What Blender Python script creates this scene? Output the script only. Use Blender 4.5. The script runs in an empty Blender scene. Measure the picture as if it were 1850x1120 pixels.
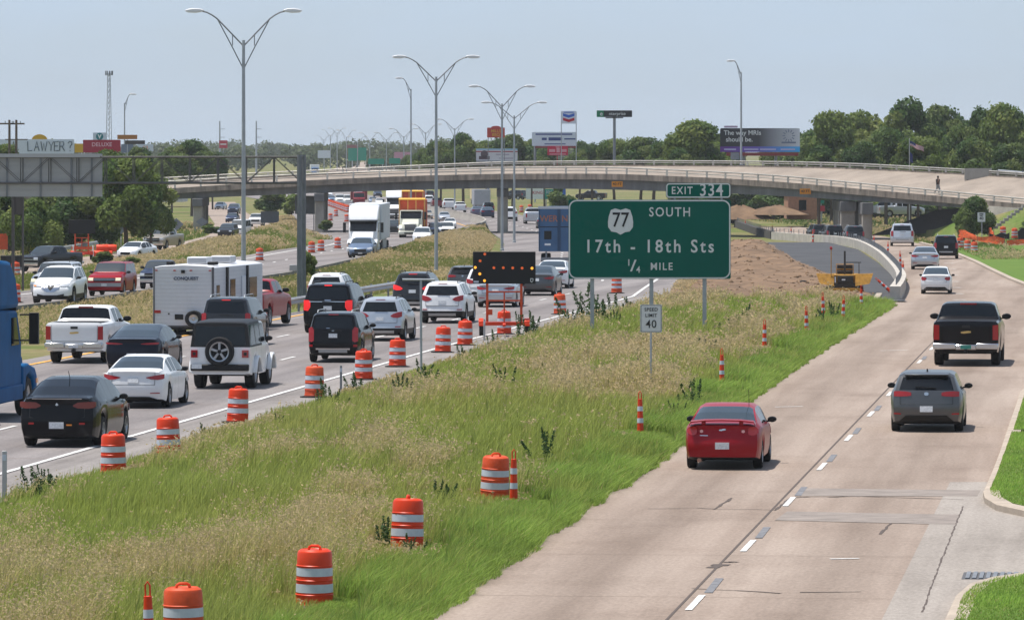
import bpy, bmesh, math, random
import numpy as np
from mathutils import Vector, Matrix
R = math.radians
C = bpy.context.scene.collection
scene = bpy.context.scene

# ------------------------------------------------------------ camera, sky, sun, exposure
F = 9700.0        # focal length in pixels of the 1850-wide photograph
H = 7.2           # eye height above the near road
YH, CX = 279.0, 925.0
cam = bpy.data.cameras.new('camera')
cam.sensor_width = 36.0; cam.sensor_fit = 'HORIZONTAL'
cam.lens = 36.0 * F / 1850.0
cam.shift_y = -(560.0 - YH) / 1850.0
cam.clip_start = 1.0; cam.clip_end = 20000.0
camo = bpy.data.objects.new('camera', cam); C.objects.link(camo)
camo.location = (0, 0, H); camo.rotation_euler = (R(90), 0, 0)
scene.camera = camo

SUN = Vector((-0.27, 0.02, 0.96)).normalized()
w = bpy.data.worlds.new("World"); scene.world = w; w.use_nodes = True
nt = w.node_tree; N = nt.nodes; LK = nt.links
bg = N['Background']
sky = N.new('ShaderNodeTexSky'); sky.sky_type = 'NISHITA'; sky.sun_disc = False
sky.sun_elevation = math.asin(SUN.z); sky.sun_rotation = math.atan2(SUN.x, SUN.y)
sky.air_density = 1.0; sky.dust_density = 1.5; sky.ozone_density = 1.0; sky.altitude = 100
tc = N.new('ShaderNodeTexCoord'); mp = N.new('ShaderNodeMapping'); mp.inputs['Scale'].default_value = (9, 9, 40)
cl = N.new('ShaderNodeTexNoise'); cl.inputs['Scale'].default_value = 1.0; cl.inputs['Detail'].default_value = 5
cr = N.new('ShaderNodeValToRGB'); cr.color_ramp.elements[0].position = 0.35; cr.color_ramp.elements[1].position = 0.75
cr.color_ramp.elements[0].color = (0.75, 0.75, 0.75, 1); cr.color_ramp.elements[1].color = (1, 1, 1, 1)
mx = N.new('ShaderNodeMix'); mx.data_type = 'RGBA'
LK.new(tc.outputs['Generated'], mp.inputs['Vector']); LK.new(mp.outputs['Vector'], cl.inputs['Vector'])
LK.new(cl.outputs['Fac'], cr.inputs['Fac'])
sz_ = N.new('ShaderNodeSeparateXYZ'); LK.new(tc.outputs['Generated'], sz_.inputs[0])     # the haze and cloud veil thins towards the zenith
rz_ = N.new('ShaderNodeMapRange'); rz_.inputs['From Min'].default_value = .08; rz_.inputs['From Max'].default_value = .5; rz_.inputs['To Min'].default_value = 1.; rz_.inputs['To Max'].default_value = .3
LK.new(sz_.outputs[2], rz_.inputs['Value']); vm_ = N.new('ShaderNodeMath'); vm_.operation = 'MULTIPLY'; LK.new(cr.outputs['Color'], vm_.inputs[0]); LK.new(rz_.outputs[0], vm_.inputs[1]); LK.new(vm_.outputs[0], mx.inputs['Factor'])
LK.new(sky.outputs['Color'], mx.inputs['A'])
mx.inputs['B'].default_value = (3.85, 4.78, 5.92, 1)      # thin high cloud, in the sky texture's own units
LK.new(mx.outputs['Result'], bg.inputs['Color'])
bg.inputs['Strength'].default_value = 0.125

sl = bpy.data.lights.new('sun', 'SUN'); sl.energy = 5.0; sl.angle = R(0.55); sl.color = (1.0, 0.95, 0.88)
so = bpy.data.objects.new('sun', sl); C.objects.link(so)
so.rotation_euler = SUN.to_track_quat('Z', 'Y').to_euler()
vs = scene.view_settings
vs.view_transform = 'Standard'; vs.look = 'None'; vs.gamma = 1.0; vs.use_curve_mapping = False; vs.exposure = 0.15
scene.cycles.max_bounces = 6; scene.cycles.diffuse_bounces = 2; scene.cycles.glossy_bounces = 2
scene.cycles.transmission_bounces = 3; scene.cycles.volume_bounces = 0; scene.cycles.transparent_max_bounces = 6
scene.cycles.use_denoising = True

# ------------------------------------------------------------ geometry of the place
TH = math.atan((2010 - CX) / F)                   # the roads run this much to the right of the view
UX, UY = math.sin(TH), math.cos(TH)
def st(s, t): return (s * UX + t * UY, s * UY - t * UX)      # along / across the road -> X, D
def to_st(X, D): return (X * UX + D * UY, X * UY - D * UX)
ZT = [(-500, 0), (200, 0), (300, -.3), (427, -.9), (560, -1.4), (800, -1.5), (1000, -1.7), (1200, -1.8), (1500, .8), (1800, 2.4),
      (2200, 4.2), (2700, 5.6), (4000, 6.3), (9000, 6.6)]
ZX = np.array([a for a, b in ZT], float); ZZ = np.array([b for a, b in ZT], float)
def zg(D): return float(np.interp(D, ZX, ZZ))
def vn(x, y, seed=0):                              # smooth value noise, numpy
    x = np.asarray(x, float); y = np.asarray(y, float)
    xi = np.floor(x).astype(np.int64); yi = np.floor(y).astype(np.int64)
    fx = x - xi; fy = y - yi; fx = fx * fx * (3 - 2 * fx); fy = fy * fy * (3 - 2 * fy)
    def h(a, b):
        n = (a * 374761393 + b * 668265263 + seed * 1442695041) & 0xffffffff
        n = ((n ^ (n >> 13)) * 1274126177) & 0xffffffff
        return ((n ^ (n >> 16)) & 0xffff) / 65535.0
    return (h(xi, yi) * (1 - fx) + h(xi + 1, yi) * fx) * (1 - fy) + (h(xi, yi + 1) * (1 - fx) + h(xi + 1, yi + 1) * fx) * fy
BT0, BT1 = -22.9, -10.95                           # the grass bank between highway and frontage road
def bank(X, D):
    X = np.asarray(X, float); D = np.asarray(D, float)
    s = X * UX + D * UY; t = X * UY - D * UX
    u = np.clip((t - BT0) / (BT1 - BT0), 0, 1)
    e = np.clip((290 - s) / 40, 0, 1)
    return e * np.sin(np.pi * u) ** 0.8 * (0.28 + 0.14 * vn(s / 7, t / 4, 3))
def zbank(X, D): return zg(D) + float(bank(X, D))
def P(x, y, D): return Vector(((x - CX) * D / F, D, H - (y - YH) * D / F))
def G(x, y, z=None, zf=None):                      # where the sight line through a point of the photo meets the ground
    D = F * H / max(y - YH, .5)
    for _ in range(40):
        zz = z if z is not None else (zf((x - CX) * D / F, D) if zf else zg(D))
        D = .5 * D + .5 * F * (H - zz) / (y - YH)
    zz = z if z is not None else (zf((x - CX) * D / F, D) if zf else zg(D))
    return Vector(((x - CX) * D / F, D, zz))
def GB(x, y): return G(x, y, zf=zbank)
def K(D): return F / D                             # photo pixels per metre

# ------------------------------------------------------------ materials
MATS = {}
def bsdf(m): return m.node_tree.nodes['Principled BSDF']
def mat(name, col, rough=.6, metal=0., var=.0, scale=3., coat=0., spec=.28, bump=0., stretch=None, emit=0.):
    if name in MATS: return MATS[name]
    m = bpy.data.materials.new(name); m.use_nodes = True; MATS[name] = m
    b = bsdf(m); n = m.node_tree.nodes; l = m.node_tree.links
    c = (*col, 1)
    b.inputs['Base Color'].default_value = c; b.inputs['Roughness'].default_value = rough
    b.inputs['Metallic'].default_value = metal; b.inputs['Coat Weight'].default_value = coat
    b.inputs['Coat Roughness'].default_value = .05; b.inputs['Specular IOR Level'].default_value = spec
    if emit: b.inputs['Emission Color'].default_value = c; b.inputs['Emission Strength'].default_value = emit
    if var or bump:
        t = n.new('ShaderNodeTexCoord'); mpn = n.new('ShaderNodeMapping'); l.new(t.outputs['Object'], mpn.inputs[0])
        if stretch: mpn.inputs['Scale'].default_value = stretch
        z = n.new('ShaderNodeTexNoise'); z.inputs['Scale'].default_value = scale; z.inputs['Detail'].default_value = 6
        z.inputs['Roughness'].default_value = .65
        l.new(mpn.outputs[0], z.inputs['Vector'])
        if var:
            r = n.new('ShaderNodeValToRGB'); l.new(z.outputs['Fac'], r.inputs[0])
            r.color_ramp.elements[0].position = .3; r.color_ramp.elements[1].position = .7
            r.color_ramp.elements[0].color = (*[max(0, v * (1 - var)) for v in col], 1)
            r.color_ramp.elements[1].color = (*[min(1, v * (1 + var)) for v in col], 1)
            l.new(r.outputs[0], b.inputs['Base Color'])
        if bump:
            bp = n.new('ShaderNodeBump'); bp.inputs['Strength'].default_value = bump; l.new(z.outputs['Fac'], bp.inputs['Height'])
            l.new(bp.outputs[0], b.inputs['Normal'])
    return m
def paint(name, col, metal=.0, rough=.28):
    d = max(col) < .06
    return mat('paint_' + name, col, .14 if d else rough, metal, coat=.08 if d else (.08 if 'red' in name else .22), spec=.14 if d else (.2 if 'red' in name else .3), var=.04, scale=2.)

def roadmat(name, base, tint, dark, joint=0., fine=.10, lanes=None):
    """worn paving: long stains down the road, patches, tyre-darkened lane middles, fine grit, sawn joints"""
    m = bpy.data.materials.new(name); m.use_nodes = True; MATS[name] = m
    n = m.node_tree.nodes; l = m.node_tree.links; b = bsdf(m); b.inputs['Roughness'].default_value = .85
    b.inputs['Specular IOR Level'].default_value = .25
    t = n.new('ShaderNodeTexCoord'); rot = n.new('ShaderNodeMapping'); rot.inputs['Rotation'].default_value = (0, 0, TH)
    l.new(t.outputs['Object'], rot.inputs[0])                     # x across, y along the road
    def noise(sc, scl, det=5, ro=.6):
        q = n.new('ShaderNodeMapping'); q.inputs['Scale'].default_value = scl; l.new(rot.outputs[0], q.inputs[0])
        z = n.new('ShaderNodeTexNoise'); z.inputs['Scale'].default_value = sc; z.inputs['Detail'].default_value = det
        z.inputs['Roughness'].default_value = ro; l.new(q.outputs[0], z.inputs['Vector']); return z.outputs['Fac']
    def ramp(f, p0, p1, c0, c1):
        r = n.new('ShaderNodeValToRGB'); l.new(f, r.inputs[0]); r.color_ramp.elements[0].position = p0; r.color_ramp.elements[1].position = p1
        r.color_ramp.elements[0].color = (*c0, 1); r.color_ramp.elements[1].color = (*c1, 1); return r.outputs[0]
    def mul(a, bb, fac=1.):
        x = n.new('ShaderNodeMix'); x.data_type = 'RGBA'; x.blend_type = 'MULTIPLY'; x.inputs['Factor'].default_value = fac
        l.new(a, x.inputs['A']); l.new(bb, x.inputs['B']); return x.outputs['Result']
    col = ramp(noise(.12, (1, .35, 1)), .35, .68, base, tint)
    col = mul(col, ramp(noise(.9, (1.2, .05, 1)), .38, .62, dark, (1, 1, 1)), .8)
    col = mul(col, ramp(noise(.35, (1, .5, 1), 6, .7), .30, .50, dark, (1, 1, 1)), .75)
    col = mul(col, ramp(noise(14, (1, .3, 1), 3, .7), .3, .7, (1 - fine * 2,) * 3, (1 + fine,) * 3))
    col = mul(col, ramp(noise(60, (1, 1, 1), 2, .7), .3, .7, (1 - fine * 1.5,) * 3, (1, 1, 1)))
    if lanes:
        sp = n.new('ShaderNodeSeparateXYZ'); l.new(rot.outputs[0], sp.inputs[0])
        a = n.new('ShaderNodeMath'); a.operation = 'ADD'; a.inputs[1].default_value = -lanes[0]; l.new(sp.outputs[0], a.inputs[0])
        d = n.new('ShaderNodeMath'); d.operation = 'DIVIDE'; d.inputs[1].default_value = lanes[1]; l.new(a.outputs[0], d.inputs[0])
        fr = n.new('ShaderNodeMath'); fr.operation = 'PINGPONG'; fr.inputs[1].default_value = .5; l.new(d.outputs[0], fr.inputs[0])
        col = mul(col, ramp(fr.outputs[0], .18, .5, (1, 1, 1), lanes[2]), .9)
    if joint:
        sp = n.new('ShaderNodeSeparateXYZ'); l.new(rot.outputs[0], sp.inputs[0])
        d = n.new('ShaderNodeMath'); d.operation = 'DIVIDE'; d.inputs[1].default_value = joint; l.new(sp.outputs[1], d.inputs[0])
        fr = n.new('ShaderNodeMath'); fr.operation = 'FRACT'; l.new(d.outputs[0], fr.inputs[0])
        col = mul(col, ramp(fr.outputs[0], .0, .012, (.55, .5, .46), (1, 1, 1)), .45)
    l.new(col, b.inputs['Base Color'])
    return m

def attrmat(name, rough=.8, trans=.35, spec=.2):
    """plant material: species colour and painted clump light come from a per-blade attribute"""
    m = bpy.data.materials.new(name); m.use_nodes = True; MATS[name] = m
    n = m.node_tree.nodes; l = m.node_tree.links; b = bsdf(m)
    a = n.new('ShaderNodeAttribute'); a.attribute_name = 'col'
    b.inputs['Roughness'].default_value = rough; b.inputs['Specular IOR Level'].default_value = spec
    l.new(a.outputs['Color'], b.inputs['Base Color'])
    if trans:
        tr = n.new('ShaderNodeBsdfTranslucent'); l.new(a.outputs['Color'], tr.inputs['Color'])
        ms = n.new('ShaderNodeMixShader'); ms.inputs[0].default_value = trans
        l.new(b.outputs[0], ms.inputs[1]); l.new(tr.outputs[0], ms.inputs[2]); l.new(ms.outputs[0], n['Material Output'].inputs['Surface'])
    return m

M = {}
M['black'] = mat('black_plastic', (.012, .012, .013), .5)
M['rubber'] = mat('tyre_rubber', (.016, .016, .017), .8, var=.2)
M['glass'] = mat('dark_glass', (.005, .007, .009), .08, spec=.4)
M['glass_clear'] = mat('tinted_glass', (.03, .042, .05), .06, spec=.8)
M['chrome'] = mat('chrome', (.52, .53, .55), .2, 1.)
M['rim'] = mat('alloy', (.42, .43, .45), .3, .9)
M['tail'] = mat('tail_lamp_red', (.34, .012, .016), .18, coat=.5)
M['brake'] = mat('lit_brake_lamp', (.9, .03, .03), .3, emit=.35)
M['amber'] = mat('amber_lens', (.85, .28, .03), .25, coat=.4)
M['head'] = mat('headlamp_glass', (.62, .64, .66), .12, .35, coat=.6)
M['plate'] = mat('licence_plate', (.62, .64, .66), .5, var=.25, scale=25.)
M['plate_green'] = mat('temporary_plate', (.05, .25, .2), .5)
M['gold'] = mat('gold_emblem', (.62, .43, .16), .35, .6)
M['steel'] = mat('galvanised_steel', (.36, .38, .40), .5, .35, var=.12, scale=2.)
M['truss'] = mat('truss_steel', (.115, .11, .105), .7, .2, var=.25, scale=1.5)
M['column'] = mat('column_steel', (.17, .18, .19), .6, .3, var=.2, scale=1.5)
M['steel_dark'] = mat('weathered_steel', (.21, .22, .235), .55, .35, var=.2, scale=1.5)
M['alu'] = mat('sign_back_aluminium', (.40, .395, .395), .5, .3, var=.1, scale=.8, stretch=(.3, 1, 4))
M['orange'] = mat('safety_orange', (.66, .045, .008), .42, var=.08, scale=2.)
M['orange_dirty'] = mat('faded_safety_orange', (.60, .075, .02), .55, var=.2, scale=4.)
M['refl'] = mat('reflective_band', (.50, .54, .60), .4, var=.1, scale=6.)
M['white'] = mat('white_paint', (.78, .78, .78), .45, var=.05)
M['line'] = mat('road_paint_white', (.60, .59, .57), .85, var=.35, scale=2.5)
M['line_yellow'] = mat('road_paint_yellow', (.70, .36, .07), .8, var=.25, scale=1.)
M['line_black'] = mat('contrast_stripe_black', (.17, .17, .18), .85, var=.3, scale=4.)
M['signgreen'] = mat('sign_green', (.0, .105, .076), .5, spec=.1, var=.06, scale=.6)
M['signgreen2'] = mat('sign_green_bright', (.01, .25, .17), .45)
M['signwhite'] = mat('sign_white', (.66, .67, .66), .4, var=.04, scale=3.)
M['signblack'] = mat('sign_black', (.015, .015, .016), .5)
M['concrete'] = mat('concrete', (.33, .305, .27), .85, var=.22, scale=.6, bump=.05)
M['concrete_light'] = mat('fresh_concrete', (.44, .405, .355), .85, var=.22, scale=.8)
M['kerb'] = mat('kerb_concrete', (.37, .31, .25), .9, var=.22, scale=1.2)
M['fascia'] = mat('weathered_fascia', (.19, .16, .135), .9, var=.55, scale=.6, stretch=(2.2, 2.2, .35))
M['girder'] = mat('girder_grey', (.145, .145, .148), .8, var=.32, scale=.35, stretch=(2., 2., .25))
M['deck'] = mat('deck_concrete', (.265, .22, .18), .9, var=.25, scale=.3)
M['rail'] = mat('bridge_rail_aluminium', (.40, .38, .345), .55, .2, var=.2, scale=1.)
M['wood'] = mat('weathered_wood', (.13, .095, .07), .85, var=.3, scale=4.)
M['bark'] = mat('bark', (.10, .075, .055), .9, var=.3, scale=5.)
M['leaf'] = attrmat('leaves', .6, .42, .25)
M['grass'] = attrmat('grass_blades', .75, .45, .15)
M['dirt'] = mat('bare_dirt', (.17, .108, .064), .95, var=.45, scale=.45, bump=.25)
M['newasphalt'] = mat('fresh_asphalt', (.06, .061, .065), .9, var=.3, scale=.3)

# ------------------------------------------------------------ mesh building
class MB:
    def __init__(s): s.v = []; s.f = []
    def vert(s, p): s.v.append(tuple(p)); return len(s.v) - 1
    def face(s, pts):
        i = len(s.v); s.v += [tuple(p) for p in pts]; s.f.append(tuple(range(i, i + len(pts)))); return s
    def box(s, c, d, rz=0., rx=0., ry=0.):
        m = Matrix.Rotation(rz, 3, 'Z') @ Matrix.Rotation(ry, 3, 'Y') @ Matrix.Rotation(rx, 3, 'X')
        i = len(s.v); h = [x / 2 for x in d]
        for sx in (-1, 1):
            for sy in (-1, 1):
                for sz in (-1, 1):
                    s.v.append(tuple(Vector(c) + m @ Vector((sx * h[0], sy * h[1], sz * h[2]))))
        for a in ((0, 1, 3, 2), (4, 6, 7, 5), (0, 4, 5, 1), (2, 3, 7, 6), (0, 2, 6, 4), (1, 5, 7, 3)):
            s.f.append(tuple(i + q for q in a))
        return s
    def bx(s, x0, x1, y0, y1, z0, z1): return s.box(((x0 + x1) / 2, (y0 + y1) / 2, (z0 + z1) / 2), (x1 - x0, y1 - y0, z1 - z0))
    def tube(s, path, r, n=8, cap=True):
        path = [Vector(p) for p in path]; rs = r if isinstance(r, (list, tuple)) else [r] * len(path)
        rings = []; u = None
        for k, p in enumerate(path):
            d = (path[min(k + 1, len(path) - 1)] - path[max(k - 1, 0)]).normalized()
            if u is None:
                u = d.orthogonal().normalized()
            else:
                u = (u - d * u.dot(d)); u = u.normalized() if u.length > 1e-6 else d.orthogonal().normalized()
            v = d.cross(u); ring = []
            for a in range(n):
                an = 2 * math.pi * a / n
                ring.append(s.vert(p + (u * math.cos(an) + v * math.sin(an)) * rs[k]))
            rings.append(ring)
        for k in range(len(rings) - 1):
            for a in range(n):
                b = (a + 1) % n; s.f.append((rings[k][a], rings[k][b], rings[k + 1][b], rings[k + 1][a]))
        if cap: s.f.append(tuple(reversed(rings[0]))); s.f.append(tuple(rings[-1]))
        return s
    def lathe(s, prof, n=20, axis='Z', c=(0, 0, 0), closed=False):
        rings = []
        for (r, h) in prof:
            ring = []
            for a in range(n):
                an = 2 * math.pi * a / n; p = (r * math.cos(an), r * math.sin(an), h)
                if axis == 'X': p = (h, r * math.cos(an), r * math.sin(an))
                if axis == 'Y': p = (r * math.cos(an), h, r * math.sin(an))
                ring.append(s.vert((p[0] + c[0], p[1] + c[1], p[2] + c[2])))
            rings.append(ring)
        for k in range(len(rings) - 1):
            for a in range(n):
                b = (a + 1) % n; s.f.append((rings[k][a], rings[k][b], rings[k + 1][b], rings[k + 1][a]))
        if not closed: s.f.append(tuple(rings[0])); s.f.append(tuple(rings[-1]))
        return s
    def prism(s, poly, a0, a1, axis='X'):
        """outline extruded: axis X takes (y,z) outlines, Y takes (x,z), Z takes (x,y)"""
        def q(p, a): return {'X': (a, p[0], p[1]), 'Y': (p[0], a, p[1]), 'Z': (p[0], p[1], a)}[axis]
        n = len(poly); i = len(s.v)
        s.v += [q(p, a0) for p in poly] + [q(p, a1) for p in poly]
        s.f.append(tuple(range(i, i + n))); s.f.append(tuple(range(i + 2 * n - 1, i + n - 1, -1)))
        for k in range(n): s.f.append((i + k, i + (k + 1) % n, i + n + (k + 1) % n, i + n + k))
        return s
    def mesh(s, name, material=None, smooth=40):
        me = bpy.data.meshes.new(name); me.from_pydata(s.v, [], s.f)
        bm = bmesh.new(); bm.from_mesh(me); bmesh.ops.recalc_face_normals(bm, faces=bm.faces); bm.to_mesh(me); bm.free()
        if material is not None or True: me.materials.append(material)
        if smooth:
            me.shade_smooth(); me.set_sharp_from_angle(angle=R(smooth))
        return me
    def build(s, name, material, parent=None, smooth=40, bevel=0.):
        o = link(name, s.mesh(name, material, smooth), parent)
        if bevel: bev(o, bevel)
        return o
def bev(o, wd, seg=2):
    b = o.modifiers.new('edge', 'BEVEL'); b.width = wd; b.segments = seg; b.limit_method = 'ANGLE'; b.angle_limit = R(35)
def link(name, data, parent=None):
    o = bpy.data.objects.new(name, data); C.objects.link(o)
    if parent is not None: o.parent = parent
    return o
def tag(o, label=None, cat=None, group=None, kind=None):
    if label: o['label'] = label
    if cat: o['category'] = cat
    if group: o['group'] = group
    if kind: o['kind'] = kind
    return o
def thing(name, loc, label, cat, rz=0., group=None, scale=1.):
    o = link(name, None); o.location = loc; o.rotation_euler = (0, 0, rz); o.scale = (scale,) * 3
    o.empty_display_size = .2
    return tag(o, label, cat, group)
def copy_tree(o, parent=None):
    c = o.copy(); C.objects.link(c)
    if parent is not None: c.parent = parent
    for ch in list(KIDS.get(o.name, o.children)): copy_tree(ch, c)
    return c
KIDS = {}
def txt_mesh(name, s, size, material, depth=.004, sx=1., bold=0., align='CENTER', sp=1.):
    cu = bpy.data.curves.new('lettering', 'FONT'); cu.body = s; cu.size = size; cu.extrude = depth; cu.align_x = align; cu.align_y = 'CENTER'
    cu.offset = bold; cu.space_character = sp; cu.resolution_u = 3
    ob = bpy.data.objects.new('lettering', cu); C.objects.link(ob)
    dg = bpy.context.evaluated_depsgraph_get()
    me = bpy.data.meshes.new_from_object(ob.evaluated_get(dg))
    bpy.data.objects.remove(ob); bpy.data.curves.remove(cu)
    me.transform(Matrix.Rotation(R(90), 4, 'X') @ Matrix.Diagonal((sx, 1, 1, 1)))
    me.name = name; me.materials.clear(); me.materials.append(material)
    return me
def text(name, s, size, material, parent, loc, **k):
    o = link(name, txt_mesh(name, s, size, material, **k), parent); o.location = loc; return o
def rrect(w, h, r, n=5):
    p = []
    for cx, cy, a0 in ((w / 2 - r, h / 2 - r, 0), (-w / 2 + r, h / 2 - r, 90), (-w / 2 + r, -h / 2 + r, 180), (w / 2 - r, -h / 2 + r, 270)):
        for k in range(n + 1):
            a = R(a0 + 90 * k / n); p.append((cx + r * math.cos(a), cy + r * math.sin(a)))
    return p
def np_mesh(name, V, Fq, col=None, material=None, smooth=False, tri=None):
    """big vegetation meshes straight from arrays; col is per vertex"""
    me = bpy.data.meshes.new(name)
    nq = 0 if Fq is None else len(Fq); n3 = 0 if tri is None else len(tri)
    me.vertices.add(len(V)); me.vertices.foreach_set('co', np.asarray(V, np.float32).ravel())
    idx = []; tot = []
    if nq: idx.append(np.asarray(Fq, np.int32).ravel()); tot.append(np.full(nq, 4, np.int32))
    if n3: idx.append(np.asarray(tri, np.int32).ravel()); tot.append(np.full(n3, 3, np.int32))
    idx = np.concatenate(idx); tot = np.concatenate(tot)
    me.loops.add(len(idx)); me.loops.foreach_set('vertex_index', idx)
    me.polygons.add(len(tot)); ls = np.concatenate([[0], np.cumsum(tot)[:-1]]).astype(np.int32)
    me.polygons.foreach_set('loop_start', ls); me.polygons.foreach_set('loop_total', tot)
    me.update(calc_edges=True)
    if col is not None:
        a = me.attributes.new('col', 'FLOAT_COLOR', 'POINT')
        cc = np.ones((len(V), 4), np.float32); cc[:, :3] = col; a.data.foreach_set('color', cc.ravel())
    if material: me.materials.append(material)
    if smooth: me.shade_smooth()
    return me
ORD = ['nearest', 'second', 'third', 'fourth', 'fifth', 'sixth', 'seventh', 'eighth', 'ninth', 'tenth', 'eleventh', 'twelfth', 'thirteenth', 'fourteenth',
       'fifteenth', 'sixteenth', 'seventeenth', 'eighteenth', 'nineteenth', 'twentieth']
# ------------------------------------------------------------ ground and roads
def structure(o): o['kind'] = 'structure'; return o
def sheet_rows(Ds, left, right, dz, zf=None, nx=2):
    """a paved or earth sheet: left and right edges as (X, D) lists, cut into rows so it follows the ground"""
    lD = np.array([p[1] for p in left]); lX = np.array([p[0] for p in left]); rD = np.array([p[1] for p in right]); rX = np.array([p[0] for p in right])
    mb = MB(); rows = []
    for D in Ds:
        a = np.interp(D, lD, lX); b = np.interp(D, rD, rX); row = []
        for k in range(nx):
            X = a + (b - a) * k / (nx - 1); z = zf(X, D) if zf else zg(D)
            row.append(mb.vert((X, D, z + dz + D * 1.2e-5)))
        rows.append(row)
    for i in range(len(rows) - 1):
        for k in range(nx - 1): mb.f.append((rows[i][k], rows[i][k + 1], rows[i + 1][k + 1], rows[i + 1][k]))
    return mb
def pix(pts, z=None): return [(lambda g: (g.x, g.y))(G(x, y, z)) for x, y in pts]
def drange(a, b, st_): return list(np.arange(a, b, st_)) + [b]
ROWS = drange(-60, 640, 4) + drange(650, 1500, 12.5)[0:] + drange(1540, 3000, 40) + drange(3200, 8000, 300)

grassground = bpy.data.materials.new('grassy_ground'); grassground.use_nodes = True
def _gg(m, cols, sc=.08):
    n = m.node_tree.nodes; l = m.node_tree.links; b = bsdf(m); b.inputs['Roughness'].default_value = .95; b.inputs['Specular IOR Level'].default_value = .1
    t = n.new('ShaderNodeTexCoord'); prev = None
    for i, (s, cset) in enumerate(cols):
        z = n.new('ShaderNodeTexNoise'); z.inputs['Scale'].default_value = s; z.inputs['Detail'].default_value = 6; z.inputs['Roughness'].default_value = .65
        l.new(t.outputs['Object'], z.inputs['Vector']); r = n.new('ShaderNodeValToRGB'); l.new(z.outputs['Fac'], r.inputs[0])
        els = r.color_ramp.elements
        while len(els) < len(cset): els.new(.5)
        for e, (p, c) in zip(els, cset): e.position = p; e.color = (*c, 1)
        if prev is None: prev = r.outputs[0]
        else:
            x = n.new('ShaderNodeMix'); x.data_type = 'RGBA'; x.blend_type = 'MULTIPLY'; x.inputs['Factor'].default_value = .8
            l.new(prev, x.inputs['A']); l.new(r.outputs[0], x.inputs['B']); prev = x.outputs['Result']
    l.new(prev, b.inputs['Base Color'])
_gg(grassground, [(.07, [(.30, (.10, .14, .03)), (.45, (.14, .155, .05)), (.56, (.21, .175, .09)), (.7, (.11, .15, .035))]),
                  (1.3, [(.3, (.55, .55, .5)), (.7, (1.2, 1.2, 1.15))])])
lawnmat = bpy.data.materials.new('mown_lawn'); lawnmat.use_nodes = True
_gg(lawnmat, [(.3, [(.35, (.085, .155, .026)), (.65, (.125, .185, .04))]), (6., [(.3, (.75, .75, .7)), (.7, (1.15, 1.15, 1.1))])])

W_ = []
for D in ROWS:
    W_.append((D, max(120, abs(D) * .35)))
gm = MB(); prev = None
for D, hw in W_:
    row = [gm.vert((-hw + 2 * hw * k / 16, D, zg(D) - .03 - max(0, D) * 3e-5)) for k in range(17)]
    if prev:
        for k in range(16): gm.f.append((prev[k], prev[k + 1], row[k + 1], row[k]))
    prev = row
structure(gm.build('ground', grassground, smooth=0))

frontmat = roadmat('frontage_concrete', (.345, .270, .218), (.395, .32, .265), (.76, .735, .715), joint=0, lanes=(-6.72, 4.1, (.77, .755, .74)))
highmat = roadmat('highway_paving', (.255, .228, .218), (.30, .272, .262), (.72, .72, .73), joint=0, lanes=(-36.8, 3.97, (.78, .77, .77)))
farmat = roadmat('distant_paving', (.35, .28, .23), (.40, .325, .27), (.78, .76, .74))
shouldmat = roadmat('shoulder_paving', (.28, .255, .24), (.33, .30, .28), (.65, .64, .63))
apron = roadmat('apron_concrete', (.35, .31, .27), (.41, .365, .325), (.75, .74, .73))

def stp(t, ss): return [st(s, t) for s in ss]
S1 = [-60, 80, 120, 160, 200, 240, 280]
# frontage road: straight by the camera, then bending left behind the new ramp wall
fl = stp(-10.95, [-60, 80, 150, 200, 240, 262]) + pix([(1634, 518), (1640, 505), (1617, 482), (1583, 457), (1550, 443), (1500, 435), (1400, 427), (1345, 414), (1315, 403), (1240, 396)])
fr = stp(9, [-60, 80, 150]) + stp(4, [200]) + pix([(1850, 515), (1787, 487), (1730, 461), (1690, 447), (1650, 438), (1600, 428), (1540, 420), (1440, 410), (1330, 398), (1240, 390)])
structure(sheet_rows(drange(-60, 640, 4), fl, fr, 0.0).build('frontage_road', frontmat, smooth=0))
# highway towards the horizon
cl_ = [(300, 2.9), (330, 3.9), (360, 4.6), (400, 5.4), (450, 6.0), (500, 6.2), (550, 5.6), (600, 4.4), (640, 2.8), (700, -1.5), (760, -5.5), (830, -10), (900, -15), (1000, -23), (1200, -40), (1500, -68)]
hl = stp(-37.9, [-60, 80, 150, 220, 280]) + [(x - 6.9, d) for d, x in cl_[1:]]
hr = stp(-22.85, [-60, 80, 150, 220, 280]) + [(x + 7.2, d) for d, x in cl_[1:]]
structure(sheet_rows(drange(-60, 640, 4) + drange(660, 1500, 20), hl, hr, 0.0).build('highway', highmat, smooth=0))
# oncoming carriageway
ol = pix([(-260, 575), (-40, 535), (35, 527), (161, 510), (241, 497), (380, 472), (500, 452), (560, 444), (602, 433)]) + [(-22.5, 520), (-23.5, 600), (-28.5, 700), (-36, 850), (-49, 1050), (-62, 1200), (-92, 1500)]
orr = pix([(-260, 598), (0, 562), (150, 545), (273, 527), (500, 499), (640, 470), (778, 438), (838, 423)]) + [(-3.6, 592), (-4.0, 640), (-7.0, 700), (-10.5, 750), (-15.6, 830), (-20.5, 900), (-29, 1000), (-46, 1200), (-74, 1500)]
structure(sheet_rows(drange(205, 640, 4) + drange(660, 1500, 20), ol, orr, 0.004).build('oncoming_road', highmat, smooth=0))
# far highway climbing the rise, seen above the bridge
fh = pix([(575, 321), (598, 309), (628, 299), (668, 292), (715, 288.5), (790, 287)]); fw_ = [(x + 26 + d * .004, d) for x, d in fh]
structure(sheet_rows(drange(fh[0][1], fh[-1][1], 60), fh, fw_, 0.3).build('far_highway', farmat, smooth=0))
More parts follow.
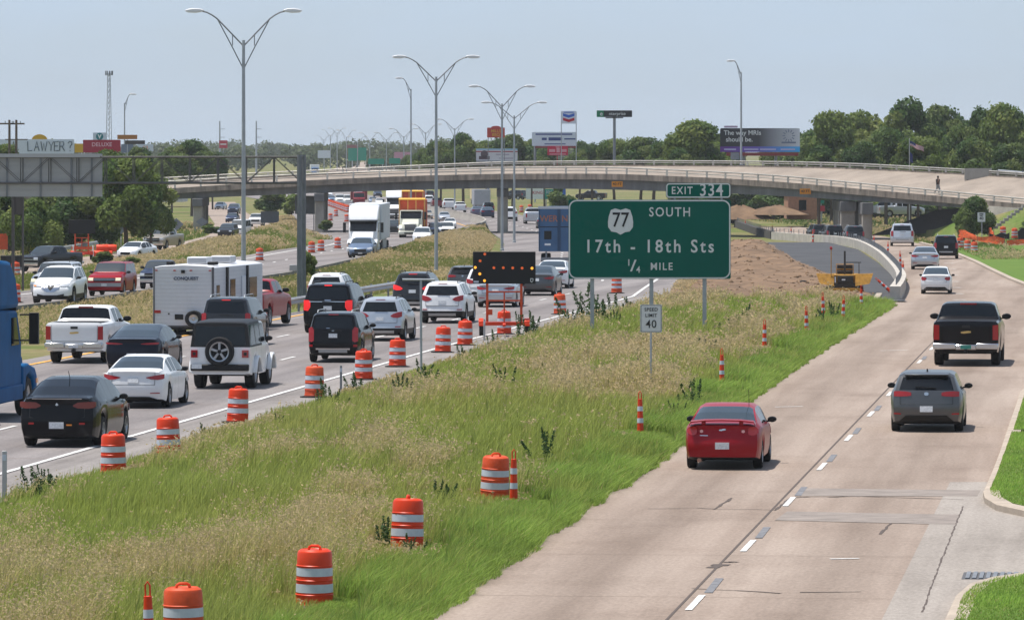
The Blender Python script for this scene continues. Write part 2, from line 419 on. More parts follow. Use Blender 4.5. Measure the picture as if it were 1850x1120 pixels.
# left frontage road
ll = pix([(-300, 520), (-80, 495), (30, 480), (150, 465), (300, 445), (378, 425), (388, 405), (374, 385), (366, 366), (330, 345)])
lr = pix([(-300, 533), (-20, 507), (110, 490), (205, 476), (315, 456), (425, 436), (500, 420), (488, 405), (446, 385), (425, 366), (420, 345)])
structure(sheet_rows(drange(290, 1000, 5), ll, lr, 0.008).build('side_road', farmat, smooth=0))
# apron strip and driveway concrete on the right
structure(sheet_rows(drange(60, 118, 2), stp(-3.55, [50, 94, 110, 130]), stp(9, [50, 130]), 0.006).build('driveway_apron', apron, smooth=0))
# highway shoulder
structure(sheet_rows(drange(-20, 300, 4), stp(-24.7, [-60, 100, 200, 300]), stp(-22.86, [-60, 100, 200, 300]), 0.005).build('shoulder', shouldmat, smooth=0))

# painted lines
def stripe(mb, a, b, wd, dz=.009, zf=zg, n=1):
    for k in range(n):
        p = Vector(a).lerp(Vector(b), k / n); q = Vector(a).lerp(Vector(b), (k + 1) / n)
        d = (q - p).normalized(); nn = Vector((d.y, -d.x)) * wd / 2
        z0 = zf(p.y) + dz + p.y * 1.2e-5; z1 = zf(q.y) + dz + q.y * 1.2e-5
        mb.face([(p.x - nn.x, p.y - nn.y, z0), (p.x + nn.x, p.y + nn.y, z0), (q.x + nn.x, q.y + nn.y, z1), (q.x - nn.x, q.y - nn.y, z1)])
def curve_line(mb, edge, off, wd, D0, D1, dz=.012, step=6):
    eD = [p[1] for p in edge]; eX = [p[0] for p in edge]; Ds = drange(D0, D1, step)
    for a, b in zip(Ds, Ds[1:]): stripe(mb, (np.interp(a, eD, eX) + off, a), (np.interp(b, eD, eX) + off, b), wd, dz)
lm = MB()
stripe(lm, st(-60, -24.9), st(275, -24.9), .17, .016, n=60)
curve_line(lm, hr, -2.1, .18, 275, 640, .016)
curve_line(lm, orr, -1.2, .18, 420, 640, .016); curve_line(lm, ol, 1.6, .22, 230, 600, .016)
rnd = random.Random(5)
for t in (-32.85, -28.9):
    s = 88.
    while s < 300:
        stripe(lm, st(s, t), st(s + 3.2, t), .14, .014); s += 12.2
for k in range(5, 40):
    D = 262 + k * 12
    X = np.interp(D, [p[1] for p in hl], [p[0] for p in hl])
    for o_ in (5.1, 9.0): stripe(lm, (X + o_, D), (X + o_ + .1, D + 3.5), .16, .014)
    X = np.interp(D, [p[1] for p in ol], [p[0] for p in ol])
    if D < 560: stripe(lm, (X + 5.2, D), (X + 5.2, D + 3.5), .16, .016)
s = 84.6
while s < 205:
    stripe(lm, st(s, -6.66), st(s + 2.9, -6.66), .115, .012)
    s += 12.6
for k in range(9):                                  # worn double dots where the lane line splits
    p = G(1742 - k * 4 + (k * k) * .12, 553 - k * 11); q = G(1731 - k * 3.2, 553 - k * 11)
    for c in (p, q): stripe(lm, (c.x - .14, c.y), (c.x + .18, c.y + .1), .55, .012)
for x0, x1, y in ((1400, 1450, 735.5), (1500, 1552, 1010), (1590, 1640, 634)):
    a = G(x0, y); b = G(x1, y - 1); stripe(lm, (a.x, a.y), (b.x, b.y), .13, .010)
structure(lm.build('lane_marking_white', M['line'], smooth=0))
lm = MB()
stripe(lm, st(-60, -36.8), st(275, -36.8), .2, .016, n=60); curve_line(lm, hl, 1.1, .2, 275, 330, .016)
curve_line(lm, orr, -1.3, .2, 560, 1000, .018)
for a, b in (((1583, 566), (1612, 548)), ((1566, 579), (1584, 566))):
    p = G(*a); q = G(*b); stripe(lm, (p.x, p.y), (q.x, q.y), .12, .010)
structure(lm.build('lane_marking_yellow', M['line_yellow'], smooth=0))
lm = MB(); s = 88.
while s < 205:
    stripe(lm, st(s, -6.60), st(s + 3.0, -6.63), .14, .010); s += 12.6
structure(lm.build('lane_marking_black', M['line_black'], smooth=0))
# cracks, sealed joints, patches
crack = mat('crack_dark', (.10, .08, .07), .95); seam = mat('joint_sealant', (.25, .19, .15), .9)
cm = MB()
stripe(cm, st(60, -6.86), st(270, -6.86), .045, .007, n=50)
def crackline(mb, pts, wd, seed=1, dz=.008):
    r = random.Random(seed)
    for (a, b) in zip(pts, pts[1:]):
        p0 = G(*a); p1 = G(*b); n_ = max(3, int((p1 - p0).length / .35)); last = Vector((p0.x, p0.y))
        for k in range(1, n_ + 1):
            q = p0.lerp(p1, k / n_); q = Vector((q.x, q.y + r.uniform(-.12, .12)))
            stripe(mb, last, q, wd * r.uniform(.5, 1.4), dz); last = q
crackline(cm, [(1430, 899), (1560, 897), (1650, 900), (1740, 903)], .08, 2)
crackline(cm, [(1170, 919), (1260, 918), (1400, 922), (1430, 899)], .06, 3)
crackline(cm, [(1290, 920), (1322, 900)], .06, 4); crackline(cm, [(1590, 965), (1610, 945), (1670, 944)], .05, 5)
crackline(cm, [(1740, 915), (1722, 960), (1706, 1000), (1690, 1040), (1666, 1107)], .03, 6)
crackline(cm, [(1250, 1063), (1410, 1071)], .09, 7); crackline(cm, [(1445, 1070), (1555, 1068)], .07, 8)
crackline(cm, [(1310, 1016), (1330, 1014)], .2, 9); crackline(cm, [(1285, 1026), (1305, 1020)], .25, 10)
crackline(cm, [(1840, 740), (1828, 775), (1815, 800)], .05, 12)
structure(cm.build('road_cracks', crack, smooth=0))
cm = MB()
for s in np.arange(78, 262, 9.15):
    for (t0, t1) in ((-10.8, -6.9), (-6.8, -2.9)):
        a = st(s, t0); b = st(s, t1); stripe(cm, a, b, .025, .006)
for s in np.arange(84, 300, 13.7): stripe(cm, st(s, -36), st(s, -25), .05, .006)
structure(cm.build('road_joints', seam, smooth=0))
patch = mat('patch_concrete', (.24, .205, .18), .9, var=.25, scale=1.5)
cm = MB()
def quadpatch(mb, pts, dz): mb.face([Vector(G(*p)) + Vector((0, 0, dz)) for p in pts])
quadpatch(cm, [(1422, 924), (1732, 930), (1726, 948), (1400, 940)], .0085)
quadpatch(cm, [(1446, 882), (1772, 886), (1765, 897), (1436, 896)], .0085)
structure(cm.build('road_patches', patch, smooth=0))
stain = mat('oil_stain', (.215, .165, .135), .9, var=.25, scale=1.5)

# kerbs and lawns
def slab(name, pts, h, material, parent=None, z=None):
    mb = MB(); g = [G(x, y, z) for x, y in pts]
    lo = [mb.vert(p - Vector((0, 0, .1))) for p in g]; hi = [mb.vert(p + Vector((0, 0, h))) for p in g]
    n = len(g); mb.f.append(tuple(hi))
    for k in range(n): mb.f.append((lo[k], lo[(k + 1) % n], hi[(k + 1) % n], hi[k]))
    return mb.build(name, material, parent, smooth=0)
def kerb(name, pts, h=.14, wd=.3, zf=None):
    mb = MB(); g = [G(x, y, zf=zf) if zf else G(x, y) for x, y in pts]
    pr = None
    for k, p in enumerate(g):
        d = (g[min(k + 1, len(g) - 1)] - g[max(0, k - 1)]); d.z = 0; d.normalize(); n_ = Vector((d.y, -d.x, 0)) * wd
        q = [mb.vert(p + Vector((0, 0, -.1))), mb.vert(p + Vector((0, 0, h - .02))), mb.vert(p + n_ * .12 + Vector((0, 0, h))), mb.vert(p + n_ + Vector((0, 0, h))), mb.vert(p + n_ + Vector((0, 0, -.1)))]
        if pr:
            for a in range(4): mb.f.append((pr[a], pr[a + 1], q[a + 1], q[a]))
        pr = q
    mb.f.append(tuple(range(5))); mb.f.append(tuple(pr))
    return structure(mb.build(name, M['kerb'], smooth=25))
kerb('kerb', [(1706, 1135), (1727, 1088), (1752, 1066), (1790, 1055), (1850, 1046), (1960, 1040)], .13, .34)
kerb('kerb', [(1960, 948), (1850, 934), (1800, 923), (1779, 910), (1776, 898)], .15, .34)
kerb('kerb', [(1776, 897), (1792, 860), (1806, 824), (1822, 775), (1836, 735), (1843, 712), (1868, 690)], .10, .36)
kerb('kerb', [(1960, 560), (1850, 517), (1822, 506), (1787, 489), (1760, 475), (1730, 462), (1700, 450), (1660, 440)], .15, .3)
kerb('kerb', [(1480, 600), (1530, 572), (1562, 556), (1580, 548), (1590, 540), (1594, 534)][::-1], .14, .3)
structure(slab('lawn', [(1722, 1140), (1738, 1092), (1762, 1071), (1797, 1060), (1850, 1052), (1960, 1046), (1980, 1140)], .125, lawnmat))
structure(slab('lawn', [(1788, 897), (1800, 868), (1815, 826), (1828, 790), (1960, 792), (1960, 938), (1850, 924), (1806, 914), (1790, 906)], .13, lawnmat))
structure(slab('lawn', [(1831, 783), (1843, 745), (1852, 716), (1876, 695), (1970, 690), (1970, 785)], .115, lawnmat))
structure(slab('lawn', [(1960, 552), (1850, 513), (1822, 502), (1787, 486), (1760, 472), (1735, 460), (1712, 448), (1850, 446), (2010, 448)], .14, lawnmat))
# storm drain grate
g0 = G(1805, 1041)
gr = thing('drain_grate', g0 + Vector((0, 0, .012)), 'steel slotted storm drain grate set in the driveway concrete', 'drain', -TH)
mb = MB(); mb.bx(-.62, .9, -.75, .75, -.02, .0); mb.build('frame', mat('drain_pit', (.10, .10, .105), .8), gr)
mb = MB()
for k in range(13): mb.bx(-.56 + k * .115, -.56 + k * .115 + .07, -.68, .68, .003, .02)
mb.build('bar', M['steel_dark'], gr)

# grass bank between the two roads, the median and the earth by the new ramp
def earth(name, Ds, left, right, zf, material, nx=9, dz=-.01):
    return structure(sheet_rows(Ds, left, right, dz, zf, nx).build(name, material, smooth=180))
earth('grass_bank', drange(-40, 300, 2.5), stp(BT0, [-60, 330]), stp(BT1, [-60, 200, 240, 330]), lambda X, D: zg(D) - .03 + float(bank(X, D)), grassground, 13)
def zoff(D): return float(np.interp(D, [0, 300, 427, 560, 700, 800], [0, -.25, -.5, -.62, -.7, -1.4]))
ml = [(x + .3, d) for x, d in orr if 380 < d < 600] ; mr = [(x - .4, d) for x, d in hl if 330 < d < 640]
def zmed(X, D):
    a = np.interp(D, [p[1] for p in orr], [p[0] for p in orr]); b = np.interp(D, [p[1] for p in hl], [p[0] for p in hl]); u = (X - a) / max(.1, b - a)
    return zg(D) - .05 + (zoff(D) - zg(D) + .05) * min(1, max(0, min(u * 14, (1 - u) * 3))) * np.interp(D, [390, 430, 600, 640], [0, 1, 1, 0])
earth('median_ground', drange(390, 640, 4), [p for p in orr], [p for p in hl], zmed, grassground, 15)
def zleft(X, D):
    a = np.interp(D, [p[1] for p in lr], [p[0] for p in lr]); b = np.interp(D, [p[1] for p in ol], [p[0] for p in ol]); u = (X - a) / max(.1, b - a)
    return zg(D) - .05 + (zoff(D) - zg(D) + .25) * min(1, max(0, min(u * 3, (1 - u) * 4))) * np.interp(D, [390, 430, 640, 700], [0, 1, 1, 0])
earth('verge_ground', drange(390, 700, 4), [p for p in lr], [p for p in ol], zleft, grassground, 13)
# dug earth and new ramp behind the exit sign
def dirtz(X, D):
    eb = np.interp(D, [p[1] for p in dr], [p[0] for p in dr]); fade = min(1., max(.08, (eb - X) / 2.2)) if D > 262 else 1.
    m = 1.0 * math.exp(-((X - 19.3) / 3.2) ** 2 - ((D - 425) / 24) ** 2) + .85 * math.exp(-((X - 17.0) / 3.4) ** 2 - ((D - 375) / 34) ** 2)
    return zg(D) + .02 + fade * (m + .30 * float(vn(X / 1.7, D / 6, 8)) + .22 * float(vn(X / .6, D / 2.2, 9)))
dl = pix([(1205, 560), (1215, 530), (1240, 505), (1262, 470), (1300, 450), (1330, 432), (1352, 420)]); dr = pix([(1400, 565), (1490, 556), (1560, 545), (1600, 537), (1575, 528), (1535, 510), (1497, 494), (1468, 483), (1431, 468), (1401, 440), (1395, 428), (1390, 420)])
dr = sorted(dr, key=lambda p: p[1]); dl = sorted(dl, key=lambda p: p[1])
earth('dirt_ground', drange(251, 490, 1.6), dl, dr, dirtz, M['dirt'], 40)
ra = pix([(1560, 542), (1530, 527), (1470, 498), (1410, 470), (1380, 448), (1390, 432)]); rb = pix([(1618, 539), (1625, 520), (1612, 500), (1585, 475), (1550, 452), (1500, 440), (1430, 433), (1398, 430)])
structure(sheet_rows(drange(269, 510, 4), sorted(ra, key=lambda p: p[1]), sorted(rb, key=lambda p: p[1]), .06, nx=3).build('new_ramp', M['newasphalt'], smooth=0))

# ------------------------------------------------------------ walls and rails
def wallrun(pts, h, wd, z0=-.2, prof=None):
    """wall along world points; profile is (offset, height) outline"""
    prof = prof or [(-wd / 2, z0), (-wd / 2, h), (wd / 2, h), (wd / 2, z0)]
    mb = MB(); pr = None; n = len(prof)
    for k, p in enumerate(pts):
        d = pts[min(k + 1, len(pts) - 1)] - pts[max(0, k - 1)]; d.z = 0; d.normalize(); nn = Vector((d.y, -d.x, 0))
        q = [mb.vert(p + nn * a + Vector((0, 0, b))) for a, b in prof]
        if pr:
            for a in range(n): mb.f.append((pr[a], pr[(a + 1) % n], q[(a + 1) % n], q[a]))
        else: mb.f.append(tuple(q))
        pr = q
    mb.f.append(tuple(pr)); return mb
def smoothpts(pts, step=2.):
    out = []
    for k in range(len(pts) - 1):
        p0 = pts[max(k - 1, 0)]; p1 = pts[k]; p2 = pts[k + 1]; p3 = pts[min(k + 2, len(pts) - 1)]
        n = max(1, int((p2 - p1).length / step))
        for a in range(n):
            t = a / n
            out.append(.5 * ((2 * p1) + (p2 - p0) * t + (2 * p0 - 5 * p1 + 4 * p2 - p3) * t * t + (3 * p1 - p0 - 3 * p2 + p3) * t ** 3))
    return out + [pts[-1]]
# curved ramp wall with dowels
rw = [G(x, y) for x, y in ((1617, 543), (1626, 528), (1627, 514), (1612, 492), (1588, 468), (1556, 450), (1515, 441), (1460, 437), (1398, 432))]
rw = smoothpts(rw, 2.5)
t = thing('ramp_wall', (0, 0, 0), 'curved pale concrete retaining wall with steel dowels around the new dark ramp', 'wall')
wallrun(rw, .72, .55).build('wall', M['concrete_light'], t, smooth=30)
mb = MB()
for k in range(2, len(rw)):
    p = rw[k]; mb.tube([p + Vector((0, 0, .7)), p + Vector((0, 0, 1.12))], .035, 5)
mb.build('dowels', M['steel_dark'], t)
rw2 = smoothpts([G(x, y) for x, y in ((1396, 431), (1375, 426), (1350, 417), (1330, 410))], 3)
t = thing('formwork_wall', (0, 0, 0), 'dark timber formwork continuing the curved ramp wall to the left', 'wall')
wallrun(rw2, .75, .5).build('wall', mat('formwork', (.07, .065, .06), .9, var=.3), t, smooth=30)
mb = MB()
for p in rw2: mb.tube([p, p + Vector((0, 0, 1.15))], .04, 5)
mb.build('dowels', M['steel_dark'], t)
# median barrier beyond the bridge
bp = smoothpts([Vector((x, d, zg(d))) for x, d in ((-4.9, 560), (-3.6, 600), (-3.2, 640), (-5.0, 690), (-8.6, 745), (-13.5, 820), (-19, 890), (-27, 990))], 8)
t = thing('median_barrier', (0, 0, 0), 'curving tan concrete barrier dividing the carriageways beyond the bridge', 'barrier')
wallrun(bp, .95, .5, prof=[(-.35, -.2), (-.35, .1), (-.12, .5), (-.1, .95), (.1, .95), (.12, .5), (.35, .1), (.35, -.2)]).build('barrier', M['concrete'], t, smooth=30)
bp = [Vector((x + .25, d, zg(d))) for x, d in sorted([p for p in orr if 200 < p[1] < 600], key=lambda p: p[1])]
t = thing('edge_wall', (0, 0, 0), 'low dark concrete edge wall along the oncoming carriageway', 'wall')
wallrun(smoothpts(bp, 6), .2, .3).build('wall', mat('edge_concrete', (.20, .185, .17), .9, var=.3, scale=.5), t, smooth=30)

# steel guardrail beside the highway
def guardrail(pts, label, hgt=.72, post=True, group=None):
    t = thing('guardrail', pts[0], label, 'guardrail', group=group); o = pts[0]
    q = [p - o for p in pts]
    wallrun(q, 0, 0, prof=[(-.02, hgt - .32), (.05, hgt - .25), (-.02, hgt - .17), (.05, hgt - .08), (-.02, hgt), (-.06, hgt), (-.06, hgt - .32)]).build('rail', M['steel'], t, smooth=0)
    d = 0; nxt = 0
    for a, b in zip(q, q[1:]):
        d += (b - a).length
        if post and d >= nxt:
            m_ = MB(); m_.box((a.x - .12, a.y, hgt / 2 - .1), (.1, .15, hgt + .1)); m_.build('post', M['steel_dark'], t); nxt = d + 5.5
    return t
guardrail(smoothpts([Vector((*st(s, -37.65), zg(s))) for s in (236, 245, 255, 270, 290)] , 2.8), 'long galvanised steel guardrail along the left edge of the highway')
guardrail(smoothpts([G(95, 470), G(140, 461), G(196, 451)], 4), 'short steel guardrail beside the side road behind the arrow board', .9)

# ------------------------------------------------------------ overpass
OX = [-200, 100, 255, 420, 575, 740, 905, 1110, 1320, 1440, 1550, 1660, 1760, 1850, 1960, 2100]
OD = [606, 603, 600, 597, 593, 590, 585, 573, 560, 548, 536, 526, 517, 510, 501, 490]
NR = [351, 338, 330, 320, 313, 307, 302, 301.5, 311, 319, 330, 340, 350, 358, 369, 385]     # near rail top
SE = [367, 354, 346, 335, 327, 320, 316, 316, 325, 333, 343.5, 353, 362.5, 371, 382, 398]      # slab edge top
SO = [383, 371, 363, 356, 349, 344, 340.5, 343.5, 351, 357, 365, 372, 379, 386, 396, 410]    # soffit
FR = [343, 331, 323, 314, 307, 299, 292, 290, 290.5, 292, 295, 301, 306.5, 312, 320, 330]     # far rail top
FB = [355, 343, 335, 324, 316.5, 308, 301, 299.5, 300.5, 302.5, 305.5, 311, 316.5, 321.5, 329, 339]  # far kerb
n_ = 110
ox = np.linspace(-200, 2100, n_)
def ov(tab): 
    y = np.interp(ox, OX, tab)
    for _ in range(6): y = np.concatenate([[y[0]], (y[:-2] + 2 * y[1:-1] + y[2:]) / 4, [y[-1]]])
    return y
oD = ov(OD); nrY, seY, soY, frY, fbY = map(ov, (NR, SE, SO, FR, FB)); DW = 15.
near = [P(x, y, d) for x, y, d in zip(ox, seY, oD)]
far = [P(x, y, d + DW) for x, y, d in zip(ox, fbY, oD)]
sof = [P(x, y, d) for x, y, d in zip(ox, soY, oD)]
nrail = [P(x, y, d) for x, y, d in zip(ox, nrY, oD)]; frail = [P(x, y, d + DW) for x, y, d in zip(ox, frY, oD)]
ovp = thing('overpass', (0, 0, 0), 'long concrete overpass with metal railings crossing the whole highway', 'bridge')
def loftsec(secs):
    mb = MB(); pr = None
    for s_ in secs:
        q = [mb.vert(p) for p in s_]
        if pr:
            for a in range(len(q)): mb.f.append((pr[a], pr[(a + 1) % len(q)], q[(a + 1) % len(q)], q[a]))
        else: mb.f.append(tuple(q))
        pr = q
    mb.f.append(tuple(pr)); return mb
z_ = Vector((0, 0, 1)); y_ = Vector((0, 1, 0))
loftsec([[a + y_ * .25 - z_ * .04, b - y_ * .25 - z_ * .04, b - y_ * .25 - z_ * .30, a + y_ * .25 - z_ * .30] for a, b in zip(near, far)]).build('deck', M['deck'], ovp, smooth=30)
loftsec([[a + z_ * .12, a + y_ * .3 + z_ * .12, a + y_ * .3 - z_ * .5, a - z_ * .5] for a in near]).build('slab_edge', M['fascia'], ovp, smooth=30)
loftsec([[a + z_ * .12, a - y_ * .3 + z_ * .12, a - y_ * .3 - z_ * .6, a - z_ * .6] for a in far]).build('slab_edge', M['fascia'], ovp, smooth=30)
for k, off in enumerate((1.1, 4.4, 7.7, 11.0, 13.4)):
    sec = []
    for a, s_, b in zip(near, sof, far):
        u = off / DW; top = a.z + (b.z - a.z) * u - .33; bot = s_.z + (b.z - a.z) * u * .6
        gx = a.x + (b.x - a.x) * u; sec.append([Vector((gx, a.y + off - .25, top)), Vector((gx, a.y + off + .25, top)), Vector((gx, a.y + off + .25, bot)), Vector((gx, a.y + off - .25, bot))])
    loftsec(sec).build('girder', M['girder'], ovp, smooth=30)
def railing(base, top, nm, sgn):
    mb = MB(); acc = 0; nxt = 0
    for k in range(len(top) - 1):
        a, b = top[k], top[k + 1]
        mb.tube([a - z_ * .06, b - z_ * .06], .075, 6, False)
        mb.tube([a.lerp(base[k], .45), b.lerp(base[k + 1], .45)], .05, 6, False)
    for k in range(len(top) - 1):
        a, b = top[k], top[k + 1]; ln = (b - a).length; acc += ln
        while nxt < acc:
            u = 1 - (acc - nxt) / ln; tp = a.lerp(b, u); bs = base[k].lerp(base[k + 1], u) + z_ * .1
            mb.prism([(bs.y - .22 * sgn, bs.z), (bs.y + .1 * sgn, bs.z), (tp.y + .06 * sgn, tp.z), (tp.y - .06 * sgn, tp.z)], tp.x - .1, tp.x + .1); nxt += 3.05
    mb.build(nm, M['rail'], ovp, smooth=40)
railing([p + y_ * .15 for p in near], [p + y_ * .12 for p in nrail], 'railing', 1)
railing([p - y_ * .15 for p in far], [p - y_ * .12 for p in frail], 'railing', -1)
def pier(x, ybase, D, cols, label=None, wcol=1.1, cap=.9):
    sy = float(np.interp(x, ox, soY)); top = H - (sy - YH) * D / F + .0; z0 = H - (ybase - YH) * D / F - .8
    X = (x - CX) * D / F
    mb = MB(); mb.bx(X - wcol * .56, X + wcol * .56, D - .6, D + 13, top - cap, top - .02)
    o = mb.build('pier', M['girder'], ovp, bevel=.04)
    for k in range(cols):
        dy = D + .6 + k * 11.4 / max(1, cols - 1) if cols > 1 else D + .8
        m2 = MB(); m2.bx(X - wcol / 2, X + wcol / 2, dy - wcol / 2, dy + wcol / 2, z0, top - cap + .01); m2.build('column', M['concrete'], o, bevel=.06)
pier(357, 409, 597, 3, wcol=1.0); pier(577, 415, 592, 3, wcol=1.0); pier(908, 409, 587, 3, wcol=1.15)
pier(1567, 428, 534, 3, wcol=1.0, cap=1.2); pier(1532, 428, 540, 4, wcol=1.45, cap=1.0)
# right abutment and parapet end block
mb = MB()
ab = [(1690, 344, 470), (1760, 362, 456), (1850, 378, 440), (1960, 392, 420)]
def strip(pts_top, zb_, thick):
    secs = [[P(x, y, d) + y_ * .35, P(x, y, d) + y_ * (.35 + thick), Vector((P(x, y, d).x, d + .35 + thick, zb_)), Vector((P(x, y, d).x, d + .35, zb_))] for x, y, d in pts_top]
    return loftsec(secs)
strip([(1780, 372, 515), (1800, 373, 513.5), (1850, 377, 509.5)], .6, .8).build('abutment', M['concrete_light'], ovp)
mb = MB(); p0 = P(1790, 318, 530); mb.bx(p0.x - 2.6, p0.x + .1, p0.y - .2, p0.y + .15, p0.z - .4, p0.z + .75); mb.build('parapet_end', M['concrete'], ovp)

# embankment at the bridge's right end, slope paving in its shade
mb = MB()
cols_ = [(1652, 433, 419), (1690, 436, 414), (1735, 440, 399), (1790, 441, 390), (1850, 441, 373), (1960, 440, 372), (2150, 440, 380)]
secs = []
for x, yb, yt in cols_:
    g_ = G(x, yb); d0 = g_.y; d1 = max(d0 + 3, float(np.interp(x, ox, oD)) + .2)
    secs.append([Vector(P(x, yb, d0)) * 1.0, P(x, (yb + yt) / 2 + 2, (d0 + d1) / 2), P(x, yt, d1), P(x, yt, d1 + 9)])
pr = None
for s_ in secs:
    q = [mb.vert(p) for p in s_]
    if pr:
        for a in range(3): mb.f.append((pr[a], pr[a + 1], q[a + 1], q[a]))
    pr = q
slopegrass = bpy.data.materials.new('slope_grass'); slopegrass.use_nodes = True
_gg(slopegrass, [(.12, [(.35, (.10, .16, .035)), (.5, (.15, .175, .055)), (.65, (.20, .18, .085))]), (2.5, [(.3, (.65, .65, .6)), (.7, (1.2, 1.2, 1.15))])])
structure(mb.build('embankment', slopegrass, smooth=60))
slope = mat('slope_paving', (.05, .047, .045), .9, var=.2)  # near-black base colour: the shade under the bridge is painted into the paving
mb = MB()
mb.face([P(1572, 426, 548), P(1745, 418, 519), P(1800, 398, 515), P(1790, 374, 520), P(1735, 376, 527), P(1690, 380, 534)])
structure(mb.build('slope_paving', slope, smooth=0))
t = thing('steps', (0, 0, 0), 'stepped concrete edging climbing the grass slope to the bridge', 'steps')
mb = MB()
for k in range(9):
    u = k / 8; p = P(1798 + 52 * u, 411 - 38 * u, 499.5 + 8 * u); mb.box((p.x, p.y, p.z), (.42, 1.0, .26))
mb.build('step', M['concrete'], t)
# guardrail after the bridge end
guardrail([P(1803, 321, 533), P(1850, 325, 527), P(1930, 333, 518)], 'pale guardrail beyond the end of the bridge parapet', .8)

# ------------------------------------------------------------ gantry seen from behind
GD = 277.; zt, zb2 = P(0, 284, GD).z, P(0, 331, GD).z
gx0 = P(-420, 0, GD).x; gx1 = P(545, 0, GD).x
gn = thing('sign_gantry', (0, 0, 0), 'grey steel truss gantry spanning the oncoming lanes, sign seen from behind', 'gantry')
for yy in (0, 1.3):
    mb = MB()
    for z in (zt, zb2): mb.tube([(gx0, GD + yy, z), (gx1, GD + yy, z)], .055, 8)
    x = gx1; k = 0
    while x > gx0 + 1.4:
        mb.tube([(x, GD + yy, zt), (x, GD + yy, zb2)], .032, 6)
        a, b = (zt, zb2) if k % 2 else (zb2, zt)
        mb.tube([(x, GD + yy, a), (x - 1.45, GD + yy, b)], .018, 6); x -= 1.45; k += 1
    if yy == 0:
        x = gx1
        while x > gx0:
            for z in (zt, zb2): mb.tube([(x, GD, z), (x, GD + 1.3, z)], .035, 5)
            x -= 1.45
    mb.build('truss', M['truss'], gn)
mb = MB(); x = gx0
while x > gx0:
    for z in (zt, zb2): mb.tube([(x, GD, z), (x, GD + 1.3, z)], .035, 5)
    x -= 1.45
for k, (xx, r_) in enumerate(((541, .13), (549, .11))):
    p = P(xx, 540, GD + k * 1.3); mb = MB(); mb.tube([(p.x, p.y, -.4), (p.x, p.y, zt + .12)], r_, 10); mb.build('column', M['column'], gn)
x0, x1 = P(-60, 0, GD).x, P(181, 0, GD).x; z1, z0 = P(0, 278, GD).z, P(0, 356, GD).z
mb = MB(); mb.bx(x0, x1, GD + 1.45, GD + 1.5, z0, z1)
zz = z0
while zz < z1 - .05:
    mb.bx(x0, x1, GD + 1.43, GD + 1.455, zz, zz + .035); zz += .3
mb.build('sign_panel', M['alu'], gn)
for xx in (8, 69, 125, 162): p = P(xx, 0, GD); mb = MB(); mb.bx(p.x - .05, p.x + .05, GD + 1.36, GD + 1.44, z0, z1); mb.build('stiffener', M['steel_dark'], gn)
mb = MB(); mb.bx(x0, x1, GD - .12, GD + .12, zt - .02, zt + .16); mb.build('walkway', M['alu'], gn)
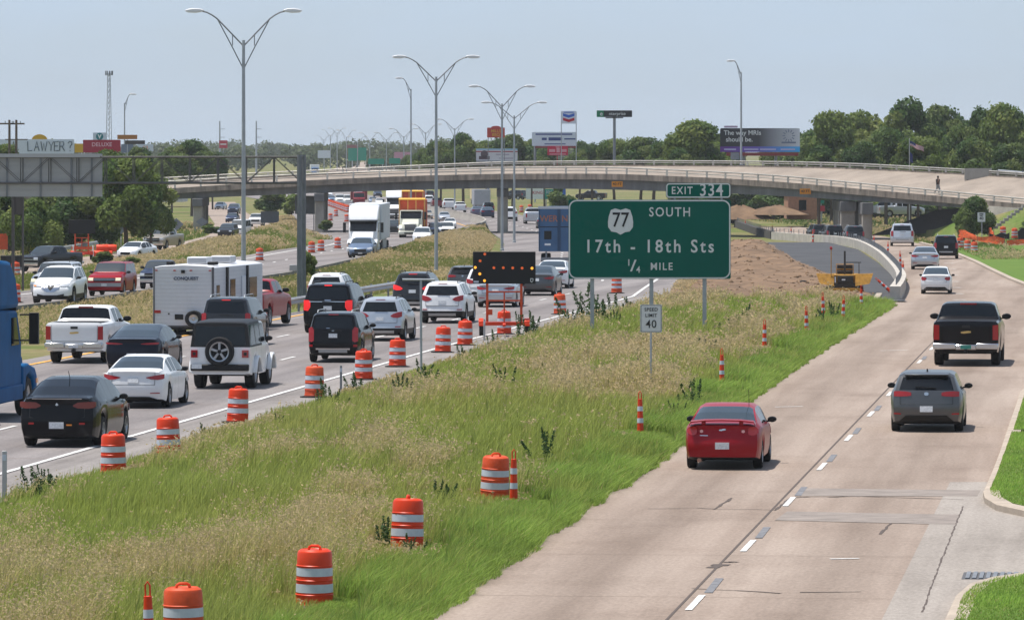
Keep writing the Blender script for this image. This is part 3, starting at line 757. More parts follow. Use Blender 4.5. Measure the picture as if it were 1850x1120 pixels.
# ------------------------------------------------------------ road vehicles
def ip(tab, x): return float(np.interp(x, [p[0] for p in tab], [p[1] for p in tab]))
COLS = [1., .88, .6, .3, 0.]
def car_meshes(sp):
    """lofts a car body from its side, plan and end outlines; returns part name -> (mesh, material, offset)"""
    L, hw = sp['L'], sp['W'] / 2; gc = sp.get('gc', .2); yr, yf = sp['axles']; rt = sp['R']; ra = rt + sp.get('gap', .06)
    cr, cf = sp.get('cr', .12), sp.get('cf', .28); yb, fb = .5, .7
    top, belt, plan, roofw = sp['top'], sp['belt'], sp['plan'], sp['roofw']
    hmax = max(z for y, z in top)
    ys = {0., L}
    for ya in (yr, yf):
        for a in (0, 22, 45, 66, 82): ys |= {ya + ra * math.cos(R(a)), ya - ra * math.cos(R(a))}
        ys |= {ya + ra * 1.002, ya - ra * 1.002, ya}
    wins = sp['win']
    for a, b in wins: ys |= {a, b}
    for g in (sp.get('rg'), sp.get('ws'), sp.get('bed')):
        if g: ys |= {g[0], g[1]}
    for y, z in top: ys.add(y)
    seams = sp.get('seams', [])
    for y in seams: ys |= {y, y + .010}
    ys |= set(np.arange(0, L, .2)) | {.04, .1, L - .04, L - .1, L - .2}
    ys = sorted(y for y in ys if 0 <= y <= L); yy = [ys[0]]
    for y in ys[1:]:
        if y - yy[-1] > 4e-4: yy.append(y)
    ys = yy
    def rearf(x, z): return ip(sp['rear'], z) + cr * min(1.2, abs(x) / hw) ** 4
    def frontf(x, z): return ip(sp['front'], z) + cf * min(1.2, abs(x) / hw) ** 3
    def wy(x, y, z):
        if y < yb: r = rearf(x, z); return r + y * (yb - r) / yb
        if y > L - fb: r = frontf(x, z); u = L - y; return L - (r + u * (fb - r) / fb)
        return y
    def section(y):
        wd = hw * ip(plan, y); zt = ip(top, y); zb = min(ip(belt, y), zt - .015); g0 = gc + ip(sp.get('lip', [(0, .06), (.5, 0), (L - .5, 0), (L, .06)]), y)
        z0 = g0
        for ya in (yr, yf):
            if abs(y - ya) < ra: z0 = max(z0, rt + math.sqrt(max(0, ra * ra - (y - ya) ** 2)))
        z0 = min(z0, zb - .08)
        fr_ = min(1., max(0., (zt - zb) / max(.05, hmax - zb)))
        bw = wd * sp.get('bw', .955); xr = wd * .90 * (1 - fr_) + ip(roofw, y) * hw * fr_
        gh = zt - zb; rr = min(.055, gh * .3)
        pts = [(0, z0), (.8 * wd, z0), (.945 * wd, z0 + .03), (.985 * wd, z0 + (zb - z0) * .28), (wd, z0 + (zb - z0) * .58), (.99 * wd, z0 + (zb - z0) * .86),
               (bw, zb), (bw + (xr - bw) * .10, zb + gh * .07), (bw + (xr - bw) * .82, zb + gh * .84), (xr, zt - rr),
               (.88 * xr, zt - rr * .28), (.6 * xr, zt - rr * .08), (.3 * xr, zt - rr * .01), (0, zt)]
        return pts
    secs = [section(y) for y in ys]
    parts = {}
    def get(nm): return parts.setdefault(nm, (MB(), {}))
    def addf(nm, keys, co):
        mb, d = get(nm); idx = []
        for k, c in zip(keys, co):
            if k not in d: d[k] = mb.vert(c)
            if d[k] not in idx: idx.append(d[k])
        if len(idx) > 2: mb.f.append(tuple(idx))
    bedsp = sp.get('bed')
    for i in range(len(ys) - 1):
        ym = (ys[i] + ys[i + 1]) / 2
        for j in range(13):
            nm = 'body'
            if 2 <= j <= 6 and any(q < ym < q + .010 for q in seams): nm = 'panel_gap'
            if j == 0: nm = 'underbody'
            elif j == 1: nm = 'lower_trim'
            elif j == 2 and sp.get('cladding'): nm = 'lower_trim'
            elif j == 7:
                for w_, (a, b) in enumerate(wins):
                    if a <= ym <= b: nm = 'side_window'
            elif j >= 9:
                if sp.get('rg') and sp['rg'][0] < ym < sp['rg'][1]: nm = 'rear_window'
                elif sp['ws'][0] < ym < sp['ws'][1]: nm = 'windshield'
                elif bedsp and bedsp[0] < ym < bedsp[1]: nm = 'bed_cover'
                elif sp.get('hardtop') and ym < sp['ws'][0]: nm = 'hardtop'
            if sp.get('hardtop') and j in (6, 7, 8) and ym < sp['hardtop'] and nm == 'body': nm = 'hardtop'
            for sgn in (1, -1):
                ks = [(i, j), (i + 1, j), (i + 1, j + 1), (i, j + 1)]
                if sgn < 0: ks = ks[::-1]
                co = []; kk = []
                for a, b in ks:
                    x, z = secs[a][b]; co.append((sgn * x, wy(x, ys[a], z), z)); kk.append((a, b, sgn if x > 1e-6 else 0))
                n2 = nm + ('#l' if sgn < 0 else '#r') if nm == 'side_window' else nm
                addf(n2, kk, co)
    cs = COLS + [-c for c in COLS[-2::-1]]
    for end, i in (('rear', 0), ('front', len(ys) - 1)):
        sc = secs[i]
        for j in range(1, 13):
            if j >= 9 and j > 9: break
            for a in range(len(cs) - 1):
                nm = 'body'
                if j == 1 or (j == 2 and sp.get('end_trim' if end == 'rear' else 'cladding')): nm = 'lower_trim'
                if end == 'rear' and sp.get('capglass') and j == 7 and 1 <= a <= 6: nm = 'rear_window'
                if end == 'rear' and sp.get('hardtop') and j >= 6 and nm == 'body': nm = 'hardtop'
                def pt(jj, aa):
                    c = cs[aa]
                    if jj == 10: jx = 9 + [0, 1, 2, 3, 4, 3, 2, 1, 0][aa]; x, z = sc[jx]; x = math.copysign(x, c) if c else 0.; return (x, wy(x, ys[i], z), z), (i, jx, (1 if c > 0 else -1) if abs(x) > 1e-6 else 0)
                    x, z = sc[jj]; x *= c
                    return (x, wy(x, ys[i], z), z), ((i, jj, 1 if c > 0 else -1) if abs(c) == 1. else ('c', i, jj, aa))
                if j == 9: q = [pt(9, a), pt(9, a + 1), pt(10, a + 1), pt(10, a)]
                else: q = [pt(j, a), pt(j, a + 1), pt(j + 1, a + 1), pt(j + 1, a)]
                if end == 'front': q = q[::-1]
                addf(nm, [k for c, k in q], [c for c, k in q])
    out = []
    mt = {'body': None, 'underbody': M['black'], 'lower_trim': M['black'] if sp.get('trim', 1) else None, 'side_window': M['glass'], 'rear_window': sp.get('rgm', M['glass']), 'windshield': M['glass_clear'],
          'bed_cover': M['black'], 'hardtop': M['black'], 'panel_gap': M['black']}
    for nm, (mb, d) in parts.items():
        base = nm.split('#')[0]; out.append((base, mb.mesh(base, mt[base], 32), mt[base], None, None))
    # things laid on the ends: columns of (x, z0, z1)
    def patch(cols, end, off=.008, mir=False):
        mb = MB(); c2 = []
        for (a, b) in zip(cols, cols[1:]):
            n = max(1, int(abs(b[0] - a[0]) / .07))
            for k in range(n): c2.append([a[q] + (b[q] - a[q]) * k / n for q in range(3)])
        c2.append(list(cols[-1])); pr = None
        for x, z0, z1 in c2:
            if mir: x = -x
            row = []
            for u in (0, .33, .67, 1):
                z = z0 + (z1 - z0) * u
                y = rearf(x, z) - off if end == 'rear' else L - frontf(x, z) + off
                row.append(mb.vert((x, y, z)))
            ins = .03 if end == 'rear' else -.03
            row = [mb.vert((x, mb.v[row[0]][1] + ins, z0))] + row + [mb.vert((x, mb.v[row[-1]][1] + ins, z1))]
            if pr:
                for a in range(5): mb.f.append((pr[a], row[a], row[a + 1], pr[a + 1]))
            else: mb.f.append(tuple(row))
            pr = row
        mb.f.append(tuple(pr))
        return mb
    def sym(nm, cols, end, m, off=.008):
        out.append((nm, patch(cols, end, off).mesh(nm, m, 50), m, None, None)); out.append((nm, patch(cols, end, off, True).mesh(nm, m, 50), m, None, None))
    gp_ = sp.get('gaps')
    if gp_:
        gx, g0, g1 = gp_; mb = patch([(gx, g0, g1), (gx + .009, g0, g1)], 'rear', .004); m2 = patch([(gx, g0, g1), (gx + .009, g0, g1)], 'rear', .004, True); m3 = patch([(-gx, g0 - .004, g0 + .005), (gx, g0 - .004, g0 + .005)], 'rear', .004)
        for q in (m2, m3): k0 = len(mb.v); mb.v += q.v; mb.f += [tuple(k0 + a for a in f) for f in q.f]
        out.append(('panel_gap', mb.mesh('panel_gap', M['black'], 50), M['black'], None, None))
    for nm, kind, end, cols, m, off in sp.get('ends', []):
        if kind == 'sym': sym(nm, cols, end, m, off)
        else: out.append((nm, patch(cols, end, off).mesh(nm, m, 50), m, None, None))
    # wheels
    tw = sp.get('tw', .21)
    wm = MB(); wm.lathe([(rt * .62, -tw / 2), (rt * .93, -tw / 2), (rt, -tw / 2 + .04), (rt, tw / 2 - .04), (rt * .93, tw / 2), (rt * .62, tw / 2)], 26, 'X', closed=True)
    wme = wm.mesh('wheel', M['rubber'], 35)
    rm = MB(); rm.lathe([(rt * .64, -tw * .3), (rt * .64, tw * .48), (rt * .55, tw * .46), (rt * .52, tw * .30), (.02, tw * .26)], 20, 'X', closed=True)
    for k in range(5):
        a = 2 * math.pi * k / 5; rm.prism([(math.cos(a + q) * rr, math.sin(a + q) * rr) for q, rr in ((-.28, rt * .16), (-.13, rt * .58), (.13, rt * .58), (.28, rt * .16))], tw * .24, tw * .40)
    rme = rm.mesh('rim', sp.get('rimm', M['rim']), 35)
    for ya in (yr, yf):
        for sgn in (1, -1): out.append(('wheel', wme, M['rubber'], (sgn * (hw * .975 - tw / 2), ya, rt, sgn), rme))
    # mirrors
    if sp.get('mirror'):
        my, mz, ms = sp['mirror']; bw = hw * .96
        for sgn in (1, -1):
            mb = MB(); mb.lathe([(.02, -.06), (.8, -.055), (1., -.03), (1., .02), (.75, .075), (.02, .095)], 16, 'Y', (0, 0, 0)); mb.v = [(sgn * (bw + .085 * ms) + q[0] * .088 * ms * (1.08 if abs(q[2]) < .8 else .95), my + q[1], mz + q[2] * .062 * ms) for q in mb.v]; mb.box((sgn * (bw + .01), my + .02, mz - .04 * ms), (.12, .05, .035))
            me = mb.mesh('side_mirror', M['black'], 30); out.append(('side_mirror', me, M['black'], None, None))
    for nm, mb, m in sp.get('extra', lambda rf, ff: [])(rearf, frontf): out.append((nm, mb.mesh(nm, m, 40), m, None, None))
    return out
CACHE = {}
BEV = {'spare_wheel': 0, 'bumper': .03, 'roof_rack': .012, 'spoiler': .02, 'fender_flare': .03}
LITE = ('body', 'underbody', 'lower_trim', 'side_window', 'rear_window', 'windshield', 'bed_cover', 'wheel', 'tail_lamp', 'headlamp', 'grille', 'rear_bumper')
def car(kind, paint_m, loc, head, label, cat='car', scale=1., group=None, anchor='rear', lite=False, lit=False, name=None, wscale=1.):
    sp = SPEC[kind]
    if kind not in CACHE: CACHE[kind] = car_meshes(sp)
    a = R(head); d = Vector((math.sin(a), math.cos(a), 0))
    loc = Vector(loc)
    if anchor == 'front': loc = loc - d * sp['L'] * scale
    t = thing(name or sp.get('name', cat.replace(' ', '_')), loc, label, cat, -a, group, scale)
    t.scale = (scale * wscale, scale, scale)
    for nm, me, m, pos, sub in CACHE[kind]:
        if lite and nm not in LITE: continue
        o = link(nm, me, t)
        if m is None: o.material_slots[0].link = 'OBJECT'; o.material_slots[0].material = paint_m
        if lit and nm == 'brake_lamp': o.material_slots[0].link = 'OBJECT'; o.material_slots[0].material = M['brake']
        if lit == 2 and nm == 'tail_lamp': o.material_slots[0].link = 'OBJECT'; o.material_slots[0].material = M['brake']
        if pos:
            o.location = pos[:3]
            if pos[3] < 0: o.rotation_euler = (0, 0, math.pi)
            if not lite or sub: link('rim', sub, o)
        if BEV.get(nm): bev(o, BEV[nm])
    return t
def cols(*a): return [tuple(p) for p in a]
def plate(z, w_=.155, h=.075): return ('licence_plate', 'one', 'rear', cols((-w_, z - h, z + h), (w_, z - h, z + h)), M['plate'], .022)
def frontset(z, hl=None, gw=.45, gz=(.5, .68), low=(.24, .36), hm=None):
    hl = hl or cols((.48, z - .06, z + .05), (.66, z - .07, z + .09), (.82, z - .03, z + .11))
    return [('headlamp', 'sym', 'front', hl, M['head'], .012), ('grille', 'one', 'front', cols((-gw, gz[0], gz[1]), (gw, gz[0], gz[1])), M['black'], .012),
            ('air_intake', 'one', 'front', cols((-.62, low[0], low[1]), (.62, low[0], low[1])), M['black'], .012),
            ('front_plate', 'one', 'front', cols((-.15, gz[0] - .13, gz[0] - .02), (.15, gz[0] - .13, gz[0] - .02)), M['plate'], .02)]
SPEC = {}
PLAN = lambda L: [(0, .90), (.12, .94), (.5, .985), (1.4, 1), (L - 1.5, 1), (L - .8, .975), (L - .3, .93), (L, .86)]
SPEC['sedan'] = dict(seams=[1.66, 2.21, 3.3], gaps=(.60, .66, 1.0), rgm=M['glass_clear'], name='car', L=4.57, W=1.80, gc=.17, axles=(.98, 3.68), R=.325, mirror=(2.95, 1.0, 1.),
    top=[(0, 1.03), (.12, 1.06), (.38, 1.085), (.62, 1.11), (1.05, 1.275), (1.5, 1.40), (1.8, 1.435), (2.2, 1.445), (2.6, 1.43), (2.85, 1.385), (3.3, 1.16), (3.6, 1.01), (3.9, .95), (4.3, .84), (4.5, .74), (4.57, .66)],
    belt=[(0, .90), (.5, .97), (1.0, .97), (3.4, .91), (4.2, .80), (4.57, .62)], plan=PLAN(4.57), roofw=[(0, .66), (1.2, .64), (2.2, .66), (3.4, .68)],
    rear=[(.2, .16), (.3, .05), (.45, .01), (.6, 0), (.72, .03), (.85, .06), (.98, .075), (1.03, .03), (1.06, .05)], front=[(.2, .12), (.4, .0), (.55, .0), (.7, .08), (.85, .25)], cr=.20,
    rg=(.62, 1.5), ws=(2.85, 3.55), win=[(1.22, 1.62), (1.68, 2.18), (2.24, 3.2)],
    ends=[('tail_lamp', 'sym', 'rear', cols((.36, .855, .87), (.5, .815, .90), (.68, .80, .93), (.80, .815, .955), (.85, .84, .96)), M['tail'], .012), plate(.79, .15, .07),
          ('bumper_insert', 'one', 'rear', cols((-.70, .21, .25), (-.45, .21, .33), (.45, .21, .33), (.70, .21, .25)), M['black'], .012),
          ('reflector', 'sym', 'rear', cols((.48, .42, .44), (.74, .42, .45)), M['tail'], .01)] + frontset(.66, gw=.42, gz=(.42, .64)))
def der(a, b, **k):
    d = dict(SPEC[b]); d.update(k); SPEC[a] = d
def shark(y, z): 
    def f(rf, ff):
        mb = MB(); mb.prism([(y, z), (y + .02, z + .07), (y + .16, z)], -.02, .02); return [('roof_antenna', mb, M['black'])]
    return f
# dark boxy sedan with wide upright boot
der('sedan_square', 'sedan', rgm=M['glass'], W=1.77, L=4.57, extra=lambda rf, ff: [('roof_antenna', MB().tube([(0, 1.55, 1.43), (0, 1.35, 1.62)], .008, 5), M['black'])],
    top=[(0, 1.085), (.12, 1.11), (.38, 1.12), (.55, 1.13), (1.0, 1.30), (1.45, 1.44), (1.75, 1.48), (2.2, 1.49), (2.6, 1.475), (2.85, 1.42), (3.3, 1.18), (3.55, 1.03), (3.9, .97), (4.3, .86), (4.5, .74), (4.57, .66)],
    belt=[(0, .93), (.5, 1.0), (1.0, 1.0), (3.4, .93), (4.2, .80), (4.57, .62)],
    rear=[(.2, .14), (.3, .03), (.45, .0), (.62, 0), (.68, .035), (.85, .055), (1.0, .06), (1.07, .03), (1.1, .05)], cr=.16, rg=(.55, 1.45),
    ends=[('tail_lamp', 'sym', 'rear', cols((.36, .90, .93), (.46, .86, .985), (.70, .85, 1.0), (.80, .87, 1.0), (.84, .90, .99)), mat('smoked_tail_lamp', (.17, .022, .014), .15, coat=.5), .012), plate(.49, .16, .07),
          ('emblem', 'one', 'rear', cols((-.035, .93, .935), (0, .91, .98), (.035, .93, .935)), M['chrome'], .01), ('chrome_strip', 'one', 'rear', cols((-.55, 1.055, 1.07), (.55, 1.055, 1.07)), M['chrome'], .008),
          ('indicator', 'one', 'rear', cols((.22, .485, .515), (.34, .485, .515)), M['amber'], .012),
          ('reflector', 'sym', 'rear', cols((.5, .51, .55), (.62, .51, .55)), M['tail'], .01)] + frontset(.66))
der('sedan_long', 'sedan', gaps=None, seams=[1.84, 2.48, 3.6], W=1.87, L=4.92, axles=(1.1, 3.95), mirror=(3.2, 1.02, 1.),
    top=[(0, 1.05), (.15, 1.07), (.35, 1.08), (.5, 1.09), (1.2, 1.30), (1.8, 1.43), (2.1, 1.465), (2.5, 1.47), (2.9, 1.45), (3.15, 1.39), (3.6, 1.16), (3.9, 1.02), (4.2, .96), (4.6, .84), (4.85, .74), (4.92, .66)],
    belt=[(0, .92), (.5, .98), (1.0, .99), (3.7, .93), (4.5, .80), (4.92, .62)], plan=PLAN(4.92), rg=(.55, 1.8), ws=(3.15, 3.85), win=[(1.35, 1.8), (1.88, 2.45), (2.52, 3.5)],
    ends=[('tail_lamp', 'sym', 'rear', cols((.30, .885, .90), (.5, .87, .925), (.8, .875, .94), (.86, .89, .94)), M['tail'], .012), plate(.52, .15, .07)] + frontset(.68))
der('sedan_small', 'sedan', W=1.70, L=4.45, axles=(.95, 3.55), roofw=[(0, .70), (1.2, .68), (2.2, .69), (3.4, .7)], R=.305, tw=.185,
    top=[(0, 1.04), (.12, 1.07), (.38, 1.09), (.52, 1.10), (1.0, 1.31), (1.4, 1.45), (1.7, 1.495), (2.2, 1.51), (2.6, 1.49), (2.85, 1.43), (3.3, 1.19), (3.55, 1.03), (3.9, .96), (4.2, .86), (4.4, .72), (4.45, .66)],
    plan=PLAN(4.45), rg=(.52, 1.4), belt=[(0, .90), (.5, .97), (1.0, .98), (3.3, .91), (4.1, .80), (4.45, .62)],
    ends=[('tail_lamp', 'sym', 'rear', cols((.50, .84, .90), (.60, .77, .96), (.74, .76, .98), (.80, .82, .96)), M['tail'], .012), plate(.88, .14, .065),
          ('bumper_insert', 'one', 'rear', cols((-.66, .27, .29), (-.5, .27, .40), (.5, .27, .40), (.66, .27, .29)), M['black'], .012)] + frontset(.66))
def coupe_extra(rf, ff):
    mb = MB()
    pts = [(-.74, .98), (-.70, 1.055), (-.4, 1.085), (0, 1.095), (.4, 1.085), (.70, 1.055), (.74, .98)]
    for (x0, z0), (x1, z1) in zip(pts, pts[1:]):
        i = len(mb.v)
        for x, z in ((x0, z0), (x1, z1)):
            for dy, dz in ((.02, 0), (.02, .03), (.26, .045), (.26, .01)): mb.v.append((x, dy, z + dz))
        for a in range(4): mb.f.append((i + a, i + (a + 1) % 4, i + 4 + (a + 1) % 4, i + 4 + a))
    for x in (-.42, .42): mb.bx(x - .045, x + .045, .08, .2, 1.0, 1.09)
    l2 = MB()
    for s_ in (-1, 1):
        for xx, zz, rr in ((.66, .87, .085), (.47, .865, .05)):
            y = rf(xx, zz) - .022; l2.lathe([(rr, y - .004), (rr, y + .05)], 14, 'Y', (s_ * xx, 0, zz))
    pl = MB(); 
    ex = MB().tube([(-.52, .12, .22), (-.52, .5, .24)], .05, 8)
    an = MB().tube([(.50, 1.5, 1.33), (.50, 1.38, 1.75)], .006, 5)
    return [('spoiler', mb, None), ('roof_antenna', an, M['black']), ('exhaust', ex, mat('rusty_exhaust', (.35, .2, .15), .6, .4))]
der('coupe', 'sedan', seams=[1.83, 3.25], gaps=(.62, .715, .96), name='coupe', L=4.58, W=1.73, cr=.24, R=.32, extra=coupe_extra, mirror=(3.0, 1.0, 1.1),
    top=[(0, .99), (.12, 1.03), (.35, 1.055), (.55, 1.075), (1.0, 1.25), (1.4, 1.36), (1.75, 1.41), (2.2, 1.42), (2.6, 1.40), (2.85, 1.35), (3.3, 1.14), (3.6, 1.0), (3.9, .94), (4.3, .84), (4.5, .74), (4.58, .66)],
    roofw=[(0, .66), (1.0, .66), (1.4, .66), (2.2, .68), (3.4, .7)], rg=(.55, 1.42), win=[(1.3, 1.8), (1.86, 3.2)],
    rear=[(.2, .14), (.3, .05), (.45, .01), (.62, 0), (.69, .015), (.71, .05), (.85, .07), (.95, .08), (1.0, .05), (1.03, .07)], gc=.2,
    ends=[('tail_lamp', 'sym', 'rear', cols((.57, .81, .93), (.62, .775, .965), (.69, .77, .97), (.76, .80, .95), (.80, .84, .91)), mat('deep_red_lamp', (.42, .012, .02), .15, coat=.6), .014), plate(.545, .155, .075),
          ('reversing_lamp', 'sym', 'rear', cols((.43, .845, .885), (.465, .83, .90), (.50, .845, .885)), mat('reversing_lens', (.75, .40, .38), .2), .012),
          ('emblem', 'one', 'rear', cols((-.07, .88, .905), (-.02, .875, .91), (.02, .885, .925), (.075, .895, .92)), M['chrome'], .012),
          ('brake_lamp', 'one', 'rear', cols((-.005, 1.0, 1.001), (.005, 1.0, 1.001)), M['tail'], .0),
          ('letter_strip', 'one', 'rear', cols((-.50, .765, .782), (-.32, .762, .78)), M['chrome'], .01)] + frontset(.66))
HREAR = [(.2, .16), (.32, .04), (.5, 0), (.66, .015), (.72, .05), (.9, .065), (1.0, .08), (1.08, .12), (1.38, .34), (1.46, .36), (1.5, .40)]
def hatch_extra(rf, ff):
    mb = MB(); mb.prism([(.24, 1.385), (.22, 1.41), (.5, 1.455), (.5, 1.40)], -.54, .54)
    wp = MB(); wp.box((-.02, rf(0, 1.10) - .03, 1.10), (.5, .03, .025), ry=.06)
    return [('spoiler', mb, None), ('rear_wiper', wp, M['black'])] + shark(.75, 1.46)(rf, ff)
SPEC['hatch'] = dict(seams=[.98, 1.75, 2.95], gaps=(.64, .69, 1.06), name='hatchback', L=4.25, W=1.80, gc=.18, axles=(.82, 3.45), R=.32, mirror=(2.72, 1.04, 1.1), extra=hatch_extra, cr=.22,
    top=[(0, 1.41), (.15, 1.425), (.5, 1.455), (1.0, 1.475), (1.6, 1.48), (2.1, 1.465), (2.4, 1.42), (2.9, 1.20), (3.25, 1.04), (3.6, .97), (4.0, .86), (4.2, .74), (4.25, .66)],
    belt=[(0, 1.0), (.6, 1.0), (1.0, .99), (3.1, .93), (3.9, .80), (4.25, .62)], plan=PLAN(4.25), roofw=[(0, .68), (.4, .70), (1.5, .70), (3, .72)],
    rear=HREAR, front=[(.2, .12), (.4, .0), (.55, .0), (.7, .08), (.85, .25)], capglass=1, ws=(2.4, 3.2), win=[(.62, .95), (1.02, 1.72), (1.79, 2.85)],
    ends=[('tail_lamp', 'sym', 'rear', cols((.37, .90, .975), (.48, .885, 1.0), (.66, .875, 1.01), (.80, .88, 1.0)), M['tail'], .012), plate(.575, .155, .07), ('emblem', 'one', 'rear', cols((-.055, .93, .96), (-.03, .905, .985), (.03, .905, .985), (.055, .93, .96)), M['chrome'], .012),
          ('reflector', 'sym', 'rear', cols((.62, .44, .47), (.80, .44, .48)), M['tail'], .012), ('bumper_insert', 'one', 'rear', cols((-.66, .22, .28), (-.5, .22, .42), (.5, .22, .42), (.66, .22, .28)), M['black'], .012)] + frontset(.68))
SREAR = [(.25, .14), (.36, .04), (.52, 0), (.7, .01), (.78, .06), (.95, .08), (1.1, .10), (1.2, .14), (1.55, .34), (1.66, .36), (1.72, .40)]
def rack(z, y0, y1, x, m):
    def f(rf, ff):
        mb = MB()
        for s_ in (-1, 1): mb.tube([(s_ * x, y0, z - .05), (s_ * x, y0 + .12, z + .05), (s_ * x, y1 - .15, z + .05), (s_ * x, y1, z - .05)], .022, 6)
        wp = MB(); wp.box((.05, rf(0, 1.2) - .03, 1.17), (.5, .03, .025), ry=.05)
        return [('roof_rack', mb, m), ('rear_wiper', wp, M['black'])]
    return f
SPEC['crossover'] = dict(seams=[.99, 1.82, 3.1], gaps=(.66, .72, 1.1), name='suv', L=4.6, W=1.83, gc=.22, axles=(.92, 3.62), R=.355, gap=.07, mirror=(2.9, 1.16, 1.05), cladding=1, end_trim=1, cr=.24, extra=rack(1.66, .6, 2.2, .56, M['black']),
    top=[(0, 1.58), (.2, 1.61), (.6, 1.645), (1.1, 1.67), (1.7, 1.675), (2.2, 1.65), (2.5, 1.60), (3.0, 1.36), (3.4, 1.15), (3.8, 1.08), (4.3, .96), (4.52, .82), (4.6, .72)],
    belt=[(0, 1.10), (.6, 1.12), (1.0, 1.10), (3.3, 1.03), (4.2, .90), (4.6, .68)], plan=PLAN(4.6), roofw=[(0, .62), (.4, .66), (1.5, .68), (3.2, .72)], rear=SREAR, front=[(.2, .12), (.4, .0), (.6, .0), (.75, .06), (.95, .25)],
    capglass=1, ws=(2.5, 3.35), win=[(.55, .95), (1.03, 1.78), (1.86, 3.0)],
    ends=[('tail_lamp', 'sym', 'rear', cols((.42, .96, .985), (.52, .91, 1.06), (.70, .90, 1.12), (.84, .95, 1.14)), M['tail'], .012), plate(.86, .15, .07), ('reflector', 'sym', 'rear', cols((.60, .55, .585), (.80, .55, .59)), M['tail'], .012),
          ('brake_lamp', 'one', 'rear', cols((-.18, 1.58, 1.60), (.18, 1.58, 1.60)), M['tail'], .01), ('skid_plate', 'one', 'rear', cols((-.55, .30, .42), (.55, .30, .42)), M['alu'], .014)] + frontset(.78, gw=.45, gz=(.58, .78), low=(.32, .46)))
der('crossover_front', 'crossover', ends=[('tail_lamp', 'sym', 'rear', cols((.52, .91, 1.06), (.84, .95, 1.14)), M['tail'], .012),
    ('headlamp', 'sym', 'front', cols((.42, .80, .86), (.62, .80, .90), (.82, .84, .94)), M['head'], .012), ('grille', 'one', 'front', cols((-.40, .70, .88), (-.15, .55, .86), (.15, .55, .86), (.40, .70, .88)), M['chrome'], .012),
    ('emblem', 'one', 'front', cols((-.16, .80, .87), (0, .62, .80), (.16, .80, .87)), M['black'], .02), ('indicator', 'one', 'front', cols((.66, .80, .86), (.80, .83, .87)), M['amber'], .02),
    ('air_intake', 'one', 'front', cols((-.60, .40, .48), (-.3, .30, .42), (.3, .30, .42), (.60, .40, .48)), M['black'], .012)])
BREAR = [(.28, .12), (.4, .02), (.55, 0), (.72, .01), (.8, .05), (1.0, .06), (1.2, .08), (1.62, .22), (1.78, .25), (1.84, .28)]
SPEC['suv'] = dict(seams=[1.09, 1.99, 3.2], gaps=(.70, .66, 1.2), name='suv', L=4.85, W=1.94, gc=.25, axles=(.98, 3.80), R=.385, gap=.08, mirror=(3.1, 1.26, 1.2), end_trim=0, cr=.15, cf=.22, extra=rack(1.83, .5, 2.6, .62, M['steel']),
    top=[(0, 1.74), (.2, 1.77), (.6, 1.80), (1.3, 1.815), (2.0, 1.81), (2.5, 1.78), (2.75, 1.73), (3.2, 1.46), (3.5, 1.25), (3.9, 1.19), (4.5, 1.10), (4.78, .98), (4.85, .86)],
    belt=[(0, 1.20), (.6, 1.21), (3.4, 1.14), (4.5, 1.02), (4.85, .8)], plan=PLAN(4.85), roofw=[(0, .72), (.4, .74), (1.5, .75), (3.4, .78)], rear=BREAR, front=[(.25, .10), (.45, .0), (.8, .0), (1.0, .08), (1.1, .2)],
    capglass=1, ws=(2.75, 3.45), win=[(.35, 1.05), (1.14, 1.95), (2.03, 3.15)],
    ends=[('tail_lamp', 'sym', 'rear', cols((.72, .84, 1.22), (.78, .80, 1.25), (.90, .82, 1.22)), M['tail'], .012), plate(.93, .155, .075), ('brake_lamp', 'one', 'rear', cols((-.16, 1.70, 1.725), (.16, 1.70, 1.725)), M['tail'], .012),
          ('rear_bumper', 'one', 'rear', cols((-.52, .50, .60), (.52, .50, .60)), M['steel'], .03)] + frontset(.92, hl=cols((.55, .84, 1.0), (.86, .84, 1.0)), gw=.5, gz=(.78, 1.0), low=(.4, .55)))
der('suv_hitch', 'suv', ends=[('tail_lamp', 'sym', 'rear', cols((.70, .80, 1.18), (.78, .74, 1.30), (.90, .78, 1.24)), M['tail'], .012), plate(.98, .155, .075), ('brake_lamp', 'one', 'rear', cols((-.18, 1.72, 1.745), (.18, 1.72, 1.745)), M['tail'], .012),
          ('rear_bumper', 'one', 'rear', cols((-.62, .47, .53), (.62, .47, .53)), M['chrome'], .03), ('step_pad', 'one', 'rear', cols((-.52, .36, .465), (.52, .36, .465)), M['steel'], .02), ('emblem', 'one', 'rear', cols((-.05, 1.14, 1.19), (.05, 1.14, 1.19)), M['chrome'], .012), ('chrome_strip', 'one', 'rear', cols((-.25, 1.235, 1.26), (-.12, 1.235, 1.26)), M['chrome'], .012),
          ('reflector', 'sym', 'rear', cols((.74, .58, .66), (.88, .58, .66)), M['tail'], .012)] + frontset(.92))
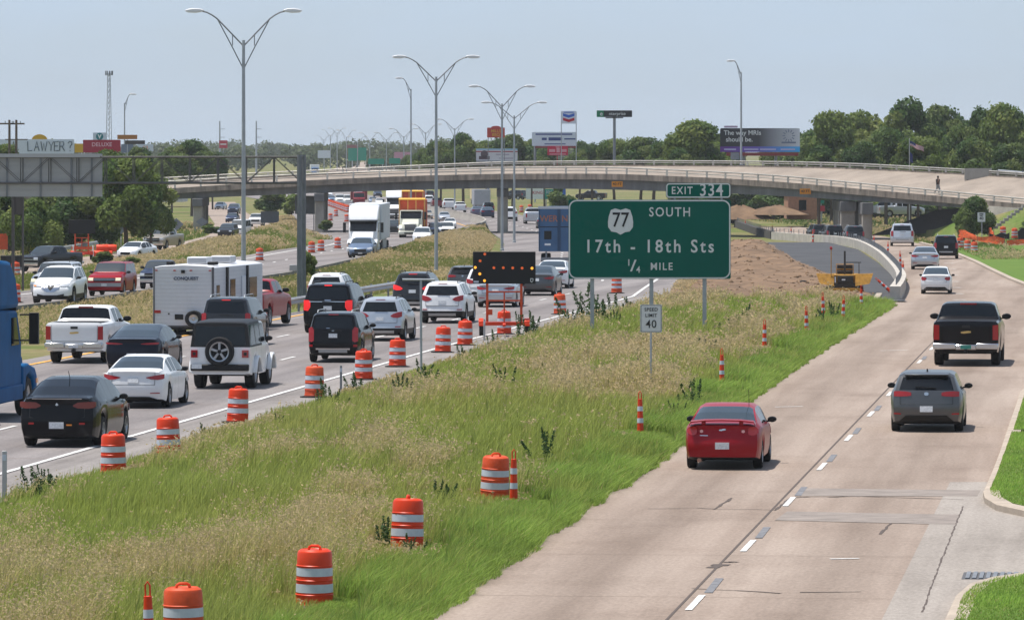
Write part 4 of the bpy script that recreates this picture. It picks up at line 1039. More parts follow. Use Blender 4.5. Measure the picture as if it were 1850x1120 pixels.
der('suv_wide', 'suv', W=2.02, L=5.1, top=[(a * 5.1 / 4.85, b + .06) for a, b in SPEC['suv']['top']], belt=[(a * 5.1 / 4.85, b + .04) for a, b in SPEC['suv']['belt']], plan=PLAN(5.1), axles=(1.08, 4.0), ws=(2.75 * 5.1 / 4.85, 3.45 * 5.1 / 4.85), win=[(.4, 1.15), (1.24, 2.1), (2.18, 3.3)], mirror=(3.3, 1.3, 1.5), extra=rack(1.87, .5, 2.6, .62, M['black']),
    ends=[('tail_lamp', 'sym', 'rear', cols((.66, .98, 1.20), (.75, .84, 1.24), (.92, .86, 1.24)), M['tail'], .012), plate(.95, .155, .075), ('brake_lamp', 'one', 'rear', cols((-.14, 1.77, 1.81), (.14, 1.77, 1.81)), M['tail'], .014), ('chrome_strip', 'one', 'rear', cols((-.70, 1.17, 1.20), (.66, 1.17, 1.20)), M['chrome'], .014),
          ('emblem', 'one', 'rear', cols((-.12, 1.22, 1.26), (.12, 1.22, 1.26)), M['chrome'], .014)] + frontset(.95))
der('suv_old', 'suv', L=5.2, W=1.96, roofw=[(0, .80), (5, .80)], ends=SPEC['suv']['ends'][:3] + [('headlamp', 'sym', 'front', cols((.62, .86, 1.02), (.90, .86, 1.02)), mat('lit_headlamp', (.8, .75, .55), .3, emit=.15), .012), ('grille', 'one', 'front', cols((-.58, .82, 1.02), (.58, .82, 1.02)), M['black'], .012), ('grille_bar', 'one', 'front', cols((-.6, .91, .945), (.6, .91, .945)), M['chrome'], .022),
     ('front_bumper', 'one', 'front', cols((-.93, .54, .74), (.93, .54, .74)), M['steel'], .05), ('front_plate', 'one', 'front', cols((-.15, .56, .70), (.15, .56, .70)), M['plate'], .07)],
    top=[(0, 1.80), (.2, 1.82), (.6, 1.835), (1.3, 1.84), (2.6, 1.835), (3.0, 1.80), (3.4, 1.50), (3.65, 1.28), (4.3, 1.22), (5.0, 1.15), (5.12, 1.08), (5.2, 1.0)], belt=[(0, 1.2), (3.6, 1.16), (5.0, 1.08), (5.2, .9)], plan=[(0, .96), (.3, 1), (4.7, 1), (5.2, .96)], axles=(1.15, 4.2), ws=(3.0, 3.6), win=[(.4, 1.3), (1.4, 2.2), (2.28, 3.3)], cf=.1, extra=rack(1.85, .6, 2.6, .62, M['black']), mirror=(3.4, 1.3, 1.2))
def jeep_extra(rf, ff):
    c = (0, -.02, 1.02); o = []
    mb = MB(); mb.lathe([(.27, -.12), (.37, -.12), (.40, -.07), (.40, .07), (.37, .10), (.27, .10)], 28, 'Y', (0, -.02, 1.02), closed=True); o.append(('spare_wheel', mb, M['rubber']))
    mb = MB(); mb.lathe([(.275, .05), (.275, -.11), (.24, -.10), (.225, -.06), (.225, -.03)], 24, 'Y', (0, -.02, 1.02), closed=True); o[0][1].lathe([(.26, -.02), (.26, -.015)], 20, 'Y', (0, -.02, 1.02))
    for k in range(5):
        a = R(90 + 72 * k); mb.prism([(math.cos(a + q) * r_, 1.02 + math.sin(a + q) * r_) for q, r_ in ((-.5, .06), (-.14, .25), (.14, .25), (.5, .06))], -.11, -.05, 'Y')
    o.append(('spare_rim', mb, M['rim']))
    for ya in (1.0, 3.46):
        for s_ in (-1, 1):
            mb = MB(); pts = []
            for a in range(0, 181, 20): pts.append((ya + .50 * math.cos(R(a)), .42 + .47 * math.sin(R(a))))
            for a in range(180, -1, -20): pts.append((ya + .43 * math.cos(R(a)), .42 + .40 * math.sin(R(a))))
            mb.prism(pts, s_ * .80, s_ * .945); o.append(('fender_flare', mb, None))
    mb = MB(); mb.bx(-.80, .80, -.10, .2, .50, .68); o.append(('bumper', mb, M['black']))
    mb = MB(); mb.bx(-.76, -.48, -.135, -.10, .56, .68); o.append(('licence_plate', mb, M['plate']))
    for s_ in (-1, 1):
        mb = MB(); mb.bx(s_ * .70 - .09, s_ * .70 + .09, -.03, .1, .86, 1.06); o.append(('tail_lamp', mb, M['tail']))
        mb = MB(); mb.bx(s_ * .70 - .04, s_ * .70 + .04, -.036, .0, .92, 1.0); o.append(('reversing_lamp', mb, M['black']))
    return o
SPEC['jeep'] = dict(seams=[1.03, 1.86, 2.65], name='suv', L=4.3, W=1.70, gc=.34, axles=(1.0, 3.46), R=.41, gap=.05, tw=.26, mirror=(2.75, 1.30, 1.1), cr=.03, cf=.08, bw=.99, hardtop=2.0, trim=0, extra=jeep_extra,
    top=[(0, 1.80), (.1, 1.83), (.6, 1.85), (2.0, 1.86), (2.45, 1.84), (2.6, 1.80), (2.85, 1.30), (2.95, 1.22), (3.9, 1.16), (4.2, 1.12), (4.3, 1.06)], belt=[(0, 1.14), (2.8, 1.14), (3.9, 1.08), (4.3, 1.0)], plan=[(0, .97), (.3, 1), (2.8, 1), (4.3, .80)],
    roofw=[(0, .86), (4.3, .86)], rear=[(.3, .03), (.5, 0), (1.14, 0), (1.8, .10), (1.86, .14)], front=[(.3, .05), (.6, 0), (1.0, .0), (1.1, .06)], capglass=1, ws=(2.6, 2.86), win=[(.14, .98), (1.08, 1.82), (1.9, 2.55)],
    ends=frontset(.9, hl=cols((.45, .8, .98), (.62, .8, .98)), gw=.36, gz=(.7, 1.05)))
def pk_extra(dark):
    def f(rf, ff):
        mb = MB(); mb.bx(-.98, -.30, -.16, .12, .52, .70); mb.bx(.30, .98, -.16, .12, .52, .70); mb.bx(-.32, .32, -.12, .1, .50, .66)
        o = [('bumper', mb, M['chrome'])]
        mb = MB(); mb.bx(-.16, .16, -.135, -.118, .53, .65); o.append(('licence_plate', mb, M['plate_green'] if dark else M['plate']))
        mb = MB(); mb.bx(-.05, .05, -.22, .3, .40, .49); mb.bx(-.6, .6, .1, .3, .38, .46); o.append(('tow_hitch', mb, M['black']))
        mb = MB(); mb.bx(-.12, .12, rf(0, 1.2) - .02, rf(0, 1.2) + .03, 1.16, 1.24); o.append(('tailgate_handle', mb, M['black']))
        return o
    return f
SPEC['pickup'] = dict(seams=[1.95, 2.89, 3.9], gaps=(.775, .74, 1.28), name='pickup_truck', L=5.85, W=2.03, gc=.36, axles=(1.25, 4.90), R=.41, gap=.09, tw=.27, mirror=(3.75, 1.40, 1.5), cr=.05, cf=.18, trim=0, extra=pk_extra(0), bw=.975,
    top=[(0, 1.36), (.05, 1.365), (.15, 1.365), (1.85, 1.38), (1.92, 1.46), (2.05, 1.80), (2.12, 1.85), (2.6, 1.885), (3.2, 1.88), (3.5, 1.83), (3.9, 1.53), (4.2, 1.32), (4.6, 1.27), (5.4, 1.20), (5.75, 1.10), (5.85, 1.0)],
    belt=[(0, 1.30), (1.9, 1.31), (4.1, 1.24), (5.4, 1.12), (5.85, .9)], plan=[(0, .965), (.3, .99), (1.3, 1), (4.9, 1), (5.5, .97), (5.85, .90)], roofw=[(0, .86), (1.9, .74), (2.6, .75), (4.2, .78)],
    rear=[(.35, .02), (.66, .02), (.7, .0), (1.3, .0), (1.37, .03)], front=[(.3, .10), (.5, .0), (1.0, .0), (1.15, .06)], rg=(1.92, 2.07), ws=(3.5, 4.15), win=[(2.22, 2.85), (2.93, 3.8)], bed=(.12, 1.85),
    ends=[('tail_lamp', 'sym', 'rear', cols((.80, .80, 1.24), (.97, .80, 1.25)), M['tail'], .012), ('emblem', 'one', 'rear', cols((-.15, 1.0, 1.045), (-.06, .99, 1.055), (.06, 1.005, 1.07), (.15, 1.015, 1.06)), M['gold'], .014),
          ('headlamp', 'sym', 'front', cols((.60, .86, 1.06), (.90, .86, 1.06)), M['head'], .012), ('grille', 'one', 'front', cols((-.58, .74, 1.06), (.58, .74, 1.06)), M['black'], .014), ('grille_bar', 'one', 'front', cols((-.58, .88, .93), (.58, .88, .93)), M['chrome'], .024), ('front_bumper', 'one', 'front', cols((-.9, .46, .68), (.9, .46, .68)), M['chrome'], .03)])
SPEC['pickup']['ends'].append(('brake_lamp', 'one', 'rear', cols((-.001, 1.3, 1.301), (.001, 1.3, 1.301)), M['tail'], 0))
SPEC['pickup']['ends'].pop()
def pk_lamp(f):
    def g(rf, ff):
        mb = MB(); mb.bx(-.25, .25, 2.04, 2.10, 1.80, 1.85); return f(rf, ff) + [('brake_lamp', mb, M['tail'])]
    return g
SPEC['pickup']['extra'] = pk_lamp(pk_extra(0))
der('pickup_dark', 'pickup', extra=pk_lamp(pk_extra(1)), L=5.85)
SPEC['van'] = dict(SPEC['suv_old'], name='van', L=5.3, W=2.0, top=[(0, 2.05), (.2, 2.08), (3.2, 2.08), (3.7, 2.0), (4.3, 1.45), (4.6, 1.22), (5.1, 1.1), (5.3, .95)], belt=[(0, 1.2), (4.0, 1.15), (5.3, .9)], plan=PLAN(5.3), ws=(3.7, 4.4), win=[(.4, 1.9), (2.0, 2.9), (3.0, 4.0)], axles=(1.1, 4.3), mirror=(4.0, 1.3, 1.5), rear=[(.28, .1), (.5, 0), (1.2, .03), (2.0, .12), (2.1, .16)], extra=lambda rf, ff: [])

PW = {k: paint(*v) for k, v in dict(white=('white', (.74, .75, .76)), black=('black', (.008, .008, .010)), navy=('navy', (.010, .012, .022)), silver=('silver', (.50, .53, .57), .55), silver2=('light_silver', (.58, .60, .64), .45),
    grey=('grey', (.105, .108, .112), .55), dgrey=('dark_grey', (.045, .047, .052), .5), red=('red', (.27, .005, .012), .0), red2=('bright_red', (.42, .025, .028)), maroon=('maroon', (.20, .012, .02)), tan=('tan', (.36, .32, .26), .3),
    blue=('blue', (.018, .10, .27), .2), dblue=('dark_blue', (.02, .032, .075), .3), lblue=('blue_grey', (.16, .22, .32), .45), cream=('cream', (.66, .66, .55)), purple=('purple_grey', (.12, .11, .17), .4)).items()}
HD = [(0, 6.4), (285, 6.4), (360, 3), (450, 1), (600, -1.5), (680, -3), (900, -5)]
def rear_car(kind, pm, xc, yb, wpx, label, cat='car', head=None, z=None, smax=1.13, **k):
    g = G(xc, yb, z); W = SPEC[kind]['W'] * .96; s_ = min(smax, max(.84, wpx / (W * K(g.y)))) if wpx else 1.
    h_ = ip(HD, g.y) if head is None else head; g = g - Vector((math.sin(R(h_)), math.cos(R(h_)), 0)) * SPEC[kind]['axles'][0] * .8
    return car(kind, PW[pm], g, h_, label, cat, s_, **k)
def front_car(kind, pm, xc, yb, wpx, label, cat='car', head=None, z=None, **k):
    g = G(xc, yb, z); W = SPEC[kind]['W'] * .96; s_ = min(1.13, max(.84, wpx / (W * K(g.y)))) if wpx else 1.
    h_ = ip([(0, 6.4), (300, 6.0), (437, 3), (520, 1), (640, -1.5), (800, -3), (1100, -4.5)], g.y) if head is None else head
    g = g - Vector((math.sin(R(h_)), math.cos(R(h_)), 0)) * (SPEC[kind]['L'] - SPEC[kind]['axles'][1]) * .8
    return car(kind, PW[pm], g, h_ + 180, label, cat, s_, anchor='front', **k)
# ------------------------------------------------------------ traffic on the highway, driving away
GW = 'vehicles driving away on the highway'
rear_car('sedan_square', 'black', 113, 806, 142, 'black sedan with smoked tail lamps beside the blue truck, nearest car on the highway', group=GW)
rear_car('sedan', 'white', 249, 736, 112, 'white sedan with slanted red tail lamps right behind the black sedan', group=GW)
rear_car('sedan_long', 'navy', 246, 670, 101, 'dark navy sedan with thin tail lamp strip, partly hidden behind the white sedan', group=GW)
rear_car('pickup', 'white', 144, 655, 105, 'white crew cab pickup with gold emblem on its tailgate', 'pickup truck', group=GW)
rear_car('jeep', 'white', 405, 701, 111, 'boxy white off-roader with black hardtop and spare wheel on its tail', 'suv', group=GW)
rear_car('suv', 'dgrey', 413, 626, 92, 'dark grey suv with roof rails, right behind the travel trailer', 'suv', group=GW, lit=True)
rear_car('suv_wide', 'black', 597, 601, 93, 'large black suv with lit brake lamps and chrome strip on its tailgate', 'suv', group=GW, lit=2)
rear_car('crossover', 'white', 592, 562, 72, 'white crossover mostly hidden by the large black suv, beside the guardrail', 'suv', group=GW)
rear_car('suv_hitch', 'black', 607, 654, 93, 'black suv with steel rear step and tow hitch beside the orange drums', 'suv', group=GW)
rear_car('crossover', 'silver', 690, 616, 83, 'silver crossover with slanted red lamp, just ahead of the black suv with the hitch', 'suv', group=GW)
rear_car('crossover', 'dgrey', 748, 562, 74, 'dark grey hatchback behind the T-shaped sign post', 'suv', group=GW, lit=2)
rear_car('crossover', 'white', 802, 584, 79, 'white crossover with wide red tail lamps, right of the T-shaped sign post', 'suv', group=GW)
rear_car('hatch', 'grey', 838, 530, 58, 'grey hatchback farthest left among the cars beyond the arrow board', 'hatchback', group=GW)
rear_car('crossover', 'white', 876, 546, 66, 'white suv half hidden by the left edge of the arrow board', 'suv', group=GW)
rear_car('sedan', 'silver', 898, 555, 69, 'silver sedan seen between the orange legs of the arrow board', group=GW)
rear_car('sedan', 'grey', 971, 534, 64, 'grey sedan at the right edge of the arrow board', group=GW)
rear_car('sedan', 'white', 997, 521, 60, 'white sedan between the grey sedan and the blue truck trailer', group=GW)
LG = dict(lite=True, group=GW)
rear_car('crossover', 'white', 921, 400, 29, 'white suv half hidden by the right side of the bridge pier', 'suv', **LG)
rear_car('pickup', 'silver', 964, 405, 30, 'silver suv just left of the blue truck trailer roof', 'suv', **LG)
rear_car('sedan', 'dgrey', 984, 413, 28, 'dark sedan tucked behind the blue truck trailer', **LG)
rear_car('sedan', 'purple', 863, 391, 22, 'purple grey sedan left of the bridge pier under the overpass', **LG)
rear_car('sedan', 'dblue', 881, 394, 24, 'dark blue sedan touching the left side of the bridge pier', **LG)
rear_car('suv', 'black', 883, 385, 20, 'black suv ahead of the dark blue sedan near the bridge pier', 'suv', **LG)
rear_car('pickup', 'white', 832, 384, 20, 'white service pickup with an amber roof beacon past the barrier', 'pickup truck', **LG)
rear_car('pickup', 'white', 812, 379, 21, 'white pickup left of the service pickup beyond the barrier', 'pickup truck', **LG)
rear_car('pickup', 'maroon', 790, 376, 19, 'dark red pickup beyond the second lamp post', 'pickup truck', **LG)
rear_car('crossover', 'white', 775, 371, 19, 'white suv just left of the dark red pickup', 'suv', **LG)
rear_car('suv', 'dgrey', 777, 359, 15, 'dark suv farther ahead above the white suv, under the bridge girder', 'suv', **LG)
rear_car('sedan', 'lblue', 760, 354, 14, 'pale blue car high beside the orange truck load', **LG)

# ------------------------------------------------------------ oncoming traffic
GO = 'vehicles coming towards the camera on the oncoming carriageway'
front_car('crossover_front', 'white', 96, 550, 72, 'white crossover with chrome grille, nearest on the oncoming carriageway', 'suv', group=GO)
front_car('suv_old', 'silver2', 92, 539, 66, 'silver suv driving beside the white crossover, half hidden behind it', 'suv', group=GO, name='suv')
front_car('suv_old', 'red', 193, 535, 62, 'old red suv with steel bumper and lit headlamps', 'suv', group=GO)
front_car('pickup', 'dblue', 281, 522, 52, 'dark blue pickup half hidden behind the travel trailer', 'pickup truck', group=GO)
front_car('sedan', 'lblue', 652, 466, 44, 'blue grey sedan right in front of the white semi truck', group=GO)
LO = dict(lite=True, group=GO)
front_car('crossover', 'white', 762, 442, 33, 'white compact suv in front of the cream dump truck, left of the lamp post', 'suv', **LO)
front_car('suv', 'dblue', 786, 429, 27, 'dark blue suv behind the second lamp post', 'suv', **LO)
front_car('pickup', 'white', 806, 429, 22, 'white pickup with amber lamp beside the dark blue suv', 'pickup truck', **LO)
front_car('sedan', 'white', 813, 413, 22, 'white sedan behind the white pickup, right of the second lamp post', **LO)
front_car('sedan', 'silver', 803, 400, 20, 'silver sedan farther back beside the tan barrier', **LO)
front_car('sedan', 'tan', 772, 396, 16, 'tan sedan between the orange truck and the second lamp post', **LO)
front_car('suv', 'dgrey', 710, 423, 21, 'dark grey suv between the white semi and the cream dump truck', 'suv', **LO)
front_car('van', 'white', 629, 370, 15, 'white van left of the maroon box truck', 'van', **LO)
front_car('van', 'white', 614, 369, 10, 'white tall van farthest left but one under the bridge', 'van', **LO)
front_car('sedan', 'lblue', 599, 365, 13, 'pale blue car behind the red drum row under the bridge', **LO)
front_car('suv', 'white', 594, 358, 13, 'white suv behind the pale blue car near the left bridge pier', 'suv', **LO)
front_car('sedan', 'lblue', 674, 368, 14, 'blue green car just right of the maroon box truck', **LO)
front_car('sedan', 'white', 686, 371, 14, 'white car above the white semi roof', **LO)
front_car('pickup', 'dblue', 683, 357, 14, 'dark pickup far back above the white car', 'pickup truck', **LO)

# ------------------------------------------------------------ left side road
GS = 'vehicles on the side road at the left'
front_car('sedan', 'white', 233, 470, 40, 'white sedan half hidden by roadside weeds on the side road', group=GS, head=20)
front_car('pickup', 'tan', 281, 452, 41, 'tan pickup following the white sedan on the side road', 'pickup truck', group=GS, head=14)
front_car('pickup', 'dgrey', 60, 491, 48, 'dark grey pickup at the left edge beside the shrub', 'pickup truck', group=GS, head=30)
LS = dict(lite=True, group=GS)
front_car('sedan', 'silver', 396, 379, 14, 'white fronted sedan farthest back on the pink side road', head=8, **LS)
front_car('suv', 'dblue', 421, 387, 19, 'dark blue suv second back on the pink side road', 'suv', head=4, **LS)
front_car('sedan', 'dblue', 418, 402, 19, 'dark blue sedan in front of the dark blue suv on the side road', head=4, **LS)
front_car('pickup', 'white', 462, 410, 22, 'white pickup beside the first lamp post on the side road', 'pickup truck', head=2, **LS)
front_car('suv', 'dgrey', 408, 431, 26, 'dark suv with lit headlamps behind the tall grass', 'suv', head=8, **LS)
front_car('van', 'white', 430, 427, 23, 'white van just left of the first lamp post', 'van', head=8, **LS)

# ------------------------------------------------------------ frontage road, driving away
GF = 'vehicles driving away on the frontage road'
rear_car('coupe', 'red', 1309, 846, 134, 'red two-door coupe with rear spoiler, nearest on the frontage road', group=GF)
rear_car('hatch', 'grey', 1675, 779, 127, 'grey hatchback with red tail lamps behind the dark pickup', 'hatchback', group=GF)
rear_car('pickup_dark', 'black', 1747, 660, 118, 'black pickup with gold emblem and green temporary plate', 'pickup truck', group=GF, head=7.0)
rear_car('sedan_small', 'white', 1691, 531, 53, 'small white sedan nearest the end of the ramp wall', group=GF, head=6)
rear_car('sedan', 'silver', 1671, 487, 49, 'silver sedan ahead of the small white sedan', group=GF, head=5)
rear_car('suv', 'black', 1709, 468, 44, 'black suv beside the right kerb', 'suv', group=GF, head=4)
rear_car('suv', 'silver2', 1630, 445, 44, 'silver suv beside the bridge pier at the right', 'suv', group=GF, head=4)
rear_car('suv', 'dgrey', 1544, 441, 34, 'dark suv with white roof behind the ramp wall, nearest the bridge pier', 'suv', group=GF, head=-2)
rear_car('suv', 'black', 1507, 438, 32, 'black suv in the middle of the three behind the ramp wall', 'suv', group=GF, head=-6)
rear_car('suv', 'dgrey', 1480, 433, 28, 'dark suv leftmost of the three behind the ramp wall', 'suv', group=GF, head=-8)
rear_car('sedan', 'dgrey', 1322, 406, 22, 'dark car just showing at the right edge of the exit sign', group=GF, head=-10, lite=True)
GP = 'vehicles parked beyond the bridge'
def side_car(kind, pm, xc, yb, z, head, label, cat, s_=1., **k):
    g = G(xc, yb, z); d = Vector((math.sin(R(head)), math.cos(R(head)), 0))
    return car(kind, PW[pm], g - d * SPEC[kind]['L'] / 2 * s_, head, label, cat, s_, group=GP, lite=True, **k)
side_car('pickup_dark', 'dgrey', 1450, 392, -.9, -80, 'dark pickup parked side-on in front of the brick building', 'pickup truck')
side_car('pickup', 'white', 1600, 390, -.6, -80, 'white pickup parked side-on right of the bridge pier', 'pickup truck')
side_car('pickup', 'silver', 1628, 392, -.6, 82, 'silver pickup parked in front of the white pickup', 'pickup truck')
side_car('suv', 'dgrey', 928, 361, -1.2, -60, 'grey suv far off just right of the bridge pier top', 'suv')
side_car('pickup_dark', 'black', 1068, 362, -1.4, -75, 'black pickup parked far off above the exit sign', 'pickup truck')

# ------------------------------------------------------------ trucks
def wheels(parent, spots, r=.5, w_=.28, dual=False):
    mb = MB(); ww = w_ * (2 if dual else 1)
    mb.lathe([(r * .55, -ww / 2), (r * .92, -ww / 2), (r, -ww / 2 + .05), (r, ww / 2 - .05), (r * .92, ww / 2), (r * .55, ww / 2)], 24, 'X', closed=True)
    me = mb.mesh('wheel', M['rubber'], 35); mb = MB(); mb.lathe([(r * .57, -ww * .4), (r * .57, ww * .45), (r * .45, ww * .3), (r * .2, ww * .3), (r * .18, ww * .5), (.02, ww * .5)], 18, 'X', closed=True); rm = mb.mesh('rim', M['rim'], 35)
    for x, y in spots:
        o = link('wheel', me, parent); o.location = (x, y, r)
        if x < 0: o.rotation_euler = (0, 0, math.pi)
        link('rim', rm, o)
def semi(loc, head, label, body, trailer, tl=16., tw=2.6, th=4.1, aero=True, trailer_parts=True, group=None, hoodw=1.0):
    """front bumper at the origin, everything behind it at negative y"""
    a = R(head); t = thing('semi_truck', loc, label, 'truck', -a, group)
    P_ = lambda nm, mb, m, b=0.: mb.build(nm, m, t, bevel=b)
    mb = MB(); mb.prism([(-.25, .62), (-.05, .80), (-.05, 1.05), (-.35, 1.52), (-1.9, 1.93), (-1.9, .7)], -.86 * hoodw, .86 * hoodw); P_('hood', mb, body, .09)
    for s_ in (-1, 1):
        mb = MB(); mb.prism([(-.12, .62), (-.10, 1.0), (-.35, 1.20), (-1.2, 1.34), (-1.9, 1.30), (-1.9, .75), (-1.62, .62), (-1.45, 1.0), (-1.0, 1.1), (-.55, .95), (-.42, .62)], s_ * .78, s_ * 1.20); P_('fender', mb, body, .06)
        mb = MB(); mb.bx(s_ * 1.0 - .16, s_ * 1.0 + .16, -.12, .0, .78, 1.0); o = P_('headlamp', mb, M['head'], .03)
        mb = MB(); mb.bx(s_ * 1.17 - .05, s_ * 1.17 + .05, -.3, -.06, .80, .92); P_('indicator', mb, M['amber'])
    mb = MB(); mb.bx(-.56, .56, -.15, .0, .72, 1.32)
    P_('grille', mb, M['black'], .04)
    mb = MB()
    for z in (.84, .98, 1.12, 1.26): mb.bx(-.54, .54, -.03, .012, z - .018, z + .018)
    mb.bx(-.62, .62, -.25, -.02, 1.34, 1.42); P_('grille_bar', mb, M['chrome'])
    mb = MB(); mb.prism([(-.35, .34), (.06, .34), (.10, .45), (.06, .70), (-.3, .72)], -1.22, 1.22); P_('bumper', mb, body, .05)
    mb = MB(); mb.bx(-.6, .6, .05, .115, .40, .56); P_('air_intake', mb, M['black'])
    mb = MB(); mb.prism([(-1.9, .8), (-1.9, 1.92), (-2.42, 2.72), (-4.9, 2.8), (-4.9, .8)], -1.16, 1.16); P_('cab', mb, body, .07)
    mb = MB(); mb.prism([(-1.92, 1.99), (-1.9, 1.96), (-2.36, 2.70), (-2.40, 2.71)], -1.05, 1.05); o = P_('windshield', mb, M['glass']); o.location = (0, .03, 0)
    mb = MB(); mb.bx(-1.12, 1.12, -2.40, -2.10, 2.70, 2.80); P_('sun_visor', mb, M['black'] if aero else body, .03)
    for s_ in (-1, 1):
        mb = MB(); mb.prism([(-2.25, 1.85), (-2.62, 2.55), (-3.2, 2.55), (-3.2, 1.85)], s_ * 1.15, s_ * 1.175); P_('side_window', mb, M['glass'])
        mb = MB(); mb.bx(s_ * 1.50 - .12, s_ * 1.50 + .12, -2.05, -1.9, 1.85, 2.65); mb.tube([(s_ * 1.15, -2.1, 2.6), (s_ * 1.5, -2.0, 2.6)], .025, 6); mb.tube([(s_ * 1.15, -2.1, 1.95), (s_ * 1.5, -2.0, 1.95)], .025, 6); P_('side_mirror', mb, M['black'], .04)
    if aero:
        mb = MB(); mb.prism([(-2.3, 2.78), (-2.75, 3.6), (-3.4, 3.98), (-4.9, 4.05), (-4.9, 2.78)], -1.2, 1.2); P_('roof_fairing', mb, body, .12)
    mb = MB(); mb.bx(-1.2, 1.2, -4.9, -1.9, .45, .85); P_('side_skirt', mb, body, .04)
    mb = MB(); mb.bx(-.5, .5, -8.2, -1.5, .55, .95); P_('chassis', mb, M['black'])
    wheels(t, [(s_ * 1.02, -1.02) for s_ in (-1, 1)], .5)
    wheels(t, [(s_ * .95, y) for y in (-6.2, -7.4) for s_ in (-1, 1)], .5, .28, True)
    if trailer:
        y0 = -5.5; y1 = y0 - tl
        mb = MB(); mb.bx(-tw / 2, tw / 2, y1, y0, 1.2, th); tr = P_('trailer', mb, trailer, .05)
        mb = MB(); mb.bx(-.5, .5, y1, y0, .9, 1.2); mb.build('frame', M['black'], tr)
        for s_ in (-1, 1): mb = MB(); mb.bx(s_ * 1.2 - .04, s_ * 1.2 + .04, y1 + 5, y0 - 4, .45, 1.2); mb.build('skirt', M['black'] if not trailer_parts else M['alu'], tr)
        wheels(t, [(s_ * .95, y) for y in (y1 + 1.2, y1 + 2.5) for s_ in (-1, 1)], .5, .28, True)
    return t
# big blue tractor cut by the left edge of the frame
gb = G(30, 752); a = R(6.4); gb = gb + Vector((math.sin(a), math.cos(a), 0)) * 1.9
bm_ = mat('truck_blue', (.006, .085, .23), .55, spec=.08, var=.15, scale=1.5)
bt = semi(Vector((P(-14, 0, gb.y).x, gb.y, 0)), 6.4, 'blue semi tractor with black mirror cut off by the left edge of the photo', bm_, None, group=GW); bt.scale = (1.08,) * 3
tw_ = G(654, 463)
semi(tw_, 181.3, 'white semi truck with tall roof fairing pulling a plain white trailer', PW['white'], mat('trailer_white', (.56, .58, .62), .5, var=.08, scale=.6), 15, group=GO)
semi(G(712, 396), 181, 'second white semi truck beside the orange loaded truck', PW['white'], PW['white'], 14, group=GO)
semi(G(741, 430), 181, 'cream dump truck with a vertical grille carrying an orange box', PW['cream'], None, aero=False, group=GO)
# orange containers carried behind the cream cab, and on the truck behind it
def orangebox(loc, label, y0, z1, yellow):
    t = thing('truck_load', loc, label, 'container', -R(181)); om = mat('orange_box', (.55, .07, .018), .5, var=.25, scale=2.)
    mb = MB(); mb.bx(-1.35, 1.35, y0 - 7.5, y0, 1.0, z1); mb.build('box', om, t, bevel=.06)
    mb = MB()
    for x in (-.42, .42): mb.bx(x - .05, x + .05, y0, y0 + .06, 1.4, z1)
    for x in (-1.3, 1.3): mb.bx(x - .06, x + .06, y0, y0 + .05, 1.0, z1)
    mb.build('rib', mat('amber_rib', (.72, .38, .10), .5), t)
    mb = MB(); mb.prism([(y0 + .2, z1 - .02), (y0 + .2, z1 + .1), (y0 - 1.2, z1 + .2), (y0 - 1.2, z1 - .02)], -1.38, 1.38); mb.build('tarp_roll', mat('amber_rail', (.70, .38, .05), .55), t, bevel=.05)
    return t
q = G(741, 430); orangebox(q, 'orange open-top box with amber ribs on the cream dump truck', -5.0, 3.85, 1)
q = G(744, 404); orangebox(q, 'second orange box with amber ribs showing above the first', -2.0, 3.95, 1)
# distant box trucks
def boxtruck(loc, head, label, body, box, oval=False, w_=2.4, h_=3.2, group=None, L_=6.):
    t = thing('box_truck', loc, label, 'truck', -R(head), group)
    mb = MB(); mb.bx(-w_ / 2, w_ / 2, -L_ - 1.2, -1.6, .9, h_); mb.build('cargo_box', box, t, bevel=.05)
    mb = MB(); mb.prism([(0, .5), (0, 1.15), (-.6, 1.35), (-1.1, 2.2), (-1.8, 2.3), (-1.8, .5)], -1.0, 1.0); mb.build('cab', body, t, bevel=.05)
    mb = MB(); mb.prism([(-.56, 1.4), (-1.03, 2.12), (-1.1, 2.12), (-.64, 1.4)], -.9, .9); mb.build('windshield', M['glass'], t)
    if oval:
        mb = MB(); mb.prism([(.62 * math.cos(k * .4189), h_ - .75 + .34 * math.sin(k * .4189)) for k in range(15)], -1.62, -1.585, 'Y'); mb.build('emblem', M['white'], t)
    wheels(t, [(s_ * .9, y) for y in (-1., -L_) for s_ in (-1, 1)], .42)
    return t
boxtruck(G(649, 371), 177, 'maroon box truck with a white oval emblem under the bridge', PW['maroon'], PW['maroon'], True, 2.9, 3.0, GO)
boxtruck(G(712, 356), 177, 'pale tan box truck behind the second white semi', PW['white'], mat('box_tan', (.50, .46, .38), .6), False, 2.5, 3.6, GO)
boxtruck(G(865, 381) + Vector((0, 7, 0)), -5, 'grey box trailer truck left of the bridge pier', PW['silver'], mat('box_grey', (.34, .35, .37), .55, var=.1), False, 2.55, 3.3, GW, 5.)
boxtruck(G(858, 372) + Vector((0, 40, 0)), -5, 'tall truck with a pale yellow roof ahead of the grey box trailer', PW['tan'], mat('box_yellow', (.62, .50, .28), .6), False, 2.6, 3.9, GW, 5.)
boxtruck(G(565, 318) + Vector((0, 20, 0)), 175, 'blue truck cresting the rise above the bridge railing', PW['blue'], PW['white'], False, 2.5, 3.2, None)

